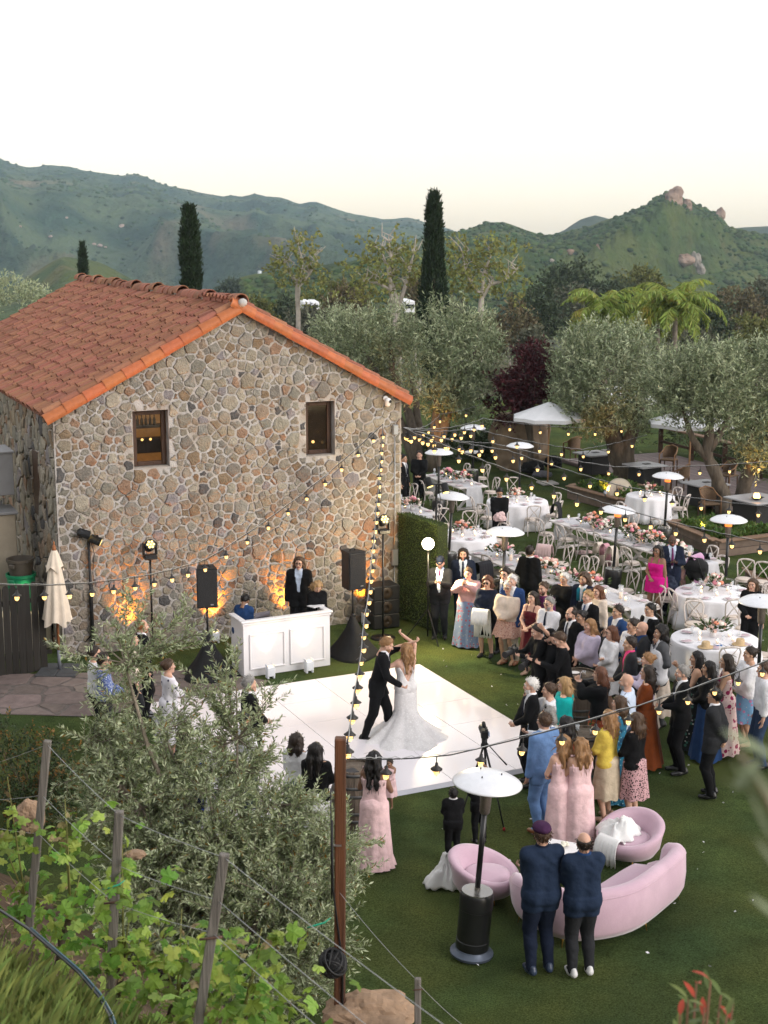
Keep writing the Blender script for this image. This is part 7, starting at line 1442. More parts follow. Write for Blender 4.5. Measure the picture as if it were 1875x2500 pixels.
market('open white market parasol beside the boulder', (*G(1337, 1181),), 2.75, 1.3); market('open white market parasol glimpsed through the right olives', (10.35, 47.6), 2.5, 1.5, zoff=.115); market('white market parasol behind the parasol olive', (8.8, 54.5), 2.5, 1.8, zoff=.115)
wk = mat('wicker', (.16, .105, .065), .8, .3, 30, bump=.7, bsc=70)
def wicker(u, v, yaw, lb, z=.115):
    x, y = G(u, v, z); t = thing('wicker_chair', lb, 'chair', (x, y, z), yaw, 'brown wicker armchairs'); MB().box((0, 0, .42), (.5, .48, .06), 0, .02).build('seat', wk, t, False)
    for sx in (-1, 1):
        for sy in (-1, 1): MB().beam((sx*.24, sy*.22, 0), (sx*.235, sy*.21, .40), .035, .035).build('leg', dkw, t, False)
    MB().tube([(-.27, .24, 0.02), (-.28, .22, .62), (-.27, -.02, .68), (-.22, -.24, .84), (0, -.30, .90), (.22, -.24, .84), (.27, -.02, .68), (.28, .22, .62), (.27, .24, .02)], .024, 7).build('arm_hoop', mat('bent_cane', (.22, .12, .06), .6, .2), t)
    vs = []; n = 11
    for j in range(5):
        for i in range(n): a = math.pi*(1+i/(n-1)); f = j/4; vs.append((.25*math.cos(a), -.02+.26*math.sin(a)-.03*f, .46+f*(.22+.18*math.sin(math.pi*i/(n-1)))))
    MB().add(vs, [(j*n+i, j*n+i+1, (j+1)*n+i+1, (j+1)*n+i) for j in range(4) for i in range(n-1)]).build('back', wk, t)
wicker(1398, 1122, .4, 'wicker armchair on the deck beside the market parasol'); wicker(1632, 1150, 2.6, 'wicker armchair on the deck behind the parasol olive'); wicker(1730, 1262, 3.4, 'wicker armchair on the grass in front of the deck', 0.0); wicker(1775, 1190, 2.2, 'wicker armchair on the deck behind the orange-lit trunk'); wicker(1660, 1195, 1.0, 'wicker armchair on the deck by the white napkin table')
def deck_table(u, v, lb, w=1.1, yaw=.5):
    x, y = G(u, v, .85); t = thing('deck_table', lb, 'table', (x, y, .115), yaw, 'square deck tables'); MB().box((0, 0, .70), (w, w, .05), 0, .01).build('table_top', mat('pale_table_top', (.34, .34, .36), .4, .1, 4), t, False); MB().box((0, 0, .345), (w*.72, w*.72, .66), 0, .02).build('plinth', mat('dark_rattan', (.025, .024, .024), .8, .2, 30, bump=.5, bsc=60), t, False)
    MB().box((.1, .05, .735), (.24, .18, .015), 0, .003).build('place_mat', blk, t, False)
deck_table(1450, 1105, 'square deck table beside the market parasol'); deck_table(1575, 1133, 'square deck table behind the parasol olive'); deck_table(1722, 1178, 'square deck table behind the bent olive trunk'); deck_table(1850, 1215, 'square deck table with a fire bowl at the right edge', 1.4)
x, y = G(1848, 1212, .95); t = thing('fire_bowl', 'small fire burning in a bowl on the deck table', 'fire bowl', (x, y, .865), 0); MB().lathe([(.10, 0), (.16, .04), (.17, .06), (.15, .05), (0, .03)], 18).build('bowl', blk_m, t); mb = MB()
for k in range(7): a = k*.9; mb.lathe([(0, .03), (.035, .06), (.028, .11), (.008, .17), (0, .19)], 8, (.07*math.cos(a)*(k > 0), .07*math.sin(a)*(k > 0), .0))
mb.build('flames', mat('fire', (1, .5, .2), .5, 0, emis=(1, .50, .14), es=14), t)
# ---- stroller under a pink blanket, equipment cases by the boulder, small pedestal
x, y = G(1700, 1455); t = thing('stroller', 'black pushchair covered by a tie-dyed pink blanket', 'pushchair', (x, y, 0), 2.4)
for sx in (-1, 1):
    for yy_, r in ((-.3, .10), (.32, .13)): MB().lathe([(r, -.02), (r*1.02, 0), (r, .02)], 16, M=Matrix.Translation((sx*.24, yy_, r)) @ Matrix.Rotation(R(90), 4, 'Y')).build('wheel', blk, t)
    MB().tube([(sx*.22, -.3, .12), (sx*.22, .1, .5), (sx*.22, .42, 1.02)], .014, 6).build('frame_tube', blk_m, t)
MB().tube([(-.22, .42, 1.02), (0, .45, 1.04), (.22, .42, 1.02)], .016, 6).build('handle', blk, t); mb = MB(); blob(mb, (0, 0, .62), .3, 4, 2, 0, .12, (.8, 1.1, .85)); mb.build('carrycot', blk_cloth, t); mb = MB(); mb.lathe([(.26, .0), (.25, .12), (.16, .24), (0, .28)], 16, (0, .08, .68), sy=1.1); mb.build('hood', blk_cloth, t)
drape('blanket', 'pink tie-dyed blanket over the pushchair', (x-.05, y+.05, .99), .5, (.78, .45), mat('tie_dye', (.55, .36, .50), .9, .2, 3, col2=(.42, .22, .38)), .9)
for k, (u, v, s_, lb) in enumerate(((1300, 1160, (.7, .5, .45), 'black equipment bag on the grass under the boulder'), (1350, 1150, (.55, .45, .5), 'black equipment case right of the parasol pole'), (1325, 1168, (.6, .35, .25), 'grey equipment tray at the foot of the parasol'))):
    x, y = G(u, v); heap('equipment_bag', lb, (x, y, s_[2]*.55), tuple(q*.55 for q in s_), 3+k*2.2, blk_cloth if k < 2 else mat('grey_case', (.10, .10, .12), .6, .2), 'bag', .15)
x, y = G(1155, 1165); t = thing('cocktail_table', 'small white pedestal table behind the farthest long table', 'table', (x, y, 0)); MB().lathe([(0, .88), (.3, .88), (.3, .91), (0, .91)], 24).build('table_top', white_p, t, True, 40); MB().tube([(0, 0, .02), (0, 0, .88)], .03, 8).build('stem', blk_m, t); MB().lathe([(.2, 0), (.2, .02), (.03, .03)], 18).build('foot', blk_m, t)
# low planting under the house-corner olives
for k, (u, v, lb) in enumerate(((1010, 1120, 'spiky green clump by the house corner behind the waiters'), (1110, 1120, 'dark shrub behind the farthest long table'), (1170, 1110, 'dark shrub left of the boulder'), (1225, 1125, 'low dark shrub against the boulder'))): x, y = G(u, v); shrub('garden_shrub', lb, (x, y, 0), [(x, y, .5, 1.3, .7, .7), (x+.8, y, .4, .9, .6, .5)], 320, 8, .3, .15, .045, mat('corner_shrub', (.028, .048, .018), .7, .2, 3, rand=.4, island=True, trans=.15), 230+k, 6, None, 'shrubs under the corner olives')
# ================================================================== PEOPLE
def nets(D, o, h):
    """surface of D<0 on a regular grid as quads"""
    n = D.shape; ins = D < 0; c = [slice(0, -1), slice(1, None)]
    cnt = sum(ins[c[i], c[j], c[k]].astype(np.int8) for i in (0, 1) for j in (0, 1) for k in (0, 1)); act = (cnt > 0) & (cnt < 8); I = np.argwhere(act)
    if not len(I): return np.zeros((0, 3)), np.zeros((0, 4), int)
    idx = -np.ones(act.shape, np.int64); idx[act] = np.arange(len(I)); S = np.zeros((len(I), 3)); W = np.zeros(len(I)); cor = [np.array((i, j, k)) for i in (0, 1) for j in (0, 1) for k in (0, 1)]
    dv = [D[I[:, 0]+q[0], I[:, 1]+q[1], I[:, 2]+q[2]] for q in cor]
    for a in range(8):
        for b in range(a+1, 8):
            if np.abs(cor[a]-cor[b]).sum() != 1: continue
            m = (dv[a] < 0) != (dv[b] < 0); t = dv[a][m]/(dv[a][m]-dv[b][m]); S[m] += cor[a]+(cor[b]-cor[a])*t[:, None]; W[m] += 1
    V = (I+S/W[:, None])*h+o; F = []
    for ax in range(3):
        o1, o2 = (ax+1) % 3, (ax+2) % 3; s0 = [slice(None)]*3; s1 = [slice(None)]*3; s0[ax] = slice(0, -1); s1[ax] = slice(1, None)
        A, B = ins[tuple(s0)], ins[tuple(s1)]; E = np.argwhere(A != B); fl = A[tuple(E.T)]
        ok = (E[:, o1] > 0) & (E[:, o2] > 0) & (E[:, o1] < n[o1]-1) & (E[:, o2] < n[o2]-1); E = E[ok]; fl = fl[ok]; q = []
        for d1, d2 in ((-1, -1), (0, -1), (0, 0), (-1, 0)): e = E.copy(); e[:, o1] += d1; e[:, o2] += d2; q.append(idx[tuple(e.T)])
        Q = np.stack(q, 1); Q[~fl] = Q[~fl][:, ::-1]; F.append(Q)
    return V, np.concatenate(F)
class Grid:
    def __init__(s, lo, hi, h):
        s.h = h; s.o = np.array(lo, np.float32); n = np.ceil((np.array(hi)-lo)/h).astype(int)+1; s.n = n; ax = [s.o[i]+h*np.arange(n[i], dtype=np.float32) for i in range(3)]; s.X, s.Y, s.Z = np.meshgrid(*ax, indexing='ij', sparse=True)
    def full(s): return np.full(tuple(s.n), 9.0, np.float32)
    def sl(s, a, b, r, pad=.16):
        lo = np.minimum(a, b)-r-pad; hi = np.maximum(a, b)+r+pad; i0 = np.clip(np.floor((lo-s.o)/s.h).astype(int), 0, s.n-1); i1 = np.clip(np.ceil((hi-s.o)/s.h).astype(int)+1, 1, s.n); return tuple(slice(int(x), int(y)) for x, y in zip(i0, i1))
    def cone(s, D, a, b, ra, rb, k=.03):
        a, b = np.array(a, np.float32), np.array(b, np.float32); q = s.sl(a, b, max(ra, rb)); X, Y, Z = s.X[q[0]]-a[0], s.Y[:, q[1]]-a[1], s.Z[:, :, q[2]]-a[2]; d = b-a; L = max(1e-6, float(d@d))
        t = np.clip((X*d[0]+Y*d[1]+Z*d[2])/L, 0, 1); v = np.sqrt((X-t*d[0])**2+(Y-t*d[1])**2+(Z-t*d[2])**2)-(ra+(rb-ra)*t); s.mix(D, q, v, k)
    def ell(s, D, c, r, k=.02):
        c, r = np.array(c, np.float32), np.array(r, np.float32); q = s.sl(c-r, c+r, 0); X, Y, Z = (s.X[q[0]]-c[0])/r[0], (s.Y[:, q[1]]-c[1])/r[1], (s.Z[:, :, q[2]]-c[2])/r[2]; s.mix(D, q, (np.sqrt(X*X+Y*Y+Z*Z)-1)*r.min(), k)
    def mix(s, D, q, v, k):
        a = D[q]; hh = np.maximum(k-np.abs(a-v), 0)/max(k, 1e-6); D[q] = np.minimum(a, v)-hh*hh*k*.25
    def get(s, D): return nets(D, s.o, s.h)
def rotm(ax, a): return np.array(Matrix.Rotation(a, 3, ax))
# ---- head, hand and shoe shapes shared by everyone
def head_shape():
    g = Grid((-.12, -.16, -.22), (.12, .16, .16), .0105); D = g.full(); g.ell(D, (0, -.012, .03), (.076, .097, .098), .02); g.ell(D, (0, .022, -.05), (.055, .066, .07), .035); g.cone(D, (0, .09, .018), (0, .108, -.022), .009, .016, .012)
    g.cone(D, (-.03, .082, .032), (.03, .082, .032), .012, .012, .015); g.cone(D, (-.019, .083, -.060), (.019, .083, -.060), .0125, .0125, .01); g.ell(D, (0, .072, -.098), (.024, .022, .02), .02)
    for sx in (-1, 1): g.ell(D, (sx*.078, -.008, -.006), (.012, .022, .032), .01); g.ell(D, (sx*.045, .06, -.015), (.026, .026, .024), .02)
    g.cone(D, (0, -.018, -.05), (0, -.035, -.20), .054, .056, .03)
    for sx in (-1, 1):
        X, Y, Z = g.X-sx*.031, g.Y-.098, g.Z-.010; D = np.maximum(D, -(np.sqrt(X*X+Y*Y+Z*Z)-.014))
    V, F = g.get(D); c = V[F].mean(1); mi = np.where((np.abs(c[:, 2]+.060) < .012) & (c[:, 1] > .078) & (np.abs(c[:, 0]) < .028), 1, 0)
    Vs, Fs, Ms = [V], [F], [mi]; n = len(V)
    for sx in (-1, 1):
        g = Grid((sx*.031-.016, .070, -.006), (sx*.031+.016, .102, .026), .005); E = g.full(); g.ell(E, (sx*.031, .0850, .010), (.0140, .0115, .0110)); v, f = g.get(E); Vs.append(v); Fs.append(f+n); n += len(v); cc = v[f].mean(1); Ms.append(np.where((cc[:, 1] > .089) & (np.abs(cc[:, 0]-sx*.031) < .0085), 2, 4))
        g = Grid((sx*.03-.035, .06, .02), (sx*.03+.035, .12, .055), .006); E = g.full(); g.cone(E, (sx*.016, .097, .034), (sx*.048, .084, .034), .0085, .006); v, f = g.get(E); Vs.append(v); Fs.append(f+n); n += len(v); Ms.append(np.full(len(f), 3))
    return np.concatenate(Vs), np.concatenate(Fs), np.concatenate(Ms)
HEAD = head_shape()
def hand_shape(curl):
    g = Grid((-.07, -.06, -.22), (.08, .12, .04), .0085); D = g.full(); g.cone(D, (0, 0, .02), (0, .0, -.02), .026, .027, .02); g.ell(D, (0, .004, -.06), (.040, .017, .048), .02)
    for x, l in ((-.030, .050), (-.010, .064), (.011, .060), (.030, .046)):
        a = np.array((x, .004, -.098)); d = np.array((x*.25, math.sin(curl*.6), -math.cos(curl*.6))); b = a+d*l*.62; d2 = np.array((x*.1, math.sin(curl*1.7), -math.cos(curl*1.7))); g.cone(D, a, b, .0092, .0085, .004); g.cone(D, b, b+d2*l*.6, .0085, .0065, .004)
    g.cone(D, (.032, .006, -.035), (.060, .026, -.072), .012, .010, .008); g.cone(D, (.060, .026, -.072), (.058, .036+.02*curl, -.100), .010, .007, .004); return g.get(D)
HANDS = {'r': hand_shape(.45), 'g': hand_shape(1.15)}
def shoe_me(m, heel):
    g = Grid((-.07, -.14, -.01), (.07, .24, .16), .013); D = g.full(); hz = .055 if heel else .02; g.cone(D, (0, -.05, .04+hz*.6), (0, .05, .035), .040, .042, .03); g.cone(D, (0, .05, .035), (0, .165, .026), .043, .032, .03); g.cone(D, (0, -.05, .05+hz), (0, -.045, .10), .036, .034, .03); D = np.maximum(D, -g.Z+.002); V, F = g.get(D); me = npmesh('shoe', V, F, m, True); return me
SHOES = {}
def shoe_mesh(k):
    if k not in SHOES: SHOES[k] = shoe_me(mat('shoe_'+k, {'black': (.012, .012, .013), 'brown': (.20, .075, .03), 'tan': (.42, .27, .17), 'white': (.6, .6, .6), 'navy': (.03, .045, .08), 'nude': (.45, .30, .22)}[k], .35, .15, 12, spec=.5), k in ('black_heel', 'nude', 'tan'))
    return SHOES[k]
SK = {'l': (.58, .355, .265), 't': (.46, .275, .185), 'o': (.53, .315, .23), 'b': (.22, .120, .075), 'd': (.085, .045, .030)}
HC_ = {'k': (.008, .006, .006), 'd': (.022, .014, .010), 'b': (.060, .033, .018), 'a': (.105, .040, .020), 'y': (.34, .21, .095), 's': (.25, .135, .058), 'g': (.22, .21, .20), 'w': (.60, .58, .56), 'r': (.20, .07, .022)}
CC = {'black': (.006, .006, .007), 'char': (.022, .023, .026), 'grey': (.075, .078, .085), 'navy': (.010, .015, .032), 'blue': (.018, .048, .135), 'ltblue': (.125, .225, .43), 'white': (.70, .70, .73), 'cream': (.60, .51, .43), 'pink': (.70, .49, .50), 'mag': (.50, .008, .20), 'burg': (.075, .008, .014), 'rust': (.155, .036, .008), 'yellow': (.62, .47, .085), 'beige': (.50, .42, .31), 'lilac': (.50, .44, .56), 'teal': (.008, .36, .35), 'khaki': (.33, .29, .23), 'skyw': (.50, .58, .72), 'denim': (.030, .050, .095), 'purple': (.13, .022, .10), 'aqua': (.015, .16, .22), 'hotpink': (.66, .05, .20), 'dnavy': (.016, .028, .058), 'shawlpink': (.62, .36, .36), 'plum': (.05, .018, .055)}
PAT = {'floral_blue': ((.20, .27, .42), [((.42, .12, .16), 13, .30), ((.55, .50, .45), 17, .18)]), 'paisley': ((.48, .30, .24), [((.28, .13, .11), 30, .34), ((.60, .50, .42), 22, .2)]), 'floral_pink': ((.62, .46, .44), [((.24, .015, .07), 9, .34), ((.35, .05, .12), 15, .22)]), 'floral_dark': ((.015, .018, .018), [((.50, .50, .46), 16, .24), ((.05, .16, .12), 11, .28)]), 'floral_sky': ((.16, .32, .50), [((.45, .18, .32), 12, .30), ((.5, .5, .5), 18, .15)]), 'leopard': ((.50, .30, .32), [((.012, .012, .012), 38, .38)]), 'floral_red': ((.30, .06, .03), [((.03, .09, .03), 14, .36), ((.45, .20, .05), 19, .25)]), 'floral_teal': ((.02, .13, .22), [((.01, .05, .10), 12, .35), ((.25, .45, .5), 20, .2)]), 'check': ((.09, .13, .30), [((.50, .54, .66), 40, .36)]), 'bluecheck': ((.018, .050, .16), [((.05, .12, .30), 14, .16)]), 'lace': ((.66, .64, .64), [((.74, .73, .73), 28, .3)]), 'leafwhite': ((.64, .62, .66), [((.05, .05, .09), 10, .22)]), 'flowernavy': ((.012, .016, .034), [((.04, .09, .36), 12, .36)])}
def cloth(k):
    if k in PAT: c, s_ = PAT[k]; return mat('cloth_'+k, c, .85, .1, 6, bump=.8, bsc=11, spots=s_, spec=.2)
    return mat('cloth_'+k, CC[k], .9 if k not in ('yellow', 'white', 'lilac') else .95, .16, 7, bump=1, bsc=11, spec=.15, sheen=.1 if k in ('rust', 'burg') else 0)
ARM = {'d': (.25, .05, .86), 'c': (.03, .23, 1.04), 'f': (-.09, .21, 1.17), 'p': (.05, .33, 1.46), 'P': (.05, .32, 1.27), 'k': (.03, -.17, .96), 'h': (.13, .30, 1.17), 'o': (.21, .05, .93), 'u': (.10, .26, 1.82), 'w': (.09, .36, 1.27), 's': (.12, .10, 1.02), 'b': (.07, .24, 1.20), 'e': (.03, .28, 1.10)}
def ik(S, T, L1, L2, hint):
    d = T-S; L = np.linalg.norm(d); L = min(L, (L1+L2)*.995); d = d/np.linalg.norm(d); T = S+d*L; a = (L1*L1-L2*L2+L*L)/(2*L); hh = math.sqrt(max(0, L1*L1-a*a)); n = hint-d*(hint@d); n /= np.linalg.norm(n)+1e-9; return S+d*a+n*hh, T
def frame_to(d, up):
    """matrix whose -Z runs along d"""
    z = -np.array(d)/np.linalg.norm(d); x = np.cross(up, z); x /= np.linalg.norm(x)+1e-9; return np.column_stack([x, np.cross(z, x), z])
def skirt_rings(z0, z1, r0, r1, hip, fold, nf, n=44, oval=.82, shift=(0, 0), seed=0, tier=None, prof=None):
    rings = []; m = 9
    for i, f in enumerate((0, .045, .09, .15, .25, .4, .6, .8, 1)):
        z = z0+(z1-z0)*f; r = np.interp(f, *prof) if prof else (r0+(hip-r0)*min(1, f/.10)**.7 if f < .25 else hip+(r1-hip)*((f-.25)/.75)); ring = []
        for k in range(n):
            a = 2*math.pi*k/n; q = fold*max(0, f-.12)*math.cos(nf*a+seed+1.3*math.sin(2*a+seed)); ring.append(((r+q*r)*math.cos(a)+shift[0]*f, (r+q*r)*oval**(1-f*.6)*math.sin(a)+shift[1]*f, z+(.012*math.cos(nf*a) if i == m-1 else 0)))
        rings.append(ring)
    return rings
def person(lb, loc, yaw, h, sex='m', arms='dd', fit=('suit', 'black', 'black', 'white', 'navy'), hair=('short', 'd'), skin='l', lean=0.0, head=(0, 0), w=1.0, shoes='black', legs=None, extra=(), vox=.024, atgt=None, group='wedding guests', twist=0.0, z=0.0):
    s = h/1.75; t = thing('person', lb, 'person', (loc[0], loc[1], z), yaw, group); fem = sex == 'f'; A3 = lambda *p: np.array(p, float)*s
    hipz = .93; Rl = rotm('X', -lean) @ rotm('Z', twist)
    def up(p): q = np.array(p, float); b = A3(0, 0, hipz); return Rl @ (q-b)+b
    shw = .165*(.90 if fem else 1.04); lg = legs or ((.10, .01), (-.10, -.02))
    ank = [A3(lg[0][0]*1.05, lg[0][1]-.01, .085), A3(lg[1][0]*1.05, lg[1][1]-.01, .085)]; hips = [A3(.085, 0, .92), A3(-.085, 0, .92)]; kn = []
    for a, hp in zip(ank, hips): k_, _ = ik(hp, a, .435*s, .425*s, np.array((0, 1., 0))); kn.append(k_)
    sh = [up(A3(shw, 0, 1.425)), up(A3(-shw, 0, 1.425))]; el, wr = [], []
    for i, sg in enumerate((1, -1)):
        T = np.array(atgt[i])*s if atgt and atgt[i] is not None else A3(ARM[arms[i]][0]*sg, *ARM[arms[i]][1:]); T = up(T) if not (atgt and atgt[i] is not None) else T
        hint = np.array((sg*.7, -.6, -.5)) if arms[i] not in 'fcu' else np.array((sg*1., -.25, -.35)); e, wv = ik(sh[i], T, .285*s, .25*s, Rl @ hint); el.append(e); wr.append(wv)
    allp = np.array(ank+kn+sh+el+wr+[up(A3(0, 0, 1.6)), A3(0, 0, 0)]); g = Grid(allp.min(0)-.24*s, allp.max(0)+.24*s, vox)
    T_, L_, A_ = g.full(), g.full(), g.full(); W = w
    for sg in (1, -1):
        g.cone(T_, up(A3(sg*.080, 0, 1.335)), up(A3(sg*(.055 if fem else .070), .005, 1.10)), .098*s*W, (.082 if fem else .098)*s*W, .05); g.cone(T_, up(A3(sg*(.055 if fem else .070), .005, 1.10)), A3(sg*.078, -.005, .95), (.085 if fem else .10)*s*W, (.118 if fem else .108)*s*W, .05)
        g.cone(T_, up(A3(sg*(shw-.012), 0, 1.415)), up(A3(0, -.01, 1.45)), .056*s, .062*s, .05)
        if fem: g.ell(T_, up(A3(sg*.072, .085, 1.275)), A3(.070, .06, .068), .05)
    if not fem and W > 1.08: g.ell(T_, up(A3(0, .06, 1.08)), A3(.15, .13, .16)*W, .06)
    g.cone(T_, up(A3(0, -.012, 1.44)), up(A3(0, .002, 1.56)), .058*s, .052*s, .03)
    for i in (0, 1):
        g.cone(L_, hips[i], kn[i], .092*s*W**.6, .062*s, .02); g.cone(L_, kn[i], kn[i]*.6+ank[i]*.4+A3(0, -.012, 0), .058*s, .054*s, .02); g.cone(L_, kn[i]*.6+ank[i]*.4+A3(0, -.012, 0), ank[i], .054*s, .036*s, .02); g.cone(L_, ank[i]+A3(0, -.02, -.045), ank[i]+A3(.012*(1-2*i), .12, -.06), .034*s, .026*s, .02)
        g.cone(A_, sh[i], el[i], (.046 if fem else .053)*s, (.037 if fem else .042)*s, .01); g.cone(A_, el[i], wr[i], (.036 if fem else .041)*s, .027*s, .01)
    B = np.minimum(T_, L_); g2 = B.copy(); k = .05
    hh = np.maximum(k-np.abs(B-A_), 0)/k; B = np.minimum(B, A_)-hh*hh*k*.25; V, F = g.get(B)
    # head and hands joined into the body mesh
    hs = s*(1.0 if h > 1.4 else 1.12); Rh = Rl @ rotm('Z', head[0]) @ rotm('X', -head[1]); hc = up(A3(0, .012, 0)+np.array((0, 0, h-.128*hs))); Vh = HEAD[0]*hs @ Rh.T+hc; Vs, Fs, Ms = [V, Vh], [F, HEAD[1]+len(V)], [np.zeros(len(F), int), HEAD[2]]; n = len(V)+len(Vh)
    for i in (0, 1):
        d = wr[i]-el[i]; M = frame_to(d, np.array((0., 1., .2)) if arms[i] in 'dosk' else np.array((0, .3, 1.))); hv, hf = HANDS['r' if arms[i] in 'do' else 'g']; v = hv*np.array((1-2*i if arms[i] not in 'do' else (2*i-1), 1, 1)); v = v*s @ M.T+wr[i]; f = hf if (arms[i] not in 'do') == (i == 0) else hf[:, ::-1]; Vs.append(v); Fs.append(f+n); n += len(v); Ms.append(np.zeros(len(f), int))
    sm = mat('skin_'+skin, SK[skin], .55, .07, 12, sss=.08, spec=.35); hm = mat('hair_'+hair[1], HC_[hair[1]], .5, .3, 30, bump=.5, bsc=60, stretch=(1, 1, .3), spec=.35)
    link('body', npmesh('body', np.concatenate(Vs), np.concatenate(Fs), [sm, mat('lips', (.36, .12, .10), .5, .05), mat('eye_dark', (.02, .012, .01), .2, 0), hm, mat('eye_white', (.7, .68, .66), .3, 0)], True, np.concatenate(Ms)), t)
    def garment(name, D, m): v, f = g.get(D); link(name, npmesh(name, v, f, m if not isinstance(m, str) else cloth(m), True), t)
    Zh = g.Z; jn = np.minimum(T_, A_); hh = np.maximum(.06*s-np.abs(T_-A_), 0)/(.06*s); J = np.minimum(T_, A_)-hh*hh*.015*s; fold = (.0035*s*np.sin(g.Z*31+5*np.sin(g.X*9+g.Z*4)+9*g.Y)*np.sin(g.X*7+g.Z*5)).astype(np.float32)
    neck = 1.485*s
    def rel(Z0): return (g.Z-Z0*s)
    def vneck(D, wd, z0, z1):   # open front: |x| < wd rising from z0 to z1
        f = np.clip((g.Z/s-z0)/(z1-z0), 0, 1)*wd*s; return np.maximum(D, np.minimum(f-np.abs(g.X), np.where(g.Y > .02*s, 1, -1)*.05) if lean == 0 else np.minimum(f-np.abs(g.X), .05*np.sign(g.Y-(g.Z-hipz*s)*math.tan(lean)-.02*s)))
    kd = fit[0]
    if kd in ('suit', 'shirt', 'tee'):
        tr_ = np.minimum(L_, np.maximum(T_, rel(1.02))); garment('trousers', np.maximum(np.maximum(tr_-.020*s-.6*fold, rel(1.03)), -rel(.055)), fit[2])
    if kd == 'suit':
        pelv = np.maximum(np.minimum(L_, T_)-.014, rel(1.0)); jj = np.minimum(J, pelv); garment('jacket', vneck(np.maximum(np.maximum(jj-.021*s-fold-.010*s*np.clip(1.0-g.Z/s, 0, .3)/.3, -rel(.755)), rel(1.515)), .075, 1.02, 1.48), fit[1])
        garment('shirt', np.maximum(np.maximum(T_-.015*s, -rel(.98)), rel(1.535)), fit[3])
        if fit[4]:
            pts = [up(A3(0, y, z)) for y, z in ((.078, 1.485), (.112, 1.40), (.128, 1.28), (.118, 1.10))]; MB().tube([tuple(p) for p in pts], [.016*s, .018*s, .026*s, .030*s], 6, sy=.4).build('tie', cloth(fit[4]), t)
    elif kd in ('shirt', 'tee'):
        a2 = J if kd == 'shirt' else np.maximum(J, -0); garment('shirt', np.maximum(np.maximum(a2-.019*s-fold, -rel(.93 if len(fit) < 5 else .82)), rel(1.495)), fit[1])
        if len(fit) > 3 and fit[3]:
            pts = [up(A3(0, y, z)) for y, z in ((.085, 1.48), (.118, 1.40), (.135, 1.28), (.125, 1.08))]; MB().tube([tuple(p) for p in pts], [.016*s, .018*s, .026*s, .028*s], 6, sy=.4).build('tie', cloth(fit[3]), t)
    elif kd == 'dress':      # (dress, cloth, hem z, hem radius, sleeves, tier)
        m = fit[1]; sl_ = fit[4]; top = 1.36 if not sl_ else 1.47; src = T_ if not sl_ else J; Db = np.maximum(np.maximum(src-.014*s, rel(top)), -rel(.95)); garment('bodice', Db, m)
        if not sl_:
            for sg in (1, -1): mbs = MB(); mbs.tube([tuple(up(A3(sg*.085, .115, 1.34))), tuple(up(A3(sg*.085, .06, 1.46))), tuple(up(A3(sg*.075, -.07, 1.46))), tuple(up(A3(sg*.06, -.10, 1.34)))], .010*s, 6); mbs.build('strap', cloth(m), t)
        MB().loft([[(x*s, y*s, zz*s) for x, y, zz in r] for r in skirt_rings(1.085, fit[2], .118*W, fit[3], .215*W, .085, 9, seed=h*50)], cap=False).build('skirt', cloth(m), t)
        if len(fit) > 5 and fit[5]: MB().loft([[(x*s, y*s, zz*s) for x, y, zz in r] for r in skirt_rings(fit[2]+.32, fit[2]-.005, fit[3]*.83, fit[3]*1.1, fit[3]*.9, .12, 13, seed=h*31)], cap=False).build('ruffle', cloth(m), t)
    elif kd == 'skirt':      # (skirt, top cloth, skirt cloth, hem z, hem radius, top hem)
        garment('top', np.maximum(np.maximum(np.minimum(J, np.maximum(L_, rel(1.0)))-.022*s-fold, -rel(fit[5])), rel(1.48)), fit[1]); MB().loft([[(x*s, y*s, zz*s) for x, y, zz in r] for r in skirt_rings(1.06, fit[3], .118*W, fit[4], .205*W, .07, 8, seed=h*50)], cap=False).build('skirt', cloth(fit[2]), t)
    for e in extra:
        if e[0] == 'shawl':
            k = .16*s; hh = np.maximum(k-np.abs(T_-A_), 0)/k; Dm = np.minimum(T_, A_)-hh*hh*k*.25; zl = e[2] if len(e) > 2 else 1.05; garment('shawl', np.maximum(np.maximum(Dm-.040*s-1.6*fold, rel(1.46)), -rel(zl)-.05*s*np.abs(np.sin(g.X*9/s))), e[1])
        if e[0] == 'open': garment('cardigan', vneck(np.maximum(np.maximum(J-.032*s-fold, -rel(e[2])), rel(1.48)), .06, .9, 1.3), e[1])
        if e[0] == 'scarf': MB().tube([tuple(up(A3(.05, .12, 1.22))), tuple(up(A3(.07, .09, 1.42))), tuple(up(A3(.05, -.05, 1.50))), tuple(up(A3(-.05, -.05, 1.50))), tuple(up(A3(-.07, .09, 1.42))), tuple(up(A3(-.05, .125, 1.18)))], .036*s, 8).build('scarf', cloth(e[1]), t)
        if e[0] == 'boutonniere': mb = MB(); blob(mb, tuple(up(A3(-.10, .135, 1.33))), .024, 2, 1, 0, .3); mb.build('boutonniere', cloth('white'), t)
        if e[0] == 'bows':
            for sg in (1, -1): mb = MB(); mb.tube([tuple(up(A3(sg*.11, 0, 1.49))), tuple(up(A3(sg*.15, -.05, 1.44))), tuple(up(A3(sg*.16, -.08, 1.28)))], [.010*s, .022*s, .016*s], 6, sy=.35); mb.tube([tuple(up(A3(sg*.08, -.02, 1.52))), tuple(up(A3(sg*.12, -.01, 1.50))), tuple(up(A3(sg*.17, -.02, 1.51)))], [.012*s, .008*s, .016*s], 6); mb.build('bow', cloth('pink'), t)
    # hair and headwear in head space
    def hlink(name, V_, F_, m): link(name, npmesh(name, V_*hs @ Rh.T+hc, F_, m, True), t)
    st = hair[0]; hg = Grid((-.19, -.24, -.62), (.19, .17, .26), .0145); D = hg.full(); rs = np.random.RandomState(int(h*1000+loc[0]*77) % 9999); ph = rs.rand()*9
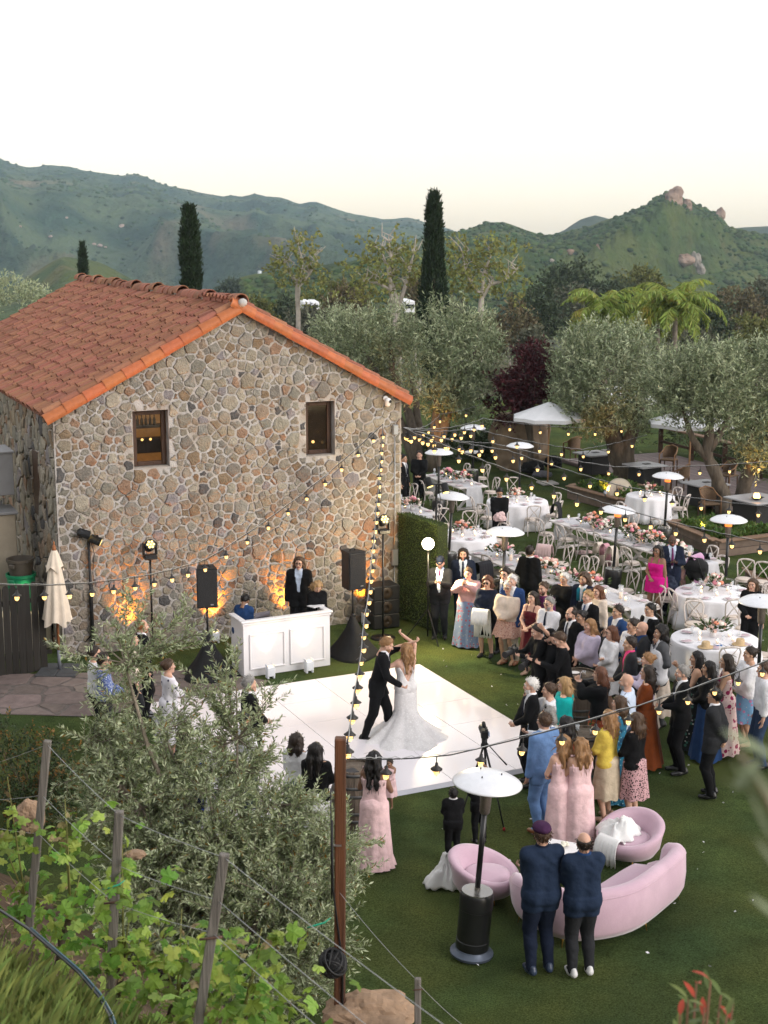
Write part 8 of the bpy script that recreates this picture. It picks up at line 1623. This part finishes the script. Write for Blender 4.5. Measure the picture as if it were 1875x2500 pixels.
    if st != 'none':
        vol = {'curly': .030, 'big': .030}.get(st, .013); hg.ell(D, (0, -.014, .034), (.078+vol, .099+vol, .100+vol), .01); pl_c = .004 if st not in ('long', 'wavy', 'bob', 'curly', 'pony', 'bun', 'big') else -.004; D = np.maximum(D, -((-.78*hg.Y+.62*hg.Z)-pl_c)); D = np.maximum(D, -(hg.Z+.085))
        if st == 'bald': D = np.maximum(D, hg.Z-.055)
        if st == 'thin': D = np.maximum(D, (hg.Z-.10)*.6+(hg.Y)*.5)
        Lh = {'long': .42, 'wavy': .40, 'bob': .16, 'curly': .14, 'big': .36}.get(st, 0)
        if len(hair) > 2: Lh = hair[2]
        if Lh:
            for sg in (1, -1): hg.cone(D, (sg*.055, -.05, .06), (sg*.060, -.085, -.10), .052, .062, .03); hg.cone(D, (sg*.060, -.085, -.10), (sg*.055, -.105, -.10-Lh*.8), .062, .038, .03); hg.cone(D, (sg*.082, -.005, .05), (sg*.088, .0, -.05-Lh*.45), .024, .022, .03)
        if st == 'bun': hg.ell(D, (0, -.115, .06), (.05, .045, .05), .01)
        if st == 'pony': hg.cone(D, (0, -.11, .06), (0, -.15, -.18), .038, .022, .02)
        am = .010 if st in ('wavy', 'curly', 'big') else .0045; fr = 55 if st not in ('wavy', 'curly', 'big') else 30
        D = D+(am*np.sin(hg.X*fr*2.3+ph+2.2*np.sin(hg.Z*(22 if am > .005 else 6)+ph))*np.cos(hg.Y*fr+ph)).astype(np.float32); v, f = hg.get(D)
        if len(v):     # loose strands
            P = v[rs.randint(0, len(v), 110)]; nn = P/(np.linalg.norm(P, axis=1, keepdims=True)+1e-6); lv, lf = leaf_quads(P, nn*.45+np.array((0, -.1, -.9 if Lh > .1 else -.15))+.25*rs.randn(110, 3), .10 if Lh > .1 else .035, .012, rs); f = np.concatenate([f, lf+len(v)]); v = np.concatenate([v, lv])
        hlink('hair', v, f, hm)
    for e in extra:
        if e[0] == 'beard': bg_ = Grid((-.11, -.05, -.17), (.11, .15, .05), .012); E = bg_.full(); bg_.ell(E, (0, .024, -.055), (.064, .074, .076), .01); E = np.maximum(E, bg_.Z+.036+.35*np.abs(bg_.X)*0); E = np.maximum(E, -(bg_.Y-.012)); E = np.maximum(E, -(np.sqrt((bg_.X/.026)**2+((bg_.Z+.058)/.011)**2)-1)*.01-np.where(bg_.Y > .07, 0, 9)); v, f = bg_.get(E); hlink('beard', v, f, mat('hair_'+e[1], HC_[e[1]], .6, .3, 30))
        if e[0] == 'glasses':
            mb = MB()
            for sg in (1, -1): mb.tube([(sg*.032+.024*math.cos(a), .104, .008+.019*math.sin(a)) for a in [q*.628 for q in range(11)]], .0035, 5, cap=False); mb.tube([(sg*.056, .10, .012), (sg*.082, .04, .012), (sg*.084, -.03, .008)], .003, 4)
            if len(e) > 1:
                for sg in (1, -1): mb.lathe([(.023, 0), (0, .003)], 10, M=Matrix.Translation((sg*.032, .104, .008)) @ Matrix.Rotation(R(-90), 4, 'X'))
            mb.v = [np.concatenate(mb.v)*hs @ Rh.T+hc]; mb.build('glasses', mat('glasses_black', (.015, .012, .012), .3, 0), t)
        if e[0] == 'cap': mb = MB(); mb.lathe([(.090, .035), (.094, .06), (.085, .115), (.05, .145), (0, .152)], 22, (0, -.012, 0), sx=.92, sy=1.12); mb.add([(.07*math.cos(a), .06+.105*math.sin(a), .045-.012*(math.sin(a))) for a in [math.pi*q/8 for q in range(9)]]+[(.07*math.cos(a), .055+.10*math.sin(a), .035-.012*(math.sin(a))) for a in [math.pi*q/8 for q in range(9)]], [tuple(range(9)), tuple(range(9, 18))[::-1]]+[(q, q+9, q+10, q+1) for q in range(8)]); mb.v = [np.concatenate(mb.v)*hs @ Rh.T+hc]; mb.build('cap', cloth(e[1]), t)
        if e[0] == 'flatcap': mb = MB(); blob(mb, (0, .012, .085), 1, 2, 2, 0, .05, (.100, .132, .062)); mb.v = [np.concatenate(mb.v)*hs @ Rh.T+hc]; mb.build('flat_cap', cloth(e[1]), t)
        if e[0] == 'hairclip': mb = MB(); mb.box((.05, -.11, .09), (.012, .02, .06), .3, .003); mb.v = [np.concatenate(mb.v)*hs @ Rh.T+hc]; mb.build('hair_clip', cloth('white'), t)
        if e[0] == 'shades': mb = MB(); mb.box((0, .04, .135), (.14, .03, .04), 0, .008); mb.v = [np.concatenate(mb.v)*hs @ Rh.T+hc]; mb.build('sunglasses', mat('shade_black', (.012, .012, .012), .2, 0), t)
    if shoes:
        for i in (0, 1): o = link('shoe', shoe_mesh(shoes), t, loc=tuple(ank[i]*np.array((1, 1, 0))+np.array((0, 0, max(0, ank[i][2]-.085*s))))); o.rotation_euler = (0, 0, -.12*(1-2*i)); o.scale = (s, s, s)
    Mw = Matrix.Translation((loc[0], loc[1], z)) @ Matrix.Rotation(yaw, 4, 'Z'); return t, [Mw @ Vector(q) for q in wr], Mw @ Vector(hc)
def phone(lb, p, yaw, tilt=.2, col=(.02, .02, .025), lit=False):
    t = thing('phone', lb, 'phone', p, yaw, 'phones held up by guests'); M = Matrix.Rotation(tilt, 4, 'X'); MB().box((0, 0, .03), (.076, .010, .155), 0, .004, 0, M).build('case', mat('phone_case_%d' % int(col[0]*99), col, .3, 0), t, False); MB().box((0, -.0065, .03), (.068, .002, .142), 0, 0, 0, M).build('screen', mat('phone_screen_%d' % lit, (.03, .03, .04), .15, .3, 20, emis=(.6, .75, .9) if lit else None, es=.7 if lit else 0), t, False)
FOC = (.15, 23.4)
def yaw_to(p, q=FOC): return math.atan2(q[1]-p[1], q[0]-p[0])-math.pi/2
def guest(lb, u, v, h, sex, arms, fit, hair, skin='l', face=None, dy=0.0, **kw):
    p = G(u, v, h); yw = yaw_to(p, face) if isinstance(face, tuple) else (R(face) if face is not None else yaw_to(p)); return person(lb, p, yw+dy, h, sex, arms, fit, hair, skin, **kw)
def S(j, t=None, sh='white', tie='navy'): return ('suit', j, t or j, sh, tie)
# --- the couple
gp = G(922, 1806); GY = R(-92)
person('bearded groom in black suit dancing with the bride, striding forward', gp, GY, 1.84, 'm', 'eu', S('black'), ('short', 's'), 'l', lean=.2, head=(0, .22), legs=((.10, -.20), (-.09, .24)), extra=(('beard', 's'),), vox=.018, atgt=((.24, .36, 1.02), (-.18, .56, 1.60)), group='wedding couple')
bp2 = G(990, 1800)
def bride():
    t, wr, hc = person('bride seen from behind in a white lace mermaid gown, arm raised', bp2, R(28), 1.68, 'f', 'uh', ('none',), ('wavy', 's', .34), 'l', head=(.25, -.05), shoes=None, vox=.018, atgt=((.05, .16, 1.84), (-.30, .30, 1.40)), group='wedding couple'); s = 1.68/1.75; lace = cloth('lace')
    g = Grid((-.3, -.25, .5), (.3, .25, 1.5), .018); D = g.full()
    for sg in (1, -1): g.cone(D, (sg*.077*s, 0, 1.30*s), (sg*.053*s, .005, 1.10*s), .098*s, .082*s, .05); g.cone(D, (sg*.053*s, .005, 1.10*s), (sg*.075*s, -.005, .95*s), .085*s, .118*s, .05); g.cone(D, (sg*.075*s, -.005, .95*s), (sg*.05, 0, .60), .112*s, .10*s, .05); g.ell(D, (sg*.069*s, .085*s, 1.275*s), (.07, .06, .068), .05)
    back = 1.06*s+np.abs(g.X)*1.9; D = np.maximum(D-.014, np.where(g.Y < -.01, g.Z-back, g.Z-1.33*s)); v, f = g.get(D); link('bodice', npmesh('bodice', v, f, lace, True), t)
    for sg in (1, -1): MB().tube([(sg*.085, .10, 1.30), (sg*.088, .05, 1.40), (sg*.085, -.06, 1.40), (sg*.075, -.10, 1.26), (sg*.07, -.105, 1.18)], .006, 6).build('strap', lace, t)
    rings = []; n = 96; rs = random.Random(3)
    for i, (z, r) in enumerate(((.84, .205), (.66, .205), (.52, .20), (.43, .235), (.33, .32), (.23, .44), (.13, .56), (.06, .66), (.015, .72))):
        ring = []; f = i/8
        for k in range(n):
            a = 2*math.pi*k/n; q = .13*f**1.5*math.cos(8*a+1.2*math.sin(2*a))+.05*f*f*math.cos(17*a+2); rr_ = r*(1+q)*(1+.16*f*math.cos(a+1.9)); oy = .66+.34*min(1, i/2.5); ring.append((rr_*math.cos(a)-.04*f, rr_*oy*math.sin(a)-.06*f, z+(.012+.012*math.cos(17*a) if i == 8 else 0)))
        rings.append(ring)
    MB().loft(rings, cap=False).build('skirt', lace, t)
    mb = MB(); vs = []
    for k in range(n): p = rings[8][k]; q = rings[7][k]; o = Vector(p)-Vector(q); o.z = 0; o.normalize(); vs += [p, tuple(Vector(p)+o*.06*(1+.5*math.cos(k*2.1))+Vector((0, 0, -p[2]+.012)))]
    mb.add(vs, [(2*k, 2*k+1, (2*k+3) % (2*n), (2*k+2) % (2*n)) for k in range(n)]); mb.build('lace_edge', lace, t)
bride()
# --- guests behind the far edge of the floor
t_, w_, _ = guest('man in dark grey suit and navy cap filming with his phone by the hedge', 1075, 1360, 1.78, 'm', 'PP', S('char', sh='skyw', tie='purple'), ('short', 'd'), 'l', w=1.12, head=(0, .15), extra=(('cap', 'navy'), ('beard', 'g'))); phone('white phone held by the man in the navy cap', (w_[0]+w_[1])/2+Vector((0, 0, .05)), R(150), .3, (.5, .5, .52))
guest('man with shoulder-length dark hair in a navy suit and tie', 1131, 1339, 1.82, 'm', 'dd', S('navy', sh='skyw'), ('bob', 'd', .08), 'l', extra=(('beard', 'd'),), face=175)
t_, w_, _ = guest('woman in a pink shawl and long blue floral dress filming with a phone', 1143, 1387, 1.68, 'f', 'pp', ('dress', 'floral_blue', .04, .33, 0), ('bun', 'b'), 'l', w=1.12, extra=(('shawl', 'shawlpink', .98),), shoes='black'); phone('blue cased phone held by the woman in the pink shawl', (w_[0]+w_[1])/2+Vector((0, 0, .03)), R(160), .2, (.05, .12, .3))
t_, w_, _ = guest('woman in sunglasses and navy cardigan with white blankets over her arm', 1190, 1408, 1.68, 'f', 'cc', ('skirt', 'navy', 'black', .52, .24, .86), ('curly', 'a', .03), 'l', extra=(('glasses', 1),)); drape('blanket', 'folded white blankets hung over the arm of the woman in sunglasses', (w_[0].x-.03, w_[0].y-.10, 1.07), .34, (.62, .30), cl_w, yaw_to((w_[0].x, w_[0].y)))
guest('dark curly-haired man with glasses in a black suit behind the white-haired woman', 1233, 1387, 1.80, 'm', 'dd', S('black'), ('curly', 'd', .02), 'l', extra=(('glasses',),))
guest('white-haired man in a bright blue checked blazer and khaki trousers', 1251, 1404, 1.83, 'm', 'dd', S('bluecheck', 'khaki', 'white', None), ('short', 'w'), 'l', shoes='brown')
guest('white-haired woman in a beige shawl and short paisley dress, hands clasped', 1242, 1420, 1.70, 'f', 'cc', ('dress', 'paisley', .62, .32, 0), ('bob', 'w', .04), 't', extra=(('shawl', 'cream', .98), ('glasses',)), shoes='tan')
guest('man in black with his back turned beside the long table', 1294, 1333, 1.80, 'm', 'ds', S('black', tie=None), ('short', 'd'), 't', face=-35)
guest('woman in a burgundy slip dress with bare shoulders', 1301, 1445, 1.68, 'f', 'cc', ('dress', 'burg', .42, .26, 0), ('long', 'd', .2), 'l', shoes='nude')
guest('bearded man in a purple shirt behind the burgundy dress', 1327, 1422, 1.80, 'm', 'dd', ('shirt', 'purple', 'char'), ('short', 'b'), 'o', extra=(('beard', 'b'),))
guest('grey-haired man with glasses, white shirt and navy tie', 1342, 1458, 1.78, 'm', 'ff', ('shirt', 'white', 'char', 'navy'), ('short', 'g'), 'l', extra=(('glasses',), ('beard', 'g')), w=1.08)
guest('white-haired woman with a headband and black shawl holding a glass', 1378, 1399, 1.68, 'f', 'hd', ('skirt', 'black', 'black', .1, .3, .9), ('bun', 'w'), 't', extra=(('shawl', 'black', 1.0),))
guest('curly-haired man in navy with a teal scarf', 1427, 1399, 1.82, 'm', 'dd', S('navy', tie=None), ('curly', 'b', .03), 't', extra=(('scarf', 'aqua'), ('beard', 'b')))
guest('older blond man in black suit and blue tie', 1436, 1442, 1.80, 'm', 'hd', S('black', tie='blue'), ('short', 'y'), 'o'); guest('red-haired woman in a beige sweater behind the blond man', 1460, 1430, 1.70, 'f', 'dd', ('skirt', 'cream', 'char', .3, .26, .9), ('long', 'a', .26), 'l')
guest('balding bearded man in black suit and tie', 1396, 1483, 1.80, 'm', 'Pd', S('black'), ('thin', 'd'), 'o', extra=(('beard', 'd'),)); guest('dark-haired woman smiling between the suits', 1420, 1491, 1.66, 'f', 'cc', ('dress', 'floral_dark', .2, .3, 1), ('bun', 'k'), 't')
guest('woman with strawberry blonde waves and a lilac shawl', 1441, 1512, 1.68, 'f', 'cc', ('dress', 'floral_dark', .3, .3, 0), ('wavy', 's', .22), 'o', extra=(('shawl', 'lilac', .72),))
guest('dark-haired man in a bright blue suit', 1510, 1478, 1.80, 'm', 'dd', S('blue', tie=None), ('short', 'd'), 't'); guest('woman in profile with pinned-up dark hair and black jacket', 1588, 1473, 1.70, 'f', 'dd', ('shirt', 'white', 'black', None), ('pony', 'k'), 't', extra=(('open', 'black', .85),))
guest('laughing woman with curly updo and white wrap', 1546, 1511, 1.70, 'f', 'bb', ('dress', 'navy', .2, .3, 0), ('bun', 'd'), 't', extra=(('shawl', 'white', .95),)); guest('bald man in dark suit and bright blue shirt', 1569, 1518, 1.82, 'm', 'dd', S('char', sh='blue', tie=None), ('none', 'b'), 'o')
t_, w_, _ = guest('red-haired woman with glasses in a white cardigan', 1494, 1529, 1.68, 'f', 'fc', ('skirt', 'white', 'white', .5, .25, .62), ('bob', 'a', .10), 'l', extra=(('glasses',),)); guest('man in charcoal suit with an open hot pink shirt', 1540, 1555, 1.80, 'm', 'cc', S('char', sh='hotpink', tie=None), ('short', 'd'), 't')
t_, w_, _ = guest('dark-haired woman wrapped in white with a drink, side view', 1612, 1542, 1.72, 'f', 'hd', ('dress', 'cream', .25, .3, 0), ('long', 'k', .14), 't', extra=(('shawl', 'white', .80),)); tumbler(w_[0]+Vector((-.03, 0, -.02)), 'whisky tumbler in the hand of the woman wrapped in white', amber)
guest('man with dark curls in a grey suit behind the white wrap', 1615, 1528, 1.83, 'm', 'ds', S('grey'), ('curly', 'k', .01), 't'); guest('woman with light brown bangs in a pink top', 1583, 1595, 1.66, 'f', 'PP', ('skirt', 'lilac', 'cream', .4, .26, .9), ('bun', 's'), 'o')
# --- camera crew
def video_cam(lb, p, yaw, big=True):
    t = thing('video_camera', lb, 'camera', p, yaw, 'hand-held video cameras'); MB().box((0, 0, 0), (.11, .15, .12), 0, .015).build('camera_body', blk, t, False); MB().lathe([(.045, 0), (.05, .10), (.055, .22), (.06, .24), (.05, .24)], 16, M=Matrix.Translation((0, .07, 0)) @ Matrix.Rotation(R(-90), 4, 'X')).build('camera_lens', blk, t); MB().tube([(0, -.06, .06), (0, -.05, .11), (0, .06, .11), (0, .07, .06)], .012, 6).build('top_handle', blk, t); MB().box((.08, .0, .03), (.05, .07, .05), 0, .008).build('monitor', blk, t, False); MB().tube([(0, 0, -.06), (0, -.02, -.16)], .018, 8).build('grip', blk, t)
CB = ('tee', 'black', 'black')
t_, w_, _ = guest('videographer in black with short dark hair aiming a large lens', 1321, 1523, 1.80, 'm', 'ww', CB, ('short', 'd'), 'l', head=(0, .25), lean=.08); video_cam('video camera with the longest lens, held by the first videographer', (w_[0]+w_[1])/2+Vector((-.10, -.05, .08)), yaw_to((2, 26)))
t_, w_, _ = guest('videographer in a black cap between the other two camera men', 1354, 1537, 1.76, 'm', 'ww', CB, ('short', 'd'), 'l', head=(0, .35), extra=(('cap', 'black'), ('beard', 'd')), lean=.08); video_cam('second video camera, held low by the videographer in the cap', (w_[0]+w_[1])/2+Vector((-.10, -.05, -.05)), yaw_to((2, 26))+.2)
guest('videographer in black with one arm raised over his camera', 1381, 1543, 1.80, 'm', 'uw', CB, ('short', 'b'), 'o', head=(0, .3), lean=.12)
# --- guests along the right side
guest('white-haired man in a long black coat at the edge of the floor', 1298, 1656, 1.76, 'm', 'cc', S('black'), ('short', 'w'), 'o', extra=(('beard', 'w'),), face=95)
t_, w_, _ = guest('woman with a brown updo in white knit filming with a phone', 1342, 1668, 1.66, 'f', 'pd', ('skirt', 'white', 'cream', .4, .26, .85), ('bun', 'b'), 'l', face=85); phone('phone filming the dance, held by the woman in white knit', w_[0]+Vector((-.02, 0, .03)), R(85), .1, (.5, .45, .42), True)
guest('blonde woman wrapped in a bright teal shawl', 1379, 1654, 1.68, 'f', 'cc', ('dress', 'floral_dark', .3, .3, 0), ('bob', 'y', .14), 'l', extra=(('shawl', 'teal', .95),), face=75)
t_, w_, _ = guest('grey-brown haired woman in white with glasses pushed up, filming', 1340, 1725, 1.62, 'f', 'Pd', ('skirt', 'white', 'white', .5, .25, .8), ('bob', 'g', .03), 'l', extra=(('shades',),), face=82); phone('phone with a bright screen, held low by the woman in white', w_[0]+Vector((-.02, 0, .03)), R(82), .1, (.02, .02, .02), True)
guest('woman with long dark curls and sunglasses on her head', 1383, 1753, 1.66, 'f', 'cc', ('dress', 'floral_red', .3, .3, 1), ('big', 'k', .2), 't', extra=(('shades',),), face=60)
t_, w_, _ = guest('woman with long red hair and black shawl holding up a phone', 1466, 1629, 1.70, 'f', 'pp', ('skirt', 'black', 'floral_red', .12, .3, .9), ('long', 'a', .22), 'l', extra=(('shawl', 'black', .95),), face=70); phone('phone held up by the long red-haired woman', (w_[0]+w_[1])/2+Vector((0, 0, .06)), R(70), .1, (.45, .4, .4))
guest('bald bearded man in a pale blue shirt', 1532, 1646, 1.82, 'm', 'dd', ('shirt', 'skyw', 'denim'), ('none', 'b'), 'o', extra=(('beard', 'g'),), w=1.1, face=70)
guest('woman with long auburn curls in a rust velvet dress', 1582, 1625, 1.72, 'f', 'cc', ('dress', 'rust', .06, .33, 1), ('wavy', 'd', .25), 'o', face=72)
guest('light brown haired woman in a blue patterned long dress', 1513, 1700, 1.68, 'f', 'cc', ('dress', 'floral_teal', .05, .33, 1), ('long', 'b', .22), 'l', extra=(('hairclip',),), face=60)
guest('woman with wavy strawberry hair, yellow sweater and cream skirt', 1487, 1735, 1.70, 'f', 'cc', ('skirt', 'yellow', 'beige', .40, .25, .88), ('wavy', 's', .20), 'l', shoes='nude', face=52, vox=.02)
guest('brown-haired woman in a long black cardigan and leopard skirt', 1554, 1741, 1.68, 'f', 'cc', ('skirt', 'black', 'leopard', .42, .25, .62), ('long', 'b', .16), 'l', shoes='nude', face=50, vox=.02)
guest('man in a light blue suit and brown shoes', 1330, 1741, 1.82, 'm', 'dd', S('ltblue', tie=None), ('short', 'b'), 'o', shoes='brown', face=38, vox=.02)
pinkd = ('dress', 'pink', .03, .27, 0, 1)
guest('bridesmaid in pink with braided long blonde hair', 1375, 1796, 1.68, 'f', 'cc', pinkd, ('wavy', 's', .26), 'l', extra=(('bows',),), shoes='tan', face=30, vox=.018, group='bridesmaids in pink'); guest('bridesmaid in pink beside the yellow sweater, curled blonde hair', 1419, 1802, 1.67, 'f', 'cc', pinkd, ('wavy', 's', .24), 't', extra=(('bows',),), shoes='tan', face=22, vox=.018, group='bridesmaids in pink')
guest('dark-haired woman in a green floral dress with a raised phone', 1703, 1591, 1.70, 'f', 'pc', ('dress', 'floral_dark', .05, .32, 0), ('long', 'k', .28), 't', face=80); guest('woman with straight black hair, black shawl and royal blue skirt', 1732, 1615, 1.68, 'f', 'cc', ('skirt', 'black', 'blue', .04, .3, .95), ('long', 'k', .2), 't', face=82)
guest('bearded man in black suit with a white boutonniere', 1668, 1625, 1.80, 'm', 'ee', S('black'), ('short', 'g'), 'o', extra=(('beard', 'g'), ('boutonniere',)), face=92, vox=.02)
guest('woman with long dark hair in a pink and wine floral dress', 1776, 1598, 1.72, 'f', 'cc', ('dress', 'floral_pink', .05, .30, 0), ('long', 'd', .34), 't', face=75); guest('dark-haired woman in a blue floral dress with a white wrap', 1833, 1580, 1.72, 'f', 'cc', ('dress', 'floral_sky', .45, .28, 0), ('bun', 'd'), 't', extra=(('shawl', 'white', .70),), shoes='tan', face=95)
guest('man in a white shirt and jeans at the right edge', 1868, 1617, 1.78, 'm', 'dd', ('shirt', 'white', 'denim'), ('short', 'b'), 'o', face=90); guest('man in a charcoal jacket with his hands behind his back', 1747, 1682, 1.74, 'm', 'kk', S('char', 'black', 'white', None), ('short', 'k'), 't', extra=(('glasses',),), face=62, vox=.02)
# --- the two men and children near the sofa, bridesmaid with baby
guest('man in a navy blazer and purple flat cap behind the sofa', 1325, 2013, 1.86, 'm', 'ff', S('dnavy', 'navy', 'navy', None), ('bald', 'b'), 'o', extra=(('flatcap', 'plum'),), shoes='navy', face=12, vox=.017, w=1.08); guest('balding man in a navy blazer and grey trousers behind the sofa', 1427, 2034, 1.78, 'm', 'fc', S('dnavy', 'char', 'blue', None), ('bald', 'd'), 'o', shoes='white', face=8, vox=.017, w=1.08)
guest('small boy in a black suit standing on the lawn', 1107, 1924, 1.08, 'm', 'cc', S('black', tie=None), ('short', 'k'), 'b', face=5, vox=.015, group='children'); guest('boy in a black suit reaching for the tripod behind the heater', 1173, 1880, 1.10, 'm', 'uc', S('black', tie=None), ('short', 'k'), 'b', face=12, vox=.015, group='children')
t_, w_, bhc = guest('bridesmaid in pale pink with long dark hair carrying a baby', 914, 1835, 1.66, 'f', 'bb', pinkd, ('wavy', 'k', .36), 'b', extra=(('bows',), ('hairclip',)), shoes='nude', face=-14, vox=.018, group='bridesmaids in pink')
bb = AT(952, 1905, 19.45); person('baby in a pink dress carried by the bridesmaid', (bb.x, bb.y), R(150), .74, 'f', 'cc', ('dress', 'pink', .45, .26, 1), ('short', 'd'), 'b', vox=.013, shoes=None, z=bb.z-.42, legs=((.10, .06), (-.10, .06)), group='children')
# --- people on the left, behind the olive
guest('woman with a dark bob and white top seen from behind at the near edge', 724, 1791, 1.64, 'f', 'cc', ('skirt', 'white', 'denim', .1, .26, .9), ('bob', 'd', .08), 't', face=-18); guest('woman with long straight dark hair and black jacket seen from behind', 771, 1814, 1.66, 'f', 'cc', ('skirt', 'black', 'white', .3, .26, .85), ('long', 'k', .34), 't', face=-14)
guest('grey-haired man in a black suit watching from the left', 608, 1652, 1.80, 'm', 'cc', S('black'), ('short', 'g'), 'o', face=-72); guest('dark-haired woman in white half hidden by the olive', 595, 1737, 1.64, 'f', 'cc', ('skirt', 'white', 'denim', .2, .26, .9), ('bun', 'k'), 't', face=-60); guest('woman in a white and dark print top behind the olive leaves', 535, 1800, 1.64, 'f', 'cc', ('dress', 'leafwhite', .3, .3, 1), ('bun', 'b'), 't', face=-50)
guest('man with glasses in a blue checked shirt left of the olive', 251, 1595, 1.80, 'm', 'ee', ('shirt', 'check', 'char'), ('short', 'd'), 'o', extra=(('glasses',),), face=-80); guest('man in a white shirt behind the checked shirt', 229, 1578, 1.78, 'm', 'dd', ('shirt', 'white', 'char'), ('short', 'd'), 'o', face=-75)
guest('red-bearded man in a black suit by the stone wall', 345, 1513, 1.80, 'm', 'dd', S('black'), ('thin', 'r'), 'o', extra=(('beard', 'r'),), face=-70); guest('man half hidden in profile beside the red-bearded man', 320, 1545, 1.78, 'm', 'dd', ('shirt', 'cream', 'char'), ('short', 'b'), 'o', face=-75); guest('woman in a lavender leaf print top behind the olive shoots', 410, 1610, 1.66, 'f', 'ee', ('dress', 'leafwhite', .3, .3, 1), ('bun', 'b'), 'o', face=-65); guest('woman in a dark dress with blue flowers behind the olive', 453, 1765, 1.64, 'f', 'cc', ('dress', 'flowernavy', .2, .3, 1), ('long', 'd', .2), 't', face=-50)
# --- music corner, waiters, others among the tables
guest('long-haired man with glasses in a black suit behind the DJ booth', 730, 1360, 1.86, 'm', 'dd', S('black', sh='skyw', tie=None), ('long', 'b', .16), 'l', face=175, extra=(('glasses',),), group='music and service staff'); guest('blonde woman in black leaning over the DJ booth', 769, 1411, 1.66, 'f', 'ee', ('tee', 'black', 'black'), ('wavy', 'y', .14), 'l', face=-160, lean=.25, head=(0, .5), group='music and service staff'); guest('man in a blue jacket bent over behind the laptop', 587, 1454, 1.52, 'm', 'ee', S('blue', 'black', 'white', None), ('short', 'k'), 'b', face=-25, lean=.3, head=(0, .3), group='music and service staff')
guest('waiter all in black standing by the farthest long table', 1024, 1101, 1.80, 'm', 'cc', ('tee', 'black', 'black', None, 1), ('short', 'd'), 'l', face=170, group='music and service staff'); guest('man in a black suit half hidden by the house corner', 985, 1110, 1.78, 'm', 'dd', S('black'), ('short', 'k'), 't', face=-120, group='music and service staff')
t_, w_, _ = guest('waiter in black looking down at a pink cloth in his hands', 1220, 1191, 1.76, 'm', 'ee', ('tee', 'black', 'black', None, 1), ('short', 'k'), 't', face=178, head=(0, .55), group='music and service staff'); heap('cloth', 'pink napkin bundle in the hands of the waiter', (w_[0].x+.02, w_[0].y-.12, 1.02), (.17, .12, .15), 9.1, pkl, 'napkin')
guest('woman in a magenta dress with long black curls', 1606, 1332, 1.74, 'f', 'cd', ('dress', 'mag', .72, .26, 0), ('wavy', 'k', .34), 'b', face=140, w=1.15, extra=()); guest('man in navy suit and purple tie holding a small child', 1642, 1306, 1.84, 'm', 'bb', S('navy', sh='skyw', tie='purple'), ('none', 'k'), 'd', face=178)
cp = AT(1664, 1385, 33.9); person('toddler in a peach top held by the man in navy', (cp.x, cp.y-.28), R(120), .80, 'f', 'cc', ('shirt', 'cream', 'shawlpink'), ('short', 'd'), 'b', vox=.015, shoes=None, z=cp.z-.42, group='children')
guest('woman in black with long brown hair standing at the right round table', 1838, 1413, 1.72, 'f', 'cd', ('tee', 'black', 'black', None, 1), ('long', 'b', .30), 'o', face=150, group='music and service staff')
# petals dropped on the lawn
rs = np.random.RandomState(31); n = 170; P = np.column_stack([rs.uniform(.5, 9, n), rs.uniform(15, 34, n), np.full(n, .03)]); V, Fq = leaf_quads(P, np.column_stack([rs.randn(n), rs.randn(n), .2*rs.rand(n)]), .05, .035, rs); link('petals', npmesh('petals', V, Fq, cloth('white'), False), None, label='pale petals scattered over the lawn', cat='petals', kind='stuff')
# ================================================================== AIR
def haze():
    m = bpy.data.materials.new('haze_air'); m.use_nodes = True; t = m.node_tree; t.nodes.remove(t.nodes['Principled BSDF'])
    pv = t.nodes.new('ShaderNodeVolumePrincipled'); pv.inputs['Color'].default_value = (.64, .82, 1.0, 1); pv.inputs['Density'].default_value = HAZE; pv.inputs['Anisotropy'].default_value = .2
    t.links.new(pv.outputs[0], t.nodes['Material Output'].inputs['Volume'])
    mb = MB(); mb.box((0, 1870, 75), (4600, 3900, 260)); o = mb.build('haze', m, None, False, kind='stuff', label='thin blue evening haze in front of the far hills', cat='haze')
HAZE = .00014
haze()
